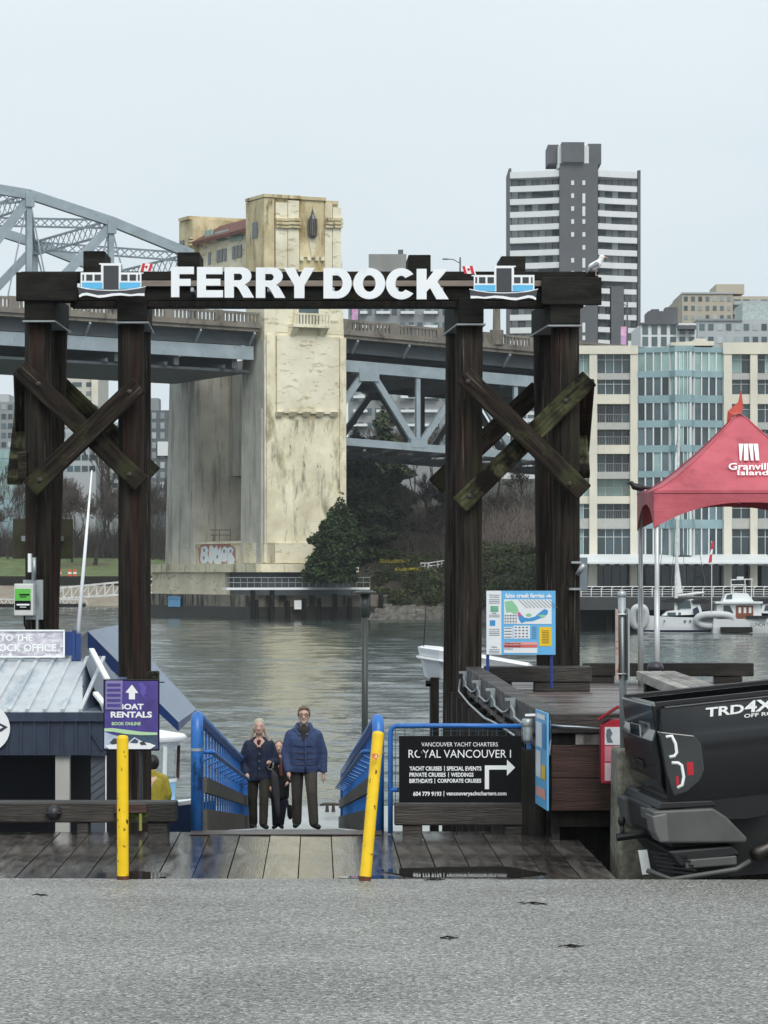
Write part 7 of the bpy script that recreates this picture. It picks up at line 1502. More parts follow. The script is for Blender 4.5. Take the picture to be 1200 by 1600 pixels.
# ---- cream and teal apartment block on the marina
YT = 287.0
def teal_block():
    Y = YT; r = empty('marina_apartment_block', W(1050, 935, Y + 8), 'cream apartment block with curved teal glass bay above the marina', 'apartment block')
    T, B = 541, 917
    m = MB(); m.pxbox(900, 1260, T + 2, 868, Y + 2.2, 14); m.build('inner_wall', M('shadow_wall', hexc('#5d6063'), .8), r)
    for (a, b, t) in ((921, 933, T), (985, 996, T), (1131, 1143.5, 536), (1172.5, 1183.5, 536), (1232, 1262, 540)): m = MB(); m.pxbox(a, b, t, B, Y, 2.4); m.build('pier', m_creamw, r)
    m = MB(); m.pxbox(902, 997, T - 1, 553, Y - .1, 2.6); m.build('roof_beam', m_creamw, r); m = MB(); m.pxbox(1130, 1262, 535, 553, Y - .1, 2.6); m.build('roof_beam', m_creamw, r)
    rows = [(553, 583), (593, 616), (631, 660), (671, 695), (709, 737), (748, 775), (787, 810), (826, 868)]
    for (x0, x1, n, mtile) in ((902, 921, 2, 1), (933, 985, 4, 0), (1143.5, 1172.5, 2, 0), (1183.5, 1232, 4, 0)):
        for k, (y0, y1) in enumerate(rows):
            yb = rows[k + 1][0] if k < 7 else 872
            if k < 7: m = MB(); m.pxbox(x0, x1, y1, yb, Y + .25, 2); m.build('spandrel', m_creamw if k % 2 else m_greyw, r)
            wdt = (x1 - x0) / n; bal = x0 == 933 and k in (2, 3, 4, 5, 6)
            for i in range(n):
                me = U_teal if (mtile or (x0 > 1100 and k == 0) or (x0 == 933 and k == 5)) and RND.random() < .8 else (U_gl2 if RND.random() < .6 else U_glass)
                pxplace('pane', me, r, x0 + wdt * i + .5, x0 + wdt * (i + 1) - .5, y0 + .5, y1 - .5, Y + (1.6 if bal else .7), .2)
            m = MB()
            for i in range(n + 1): m.pxbox(x0 + wdt * i - .4, x0 + wdt * i + .4, y0, y1, Y + (1.55 if bal else .6), .25)
            m.pxbox(x0, x1, y0, y0 + .8, Y + (1.53 if bal else .58), .2)
            if not bal: m.pxbox(x0, x1, y0 + (y1 - y0) * .3, y0 + (y1 - y0) * .3 + .7, Y + .59, .2)
            tag(m.build('window_frame', m_whitec, r), kind='stuff')
            if bal:
                m = MB(); m.pxbox(x0 + .5, x1 - .5, y1 - 13, y1 - 12.2, Y + .2, .1)
                for i in range(18): m.pxbox(x0 + .5 + i * (x1 - x0 - 1) / 18, x0 + .9 + i * (x1 - x0 - 1) / 18, y1 - 12, y1, Y + .22, .06)
                tag(m.build('balcony_railing', m_midg, r), kind='stuff')
    # glass bay: three facets
    P = [(996, .2), (1045, -.6), (1052, -1.7), (1078, -1.7), (1084, -.6), (1131, .2)]; N = [4, 1, 4, 1, 4]
    wr = [(551, 580), (590, 618), (630, 657), (668, 696), (707, 736), (746, 775), (785, 812), (826, 868)]
    def facet(p, q, f0, f1, y0, y1, nm, mt, d, th=.2, sh=None):
        ax, ay, bx_, by = XX(p[0], Y), Y + p[1], XX(q[0], Y), Y + q[1]; A = Vector((ax + (bx_ - ax) * f0, ay + (by - ay) * f0, 0)); Bq = Vector((ax + (bx_ - ax) * f1, ay + (by - ay) * f1, 0)); nn = Vector((0, 0, 1)).cross((Bq - A).normalized())
        A += nn * d; Bq += nn * d; z0, z1 = ZZ(y1, Y), ZZ(y0, Y); m = MB()
        u = lambda v, z: Vector((v.x, v.y, z)); m.hexa([u(A, z0), u(Bq, z0), u(Bq, z1), u(A, z1)], [u(A + nn * th, z0), u(Bq + nn * th, z0), u(Bq + nn * th, z1), u(A + nn * th, z1)]); return m.build(nm, mt, r)
    for j, (p, q) in enumerate(zip(P, P[1:])):
        prev = 541 + (1 if j in (2, 3) else 2)
        for k, (y0, y1) in enumerate(wr):
            facet(p, q, 0, 1, prev, y0, 'bay_spandrel', m_bluew, 0, .3); prev = y1
            for i in range(N[j]):
                teal = k == 0 or j in (1, 2) or RND.random() < .12
                facet(p, q, (i + .04) / N[j], (i + .96) / N[j], y0, y1, 'pane', m_teal if teal and not (j == 2 and k > 2 and RND.random() < .4) else m_glassc if RND.random() < .5 else m_glass, .16, .1)
            for i in range(N[j] + 1): facet(p, q, max(0, i / N[j] - .02), min(1, i / N[j] + .02), y0, y1, 'mullion', m_whitec, .02, .2)
    m = MB(); m.pxpoly([(1048, 540), (1048, 535), (1086, 533), (1086, 529), (1104, 529), (1104, 533), (1116, 533), (1116, 540)], Y + 4, 6); m.build('penthouse', m_creamw, r)
    m = MB(); m.hexa([W(900, 881, Y - 4.5), W(1210, 881, Y - 4.5), W(1210, 878.5, Y - 4.5), W(900, 878.5, Y - 4.5)], [W(900, 869, Y + .05), W(1198, 869, Y + .05), W(1198, 866, Y + .05), W(900, 866, Y + .05)]); m.build('canopy', m_whitec, r)
    for i in range(20): x = 906 + i * 15.5; m = MB(); m.pxbox(x, x + 8, 881.4, 883.2, Y - 3.5, .4); m.build('canopy_lamp', m_whitec, r)
    m = MB(); m.pxbox(900, 1260, 878, 884, Y + .3, 2); m.build('ceiling_edge', m_dgrey, r)
    for i in range(24):
        x = 904 + i * 13; 
        if any(a - 6 < x < b - 6 for a, b in ((921, 933), (985, 996), (1131, 1144), (1172, 1184))): continue
        pxplace('shop_pane', U_gl2, r, x, x + 12.2, 884, 918, Y + 2.0, .15)
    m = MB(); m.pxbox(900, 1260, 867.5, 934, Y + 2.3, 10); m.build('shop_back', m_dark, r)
    m = MB(); m.box(XX(899, Y), XX(1262, Y), Y + 3, Y + 30, -3, ZZ(543, Y)); m.build('rear_mass', m_beige, r)
teal_block()
# promenade and railing
pr = empty('promenade', W(1050, 932, 279), 'concrete promenade with dark sea wall above painted shade in front of the marina block', kind='structure')
m = MB(); m.box(XX(905, 278), 90, 278, 292, -.6, ZZ(932, 278)); m.build('walk_slab', m_midg, pr)
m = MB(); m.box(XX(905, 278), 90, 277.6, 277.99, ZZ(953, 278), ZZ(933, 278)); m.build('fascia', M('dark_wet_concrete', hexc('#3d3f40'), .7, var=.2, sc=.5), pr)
m = MB(); m.box(XX(903, 281), 90, 281, 283, -6, -.61); m.build('sea_wall', M('void_shade_black', hexc('#0e1215'), .8), pr)  # near-black sheet paints the shade in the void under the walk slab
for i in range(26): m = MB(); x = XX(906, 279) + i * 2.6; m.path([(x, 279, -6), (x, 279, -.62)], .25, 8); m.build('pile', m_darkwood, pr)
m_wrail = M('white_railing_paint', hexc('#d9dad8'), .5)
gr = empty('promenade_railing', W(1050, 932, 278.2), 'white tubular railing along the marina promenade', 'railing'); zt_ = ZZ(932, 278.2)
for h in (.87, .62, .42, .22): m = MB(); m.path([(XX(906, 278.2), 278.2, zt_ + h), (88, 278.2, zt_ + h)], .05 if h > .8 else .03, 6); m.build('bar', m_wrail, gr)
x = XX(908, 278.2)
while x < 45:
    m = MB(); m.path([(x, 278.2, zt_), (x, 278.2, zt_ + .7), (x + .12, 278.18, zt_ + .84), (x + .3, 278.15, zt_ + .87)], .05, 6); m.build('post', m_wrail, gr); x += .9
# ---- generic blocks further off
def block(name, label, x0, x1, y0, y1, Y, d, wall, rows, cols, wf=(.7, .55), me=None, parapet=None, extra=(), skew=0, group=None):
    r = empty(name, W((x0 + x1) / 2, y1, Y + d / 2), label, 'apartment block', group); m = MB(); m.pxbox(x0, x1, y0, 888, Y, d); m.build('wall', wall, r)
    ch, cw = (y1 - y0) / rows, (x1 - x0) / cols
    for j in range(rows):
        for i in range(cols):
            cx, cy = x0 + cw * (i + .5), y0 + ch * (j + .55)
            pxplace('window', me or (U_curt if RND.random() < .3 else U_glass), r, cx - cw * wf[0] / 2, cx + cw * wf[0] / 2, cy - ch * wf[1] / 2, cy + ch * wf[1] / 2, Y - .1, .3)
    for (a, b, t, u, off, dd, mt, nm) in extra: m = MB(); m.pxbox(a, b, t, u, Y + off, dd); m.build(nm, mt, r)
    return r
block('apartment_block', 'beige apartment block with rooftop box at the far right', 1066, 1145, 459, 560, 600, 30, m_beige, 7, 7, (.5, .5), extra=((1119, 1163, 444, 459, 4, 12, m_beige, 'roof_box'), (1066, 1145, 456.5, 459, -.3, 20, m_lgrey, 'parapet')))
block('apartment_block', 'beige balconied wing beside the rooftop box at the far right', 1145.5, 1215, 463, 560, 603, 30, m_beige, 6, 5, (.75, .5), extra=tuple((1146, 1215, 470 + i * 15, 476 + i * 15, -1.5, 1.6, m_lgrey, 'balcony') for i in range(5)))
block('apartment_block', 'pale grey stepped apartment block above the teal roof', 1090, 1215, 500, 560, 540, 25, m_lgrey, 3, 9, (.6, .5), extra=((1160, 1215, 473, 500, 6, 12, M('sage_wall', hexc('#a9b5b2'), .8), 'upper_storey'), (1090, 1160, 498, 501, -.4, 10, m_midg, 'parapet')))
block('apartment_block', 'black and white low block with roof plant beside the dark tower', 1001, 1088, 505, 560, 520, 20, m_whitec, 3, 6, (.62, .8), U_glass, extra=((1013, 1059, 486, 505, 4, 8, m_dgrey, 'roof_plant'), (1040, 1059, 480, 486, 5, 4, m_dgrey, 'roof_vent'), (1018, 1030, 483, 486, 5, 4, m_dgrey, 'roof_vent'), (1060, 1088, 508, 514, -2, 4, m_dgrey, 'canopy_roof'), (1001, 1060, 504, 507, -.5, 4, m_dgrey, 'roof_edge')))
block('apartment_block', 'grey concrete apartment block with bare rooftop box behind the letters', 544, 702, 430, 720, 560, 25, m_midg, 13, 12, (.6, .5), extra=((576, 635, 397, 430, 4, 12, M('raw_concrete', hexc('#8a8a86'), .85, var=.15, sc=.3, st=(1, 1, .3)), 'roof_box'), (622, 630, 390, 397, 6, 3, m_dgrey, 'chimney')) + tuple((a, a + 22, 486 + k * 22, 490 + k * 22, -1.4, 1.5, m_whitec, 'balcony') for k in range(9) for a in (552, 588, 626, 662)))
block('apartment_block', 'white striped low block seen through the bridge truss on the right', 770, 850, 600, 700, 600, 20, m_whitec, 9, 6, (.85, .45))
block('apartment_block', 'tall off-white apartment tower behind the outer gate piles', 22, 153, 480, 720, 650, 25, M('off_white_wall', hexc('#c9c6bc'), .8, var=.05, sc=.2), 17, 6, (.68, .5), extra=((60, 82, 480, 720, -1.2, 1.3, m_creamw, 'pilaster'), (22, 30, 480, 720, -1.2, 1.3, m_creamw, 'pilaster'), (143, 153, 480, 720, -1.2, 1.3, m_creamw, 'pilaster')))
block('apartment_block', 'dark slate mid-rise at the left edge of the photo', -60, 21, 628, 760, 600, 20, m_midg, 9, 8, (.7, .55), extra=((-20, 14, 616, 628, 4, 8, m_lgrey, 'roof_box'),))
block('apartment_block', 'blue glass low-rise at the left edge behind bare trees', -60, 23, 702, 780, 570, 15, m_bluew, 5, 9, (.82, .7), U_teal)
block('apartment_block', 'low white building behind the crossed braces on the left', 92, 150, 670, 740, 580, 15, m_lgrey, 4, 5, (.8, .5), extra=((120, 148, 632, 670, 5, 8, m_dgrey, 'dark_wing'),))
block('apartment_block', 'dark grey condo with white window bays left of the pier', 234, 300, 641, 780, 590, 20, M('charcoal_wall', hexc('#5f6468'), .8), 9, 5, (.5, .62), U_curt, extra=((236, 248, 622, 641, 3, 6, m_midg, 'roof_box'), (246, 300, 690, 712, -.6, .7, m_whitec, 'white_bay')))
block('apartment_block', 'grey mid-rise between the outer gate piles on the left', 150, 186, 660, 780, 620, 20, m_lgrey, 8, 3, (.7, .5))
# ================================================================ shores, trees, boats
def sheet(name, xs, ys, zf, mt, label, smooth=True):
    m = MB(); nx = len(xs)
    for y in ys:
        for x in xs: m.v.append((x, y, zf(x, y)))
    for j in range(len(ys) - 1):
        for i in range(nx - 1): a = j * nx + i; m.f.append((a, a + 1, a + nx + 1, a + nx))
    return tag(m.build(name, mt, smooth=smooth), label, kind='structure')
def ramp(v, pts):
    for (a, za), (b, zb) in zip(pts, pts[1:]):
        if v <= b: return za + (zb - za) * max(0, (v - a)) / (b - a)
    return pts[-1][1]
m_grass = M('winter_grass', hexc('#5a6b3a', .75), .9, var=.25, sc=.4, col2=hexc('#6f7f4a', .75), bump=.3, bsc=3, dirts=((hexc('#6b6048', .6), .08, (1, 1, 1), .58, .7),))
m_beach = M('beach_sand', hexc('#8b8272'), .9, var=.2, sc=.6); m_bank = M('brown_bank', hexc('#4d463b', .65), .95, var=.4, sc=.5, bump=.6, bsc=2, dirts=((hexc('#3d4628', .55), .25, (1, 1, 1), .48, .6),))
lprof = [(470, -4), (496, -4), (511, -1.2), (512, 1.7), (520, 2.2), (540, 4.9), (560, 5.6), (1000, 6.2)]
sheet('left_shore_terrain', [-700 + i * 10 for i in range(68)], [470, 490, 496, 500, 504, 508, 510, 511, 512, 514, 518, 524, 532, 540, 550, 560, 600, 700, 900, 1000], lambda x, y: ramp(y, lprof) + (0 if y < 512 else .5 * noise.noise(Vector((x * .03, y * .03, 0)))) - max(0, (x + 40) * .25 if x > -40 else 0), m_grass, 'grassy far shore left of the bridge')
m = MB(); m.box(-700, -32, 497.6, 511.6, -4, -.55); 
m = MB(); m.add([(-700, 497, -3.2), (-33, 497, -3.2), (-33, 511.5, .55), (-700, 511.5, .55)], [(0, 1, 2, 3)]); tag(m.build('beach', m_beach), 'narrow sand beach under the far left sea wall', kind='structure')
m = MB(); m.box(-700, -33, 511.0, 512.4, -1, 1.95); tag(m.build('far_sea_wall', m_darkwood), 'low dark sea wall along the far left shore', 'wall')
def shoreY(x): return 351 - max(0, (x - 7)) * 4.2 if x < 21 else 292
def zbank(x, y):
    d = y - shoreY(x)
    return ramp(d, [(-12, -5), (-.5, -3.4), (4, -1.2), (7, .6), (10, 1.9), (14, 2.4), (18, 3.4), (40, 6.5), (90, 11), (160, 14), (1200, 60)]) + (.5 * noise.noise(Vector((x * .25, y * .25, 3))) if 0 < d < 200 else 0)
sheet('bank_terrain', [-16 + i * 1.4 for i in range(90)] + [112, 130, 170, 250, 400, 700], [285 + i * 2.2 for i in range(60)] + [425, 450, 500, 600, 800, 1000], lambda x, y: zbank(x, y) - (max(0, -x - 2) * .8 if x < -2 else 0), m_bank, 'brown planted bank behind the bridge pier')
# riprap
m = MB(); m_rock = M('riprap_stone', hexc('#6d6a64'), .9, var=.4, sc=1.2, col2=hexc('#8a8780'), rnd=.2)
for i in range(520):
    x = RND.uniform(-2, 16); d = RND.uniform(-.8, 3.6); y = shoreY(x) + d; z = zbank(x, y); s = RND.uniform(.2, .62)
    c = Vector((x, y, z)); q = [Vector((RND.uniform(.6, 1) * sx, RND.uniform(.6, 1) * sy, RND.uniform(.6, 1) * sz)) * s for sx, sy, sz in ((-1, -1, -1), (1, -1, -1), (1, 1, -1), (-1, 1, -1), (-1, -1, 1), (1, -1, 1), (1, 1, 1), (-1, 1, 1))]
    m.add([c + p for p in q], [(3, 2, 1, 0), (4, 5, 6, 7), (0, 1, 5, 4), (1, 2, 6, 5), (2, 3, 7, 6), (3, 0, 4, 7)])
tag(m.build('riprap_gravel', m_rock), 'pale riprap rocks along the waterline of the bank', kind='stuff')
m = MB()
for i in range(500):
    x = RND.uniform(-62, -33); y = RND.uniform(504, 511.3); z = ramp(y, lprof) + .1; s = RND.uniform(.2, .55); c = Vector((x, y, z))
    m.add([c + Vector(p) * s * RND.uniform(.7, 1) for p in ((-1, -1, -.7), (1, -1, -.7), (1, 1, -.7), (-1, 1, -.7), (-1, -1, .7), (1, -1, .7), (1, 1, .7), (-1, 1, .7))], [(3, 2, 1, 0), (4, 5, 6, 7), (0, 1, 5, 4), (1, 2, 6, 5), (2, 3, 7, 6), (3, 0, 4, 7)])
tag(m.build('shore_rubble', m_rock), 'grey boulders below the far left sea wall', kind='stuff')
# ---- plants
def leaf_cloud(inside, n, size, lo, hi, seed=0):
    """leaf-sized faces through a volume; inside(p) gives 0..1 keep chance"""
    rr = random.Random(seed); m = MB(); c = 0; tries = 0
    while c < n and tries < n * 12:
        tries += 1; p = Vector((rr.uniform(lo[0], hi[0]), rr.uniform(lo[1], hi[1]), rr.uniform(lo[2], hi[2])))
        if rr.random() > inside(p): continue
        u = Vector((rr.gauss(0, 1), rr.gauss(0, 1), rr.gauss(0, .6))).normalized(); v = u.cross(Vector((rr.gauss(0, 1), rr.gauss(0, 1), rr.gauss(0, 1)))).normalized(); s = size * rr.uniform(.6, 1.3)
        m.add([p - u * s, p - v * s * .5, p + u * s, p + v * s * .5], [(0, 1, 2, 3)]); c += 1
    return m
def leafmat(name, c1, c2, rnd=.15): return M(name, c1, .75, var=.45, sc=.8, col2=c2, rnd=rnd, detail=3, spec=.3)
m_ivy = leafmat('dark_ivy_leaf', hexc('#3a4a32', .5), hexc('#4b5f3a', .55)); m_ced = leafmat('cedar_leaf', hexc('#414d38', .6), hexc('#5a6845', .65)); m_shr = leafmat('shrub_leaf', hexc('#474f33', .5), hexc('#5f6840', .55), .45); m_twig = M('grey_twig', hexc('#5c5148', .55), .9, var=.3, sc=.5, rnd=.15); m_twig2 = M('brown_twig', hexc('#5e4b42', .6), .9, var=.3, sc=.5, rnd=.15)
m_bark = M('bark', hexc('#403830', .6), .9, var=.3, sc=2, st=(3, 3, .5))
def plant(name, me, loc, label, cat, rot, sc, trunk=None, crown='crown', group=None):
    r = empty(name, loc, label, cat, group); r.rotation_euler = (0, 0, rot); r.scale = sc if hasattr(sc, '__len__') else (sc, sc, sc)
    o = bpy.data.objects.new(crown, me); COL.objects.link(o); o.parent = r
    if trunk is not None: t = bpy.data.objects.new('trunk', trunk); COL.objects.link(t); t.parent = r
    return r
# ivy mound against the tower
def ivy_in(p):
    h = p.z / 9.6; w_ = (1 - h ** 2.8) * (1 + .25 * noise.noise(p * .5)); d = math.hypot((p.x - .9 * h) / (2.9 * w_ + .01) , p.y / (2.0 * w_ + .01)); return 1 if .55 < d < 1 + .3 * noise.noise(p * .9) + .2 * noise.noise(p * 2.6) else (.12 if d < .55 else 0)
c = W(532, 906, 350); c.y = 347.2
plant('ivy_bush', leaf_cloud(ivy_in, 17000, .24, (-4, -2.4, 0), (4, 2.4, 10), 2).mesh('ivy_crown', m_ivy), (XX(520, 347.5), 347.5, 1.4), 'tall dense dark evergreen bush growing against the tower foot', 'bush', 0, 1, group=None)
def cedar_mesh(seed, H=14, R=3.6, n=9000):
    def ins(p):
        h = p.z / H; w_ = (1 - h) ** .75 * (.8 + .3 * math.sin(p.z * 2.3 + 1.5 * noise.noise(p * .4))) ; d = math.hypot(p.x, p.y) / (R * w_ + .01); return 1 if .4 < d < 1 + .3 * noise.noise(p * .9 + Vector((seed, 0, 0))) else .1 * (d < .4)
    return leaf_cloud(ins, n, .33, (-R * 1.2, -R * 1.2, .4), (R * 1.2, R * 1.2, H), seed).mesh('cedar_crown', m_ced)
tm = MB(); tm.path([(0, 0, -1), (0, 0, 6), (0, 0, 12)], [.35, .25, .08], 7); tr_me = tm.mesh('cedar_trunk', m_bark)
ced = [cedar_mesh(i + 3) for i in range(2)]
for i, (px, py, Y, s, lb) in enumerate(((578, 885, 374, .95, 'big dark cedar beside the tower under the truss'), (618, 882, 385, .8, 'dark cedar second from the tower under the truss'), (556, 880, 392, 1.1, 'dark cedar half hidden behind the tower edge'), (600, 872, 410, 1.25, 'tall cedar deep behind the truss gusset'), (705, 880, 400, .8, 'dark cedar behind the inner right gate pile'))):
    b = W(px, py, Y); b.z = zbank(b.x, Y) - .3; plant('cedar_tree', ced[i % 2], b, lb, 'tree', i * 1.3, (s * 1.1, s * 1.1, s), tr_me, group='cedars on the bank')
def bare_mesh(seed, H=13, spread=.55, mt=None, depth=6):
    rr = random.Random(seed); m = MB(); tk = MB()
    def grow(p, d, L_, r, k):
        n = 2; q = p
        pts, rs = [p], [r]
        for i in range(n):
            d = (d + Vector((rr.gauss(0, .12), rr.gauss(0, .12), rr.gauss(.04, .06)))).normalized(); q = q + d * L_ / n; pts.append(q); rs.append(r * (1 - .35 * (i + 1) / n))
        (tk if k < 2 else m).path(pts, rs, 5 if k < 2 else 3, False)
        if k >= depth: return
        for i in range(rr.choice((2, 3, 3)) if k < 3 else rr.choice((3, 4))):
            a = rr.uniform(0, 6.28); e = d.orthogonal().normalized(); e.rotate(Matrix.Rotation(a, 3, d)); nd = (d + e * spread * rr.uniform(.5, 1.4)).normalized(); nd.z += .15
            o = pts[-1] if (i == 0 or k == 0) else pts[1].lerp(pts[2], rr.random())
            grow(o, nd, L_ * rr.uniform(.62, .86), max(.03, r * rr.uniform(.45, .6)), k + 1)
    grow(Vector((0, 0, -.5)), Vector((0, 0, 1)), H * .26, H * .015, 0)
    return m.mesh('bare_crown', mt), tk.mesh('bare_trunk', m_bark)
bares = [bare_mesh(1, 13, .5, m_twig), bare_mesh(2, 13, .75, m_twig2), bare_mesh(5, 14, .32, m_twig), bare_mesh(9, 11, .9, m_twig2)]
ORD = 'first second third fourth fifth sixth seventh eighth ninth tenth eleventh twelfth thirteenth fourteenth fifteenth sixteenth'.split()
LT = [(-14, 545, 1.5), (12, 540, 1.2), (30, 552, 1.3), (58, 545, 1.0), (92, 540, 1.25), (112, 536, 1.55), (128, 560, 1.2), (147, 533, 1.95), (163, 556, 1.2), (176, 545, 1.3), (196, 560, 1.4), (215, 548, 1.25), (238, 540, 1.3), (252, 552, 1.4), (268, 560, 1.3), (75, 575, 1.5), (20, 580, 1.6), (230, 585, 1.6), (182, 590, 1.5), (140, 590, 1.4), (105, 580, 1.3), (50, 590, 1.5), (0, 590, 1.4), (260, 600, 1.6)]
for i, (px, Y, s) in enumerate(LT):
    X = XX(px, Y); b = Vector((X, Y, ramp(Y, lprof))); cr, tk = bares[(i * 7 + (2 if i == 7 else 0)) % 4] if i != 7 else bares[2]
    row = sorted(p for p, y_, _ in LT if (y_ < 550) == (Y < 550) and p != 147); od = ORD[row.index(px)] if i != 7 else ''
    lb = 'tall upright bare poplar between the left gate piles' if i == 7 else (od + ' bare tree from the left in the front row on the far left shore' if Y < 550 else od + ' bare tree from the left in the back row on the far left shore')
    plant('bare_tree', cr, b, lb, 'tree', i * 2.1, s, tk, group=None if i == 7 else ('front row of bare trees on the far left shore' if Y < 550 else 'back row of bare trees on the far left shore'))
RT = [(648, 376, 1.25, 2), (672, 395, 1.3, 0), (690, 372, .9, 1), (632, 420, 1.9, 2), (655, 430, 2.0, 2), (585, 440, 2.0, 2), (612, 450, 2.1, 0), (690, 440, 1.9, 2), (770, 368, .8, 1), (795, 372, .85, 3), (825, 380, 1.0, 1), (812, 420, 1.4, 0), (775, 430, 1.7, 2), (840, 430, 1.6, 0), (560, 460, 2.0, 1), (870, 420, 1.4, 2), (740, 410, 1.4, 0)]
for i, (px, Y, s, k) in enumerate(RT):
    X = XX(px, Y); b = Vector((X, Y, zbank(X, Y) - .2)); cr, tk = bares[k]
    kd = lambda p, y_: 0 if y_ >= 400 else (1 if p < 700 else 2)
    od = ORD[sorted(p for p, y_, _, _ in RT if kd(p, y_) == kd(px, Y)).index(px)]; lb = od + (' tall bare tree from the left behind the bridge truss', ' bare tree from the left on the bank before the cedars', ' bare scrub tree from the left between the right gate piles')[kd(px, Y)]
    plant('bare_tree', cr, b, lb, 'tree', i * 1.7, s * .62 if Y < 400 else s * .55, tk, group={0: 'bare trees behind the truss', 1: 'bare trees on the near bank', 2: 'scrub trees between the right gate piles'}[0 if Y >= 400 else (1 if px < 700 else 2)])
def thicket(name, label, n, mt, fn, seed):
    """leafless undergrowth: thousands of thin upright stems in clumps"""
    rr = random.Random(seed); m = MB()
    for i in range(n):
        p, h = fn(rr)
        if p is None: continue
        a = Vector((rr.gauss(0, .3), rr.gauss(0, .3), 1)).normalized(); w_ = rr.uniform(.025, .055); q = p + a * h * rr.uniform(.5, 1); s_ = Vector((w_, 0, 0))
        m.add([p - s_, p + s_, q], [(0, 1, 2)])
        for t in range(3):
            o = p.lerp(q, rr.uniform(.3, .9)); e = o + Vector((rr.gauss(0, .5), rr.gauss(0, .5), rr.uniform(.2, .9))) * h * .22; m.add([o - s_ * .7, o + s_ * .7, e], [(0, 1, 2)])
    return tag(m.build(name, mt), label, kind='stuff')
def left_f(rr):
    x, y = rr.uniform(-80, -33), rr.uniform(546, 575); return Vector((x, y, ramp(y, lprof) - .2)), (7 + 4 * noise.noise(Vector((x * .12, y * .12, 1)))) * rr.uniform(.5, 1.1)
thicket('bare_undergrowth', 'grey brown leafless thicket behind the far left lawn', 9000, m_twig, left_f, 3)
def right_f(rr):
    x = rr.uniform(-4, 22); d = rr.uniform(22, 75); y = shoreY(x) + d
    return Vector((x * (1 + d * .002), y, zbank(x, y) - .2)), (5.5 + 3.5 * noise.noise(Vector((x * .2, y * .1, 1)))) * rr.uniform(.4, 1.1)
thicket('bank_undergrowth', 'dark leafless thicket covering the bank under the truss', 7000, M('dark_twig', hexc('#7a7068', .65), .9, var=.3, sc=.5), right_f, 4)
def shrub_mesh(seed):
    def ins(p): d = math.sqrt((p.x / 1.5) ** 2 + (p.y / 1.2) ** 2 + (p.z / 1.1) ** 2); return 1 if .6 < d < 1 + .35 * noise.noise(p * 1.2 + Vector((seed * 9, 0, 0))) else .05
    return leaf_cloud(ins, 1500, .16, (-2, -1.6, 0), (2, 1.6, 1.5), seed).mesh('shrub_crown', m_shr)
shr = [shrub_mesh(i) for i in range(3)]
for i in range(84):
    x = RND.uniform(-1.5, 17.5); d = RND.choice((4, 5, 6.5, 8, 9.5, 11, 15.5, 18, 21, 25)) + RND.uniform(-.7, .7); y = shoreY(x) + d
    if d < 12 or d > 14: plant('low_shrub', shr[i % 3], (x, y, zbank(x, y) - .2), 'low green shrub on the planted bank above the rocks' if d < 13 else 'low green shrub on the upper bank behind the path', 'shrub', i * 1.1, RND.uniform(.6, 1.25), group='shrubs above the riprap' if d < 13 else 'shrubs on the upper bank')
m = leaf_cloud(lambda p: 1, 420, .1, (0, -.6, 0), (3, .6, .35), 4); m.v = [(x + 1.2, y + shoreY(3) + 9.2, z + zbank(2.5, shoreY(2.5) + 9.2) + .9) for x, y, z in m.v]; n0 = len(m.v)
m2 = leaf_cloud(lambda p: 1, 300, .1, (0, -.6, 0), (4, .6, .4), 5); m2.v = [(x - .5, y + shoreY(0) + 16.5, z + zbank(0, shoreY(0) + 16.5) + .5) for x, y, z in m2.v]; m.add(m2.v, m2.f)
tag(m.build('yellow_flower_foliage', M('yellow_blossom', hexc('#b5a63a'), .7, var=.3)), 'patches of small yellow blossom on the bank', kind='stuff')
# path and white stair railing on the bank
m = MB(); q0, q1 = XX(578, 363), XX(690, 363); m.box(q0, q1, 363, 365.5, 1.2, ZZ(900, 363)); tag(m.build('bank_path', m_beach), 'gravel path along the bank', kind='structure')
st = empty('stair_railing', W(675, 905, 362), 'white stepped stair railing on the bank beside the gate pile', 'railing'); Y = 362.2
for pts in ([(657, 880), (668, 880), (686, 898), (696, 898)], [(657, 885), (668, 885), (686, 903), (696, 903)]): m = MB(); m.path([W(x, y, Y) for x, y in pts], .07, 5); m.build('rail', m_wrail, st)
for pts in ([(668, 880), (694, 876), (700, 876)], [(668, 885), (694, 881), (700, 881)]): m = MB(); m.path([W(x, y, Y + .6 * i) for i, (x, y) in enumerate(pts)], .06, 5); m.build('rail', m_wrail, st)
for (x, y) in ((657.5, 880), (664, 880), (669, 881), (674, 886), (680, 892), (686, 898), (692, 898), (684, 877.5), (690, 877)): m = MB(); m.path([W(x, y, Y), W(x, y + 9, Y)], .06, 5); m.build('post', m_wrail, st)
# ---- far left: steel ramp, landing float, people-scale bits
rp = empty('steel_ramp', W(170, 930, 488), 'white steel truss ramp leading down the far left beach', 'ramp'); Y = 488
def Ln(m, p, q, w_=.18): m.bar(W(*p, Y), W(*q, Y), w_, w_)
for (p, q) in (((60, 922), (255, 903)), ((60, 937), (255, 925))): m = MB(); Ln(m, p, q, .3); m.build('chord', m_wrail, rp)
for i in range(16):
    t = i / 15; x = 60 + 195 * t; m = MB(); Ln(m, (x, 922 - 19 * t), (x, 937 - 12 * t)); m.build('post', m_wrail, rp)
    if i < 15: t2 = (i + 1) / 15; m = MB(); Ln(m, (x, 937 - 12 * t), (60 + 195 * t2, 922 - 19 * t2), .14); m.build('diagonal', m_wrail, rp)
lf = empty('landing_float', W(65, 945, 486), 'low floating landing with trussed sides at the far left', 'floating dock'); Y = 486
m = MB(); m.box(XX(-30, Y), XX(132, Y), 484, 488, WATER_Z - .3, WATER_Z + .5); m.build('slab', m_darkwood, lf)
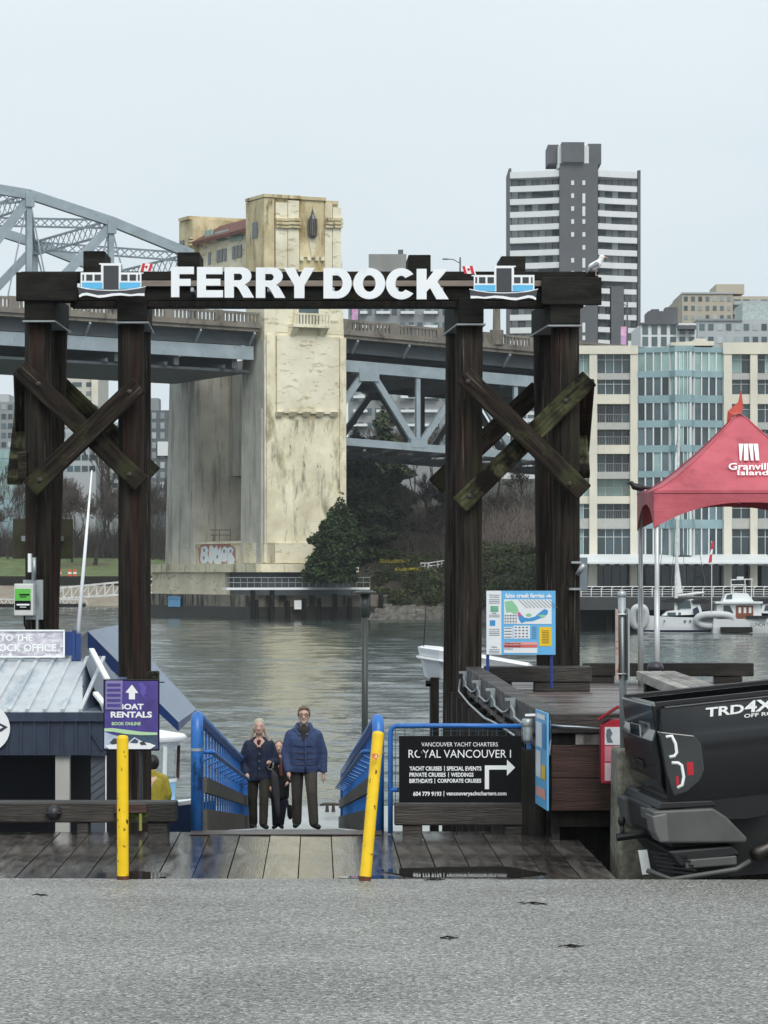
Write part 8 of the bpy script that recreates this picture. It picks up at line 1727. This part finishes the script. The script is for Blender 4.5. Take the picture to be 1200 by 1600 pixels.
for (p, q) in (((-30, 936), (130, 937)), ((-30, 945), (130, 946))): m = MB(); Ln(m, p, q, .22); m.build('chord', m_wrail, lf)
for i in range(14): x = -30 + i * 12; m = MB(); Ln(m, (x, 945), (x + 6, 936), .14); Ln(m, (x + 6, 936), (x + 12, 945), .14); m.build('diagonal', m_wrail, lf)
for i, px in enumerate((93, 109, 117)):
    c = Vector((XX(px, 514), 514, ramp(514, lprof))); r = empty('traffic_drum', c, 'small orange and white traffic drum on the far left path', 'traffic drum', 'orange drums on the far path')
    m = MB(); m.path([c, c + Vector((0, 0, .5))], [.35, .32], 10); m.build('lower_band', M('drum_orange', hexc('#d8653a'), .5) if i == 0 else bpy.data.materials['drum_orange'], r); m = MB(); m.path([c + Vector((0, 0, .5)), c + Vector((0, 0, .8))], [.32, .3], 10); m.build('white_band', m_white, r); m = MB(); m.path([c + Vector((0, 0, .8)), c + Vector((0, 0, 1.3))], [.3, .25], 10); m.build('upper_band', bpy.data.materials['drum_orange'], r)
# ---- marina boats
m_hullw = M('white_gelcoat', hexc('#e3e6e7'), .25, var=.04, sc=.5); m_canv = M('black_canvas', hexc('#23262b'), .8, var=.2); m_grayrub = M('pale_inflatable', hexc('#c6c9ca'), .5, var=.06)
def sailboat():
    Y = 271.0; O = Vector((XX(1068, Y), Y, WATER_Z)); s = Y / F; r = empty('sailboat', O, 'white sailing yacht with black sprayhood moored below the promenade', 'sailboat')
    m = hull_mesh(7.8, 2.6, 1.35, .35, -.3); m.v = [(-x, y, z) for x, y, z in m.v]; xf(m, O, math.radians(4)); m.build('hull', m_hullw, r, fix=True)
    m = hull_mesh(7.6, 2.62, .28, .0, .05); m.v = [(-x, y, z) for x, y, z in m.v]; xf(m, O, math.radians(4)); m.build('boot_stripe', M('navy_stripe', hexc('#28345a'), .4), r, fix=True)
    m = MB(); m.pxpoly([(1035, 962), (1043, 955), (1062, 953), (1070, 940), (1082, 936), (1094, 945), (1098, 960)], Y - .3, 1.4); cb_ = m.build('cabin', m_hullw, r)
    for (a, b, c_, d) in ((1043, 1056, 957, 962), (1060, 1064, 957, 961)): m = MB(); m.pxbox(a, b, c_, d, Y - .36, .1); m.build('window', m_glass, cb_)
    m = MB(); m.pxpoly([(1058, 951), (1068, 938), (1078, 938), (1080, 950)], Y - .42, .1); m.build('window', m_glass, cb_)
    for (a, b) in ((1037, 1039), (1069, 1072), (1077, 1080)): m = MB(); m.pxbox(a, b, 969, 972, Y - 1.32, .08); m.build('port_light', m_glass, r)
    m = MB(); m.path([W(1056, 955, Y), W(1061, 662, Y)], [.16, .1], 8); m.build('mast', m_wrail, r)
    m = MB(); m.path([W(1057, 931, Y), W(1100, 926, Y)], .12, 8); m.build('boom', m_wrail, r)
    m = MB(); m.pxpoly([(1056, 928), (1057, 880), (1060, 880), (1066, 926)], Y - .1, .15); m.build('furled_sail', m_hullw, r)
    m = MB(); m.pxpoly([(1033, 938), (1050, 934), (1070, 936), (1066, 941), (1040, 942)], Y - .5, 1.8); m.build('sprayhood', m_canv, r); m = MB(); m.pxpoly([(1080, 938), (1098, 936), (1112, 938), (1106, 943), (1084, 944)], Y - .5, 1.8); m.build('bimini', m_canv, r)
    m = MB()
    for (p, q) in (((1061, 665), (1022, 958)), ((1061, 690), (1110, 955)), ((1060, 760), (1046, 955)), ((1060, 760), (1074, 955))): m.path([W(*p, Y), W(*q, Y)], .025, 3)
    m.build('rigging', m_dgrey, r)
    m = MB(); m.pxbox(1051, 1069, 790, 791, Y, .06); m.build('spreader', m_wrail, r)
    m = MB(); m.pxpoly([(1083, 952), (1090, 948), (1093, 956), (1089, 962), (1084, 960)], Y - 1.2, .5); m.build('engine_cover', M('navy_canvas', hexc('#26304a'), .7), r)
sailboat()
def dinghy(px, py, L_, H_, rz, label, Y=269.5):
    c = W(px, py, Y); r = empty('inflatable_dinghy', c, label, 'dinghy', None); m = MB(); pts = []
    for i in range(25):
        t = math.pi * 2 * i / 24; pts.append(c + Vector((L_ * (abs(math.cos(t)) ** .7) * (1 if math.cos(t) > 0 else -1), .0 - .25 * math.sin(t), H_ * (abs(math.sin(t)) ** .8) * (1 if math.sin(t) > 0 else -1) + rz * math.cos(t))))
    m.path(pts, .32, 8, False); m.build('tube', m_grayrub, r, smooth=True)
    m = MB(); m.add([p + Vector((0, .1, 0)) for p in pts[:-1]], [tuple(range(24))]); m.build('floor', m_midg, r)
    m = MB(); m.cbox(c + Vector((0, -.1, 0)), (.3, .3, H_ * 1.6)); m.build('thwart', m_hullw, r)
dinghy(1117, 969, 1.55, .5, 0, 'pale inflatable dinghy hung at the stern of the sailing yacht'); dinghy(999, 964, .55, .85, 0, 'pale inflatable dinghy standing at the bow of the sailing yacht')
def motor_yacht():
    Y = 270.0; O = Vector((XX(1178, Y), Y + .8, WATER_Z)); r = empty('motor_yacht', O, 'white motor yacht with brown cabin door at the right edge', 'motor boat')
    m = hull_mesh(7.5, 3.0, 1.25, .3, -.3); xf(m, O, math.radians(8)); m.build('hull', m_hullw, r, fix=True)
    m = MB(); m.pxpoly([(1119, 958), (1121, 946), (1130, 942), (1188, 942), (1190, 962), (1130, 962)], Y, 2.2); cb_ = m.build('cabin', m_hullw, r)
    m = MB(); m.pxpoly([(1130, 958), (1131, 946), (1140, 946), (1146, 958)], Y - .06, .05); m.build('window', m_glass, cb_)
    m = MB(); m.pxbox(1150, 1177, 946, 966, Y - .08, .1); d = m.build('cabin_door', M('varnished_teak', hexc('#7a4329'), .35, var=.2, sc=2), cb_)
    for a in (1154, 1162, 1170): m = MB(); m.pxbox(a, a + 4, 949, 958, Y - .1, .04); m.build('door_pane', m_whitec, d)
    m = MB(); m.pxbox(1118, 1192, 940, 943, Y - .5, 3); m.build('cabin_roof', m_hullw, r)
    m = MB(); m.pxpoly([(1129, 940), (1134, 928), (1150, 926), (1168, 927), (1178, 940)], Y + .2, 1.8); m.build('flybridge', m_hullw, r); m = MB(); m.pxpoly([(1136, 930), (1144, 928), (1144, 936), (1134, 936)], Y + .14, .05); m.build('window', m_glass, r)
    m = MB()
    for (p, q) in (((1143, 928), (1142, 906)), ((1165, 928), (1164, 906)), ((1174, 935), (1175, 904)), ((1142, 906), (1176, 905)), ((1142, 914), (1166, 914))): m.path([W(*p, Y + .6), W(*q, Y + .6)], .05, 5)
    m.build('radar_arch', m_wrail, r); m = MB(); m.pxbox(1152, 1162, 901, 906, Y + .5, .5); m.build('radar', m_whitec, r)
    pxtext('name_lettering', 'LUNCH TIME', 1173, 1212, 973, 979, Y - 1.1, m_black, r, bold=.0)
    m = MB(); m.pxbox(1166, 1200, 962, 967, Y - .9, .3); m.build('stern_cover', m_canv, r)
motor_yacht()
m = MB(); m.pxbox(1128, 1176, 980, 988, 268, 1.5); tag(m.build('marina_float', m_darkwood, at=W(1150, 988, 268.5)), 'dark low marina float between the two white boats', 'floating dock')
c = W(1112, 960, 268); fg = empty('flag_pole', c, 'slim pole with red and white flag behind the sailing yacht', 'flag'); m = MB(); m.path([c, W(1112, 845, 268)], .04, 6); m.build('pole', m_wrail, fg)
for (a, b, u, v, mt) in ((1107, 1112, 866, 880, m_fred), (1109, 1113, 858, 867, m_white), (1110, 1115, 846, 859, m_fred)): m = MB(); m.pxpoly([(a, v), (b, v - 2), (b + 1, u), (a + 2, u + 1)], 267.95, .04); m.build('flag_cloth', mt, fg)
r = empty('cabin_cruiser', W(1200, 985, 274), 'dark topped cabin cruiser cut by the right edge', 'motor boat'); O = Vector((XX(1225, 274), 274.5, WATER_Z))
m = hull_mesh(6.5, 2.4, 1.2, .3, -.3); m.v = [(-x, y, z) for x, y, z in m.v]; xf(m, O); m.build('hull', m_hullw, r, fix=True); m = MB(); m.pxpoly([(1188, 958), (1192, 944), (1240, 940), (1244, 960)], 273.8, 1.6); m.build('cabin', m_hullw, r); m = MB(); m.pxpoly([(1187, 943), (1190, 936), (1240, 932), (1242, 942)], 273.6, 2); m.build('canopy', m_canv, r); m = MB(); m.pxpoly([(1194, 954), (1196, 946), (1235, 944), (1236, 954)], 273.75, .05); m.build('window', m_glass, r)
# ---- air over the inlet
hz = MB(); hz.box(-760, 760, -60, 1060, -8, 130)
m = bpy.data.materials.new('damp_air'); m.use_nodes = True; n = m.node_tree.nodes; n.clear(); o = n.new('ShaderNodeOutputMaterial'); v = n.new('ShaderNodeVolumePrincipled')
v.inputs['Color'].default_value = (.9, .95, 1, 1); v.inputs['Density'].default_value = .00012; v.inputs['Anisotropy'].default_value = .2; m.node_tree.links.new(v.outputs[0], o.inputs['Volume'])
HAZE = tag(hz.build('haze', m), 'thin damp air over the inlet', kind='stuff')
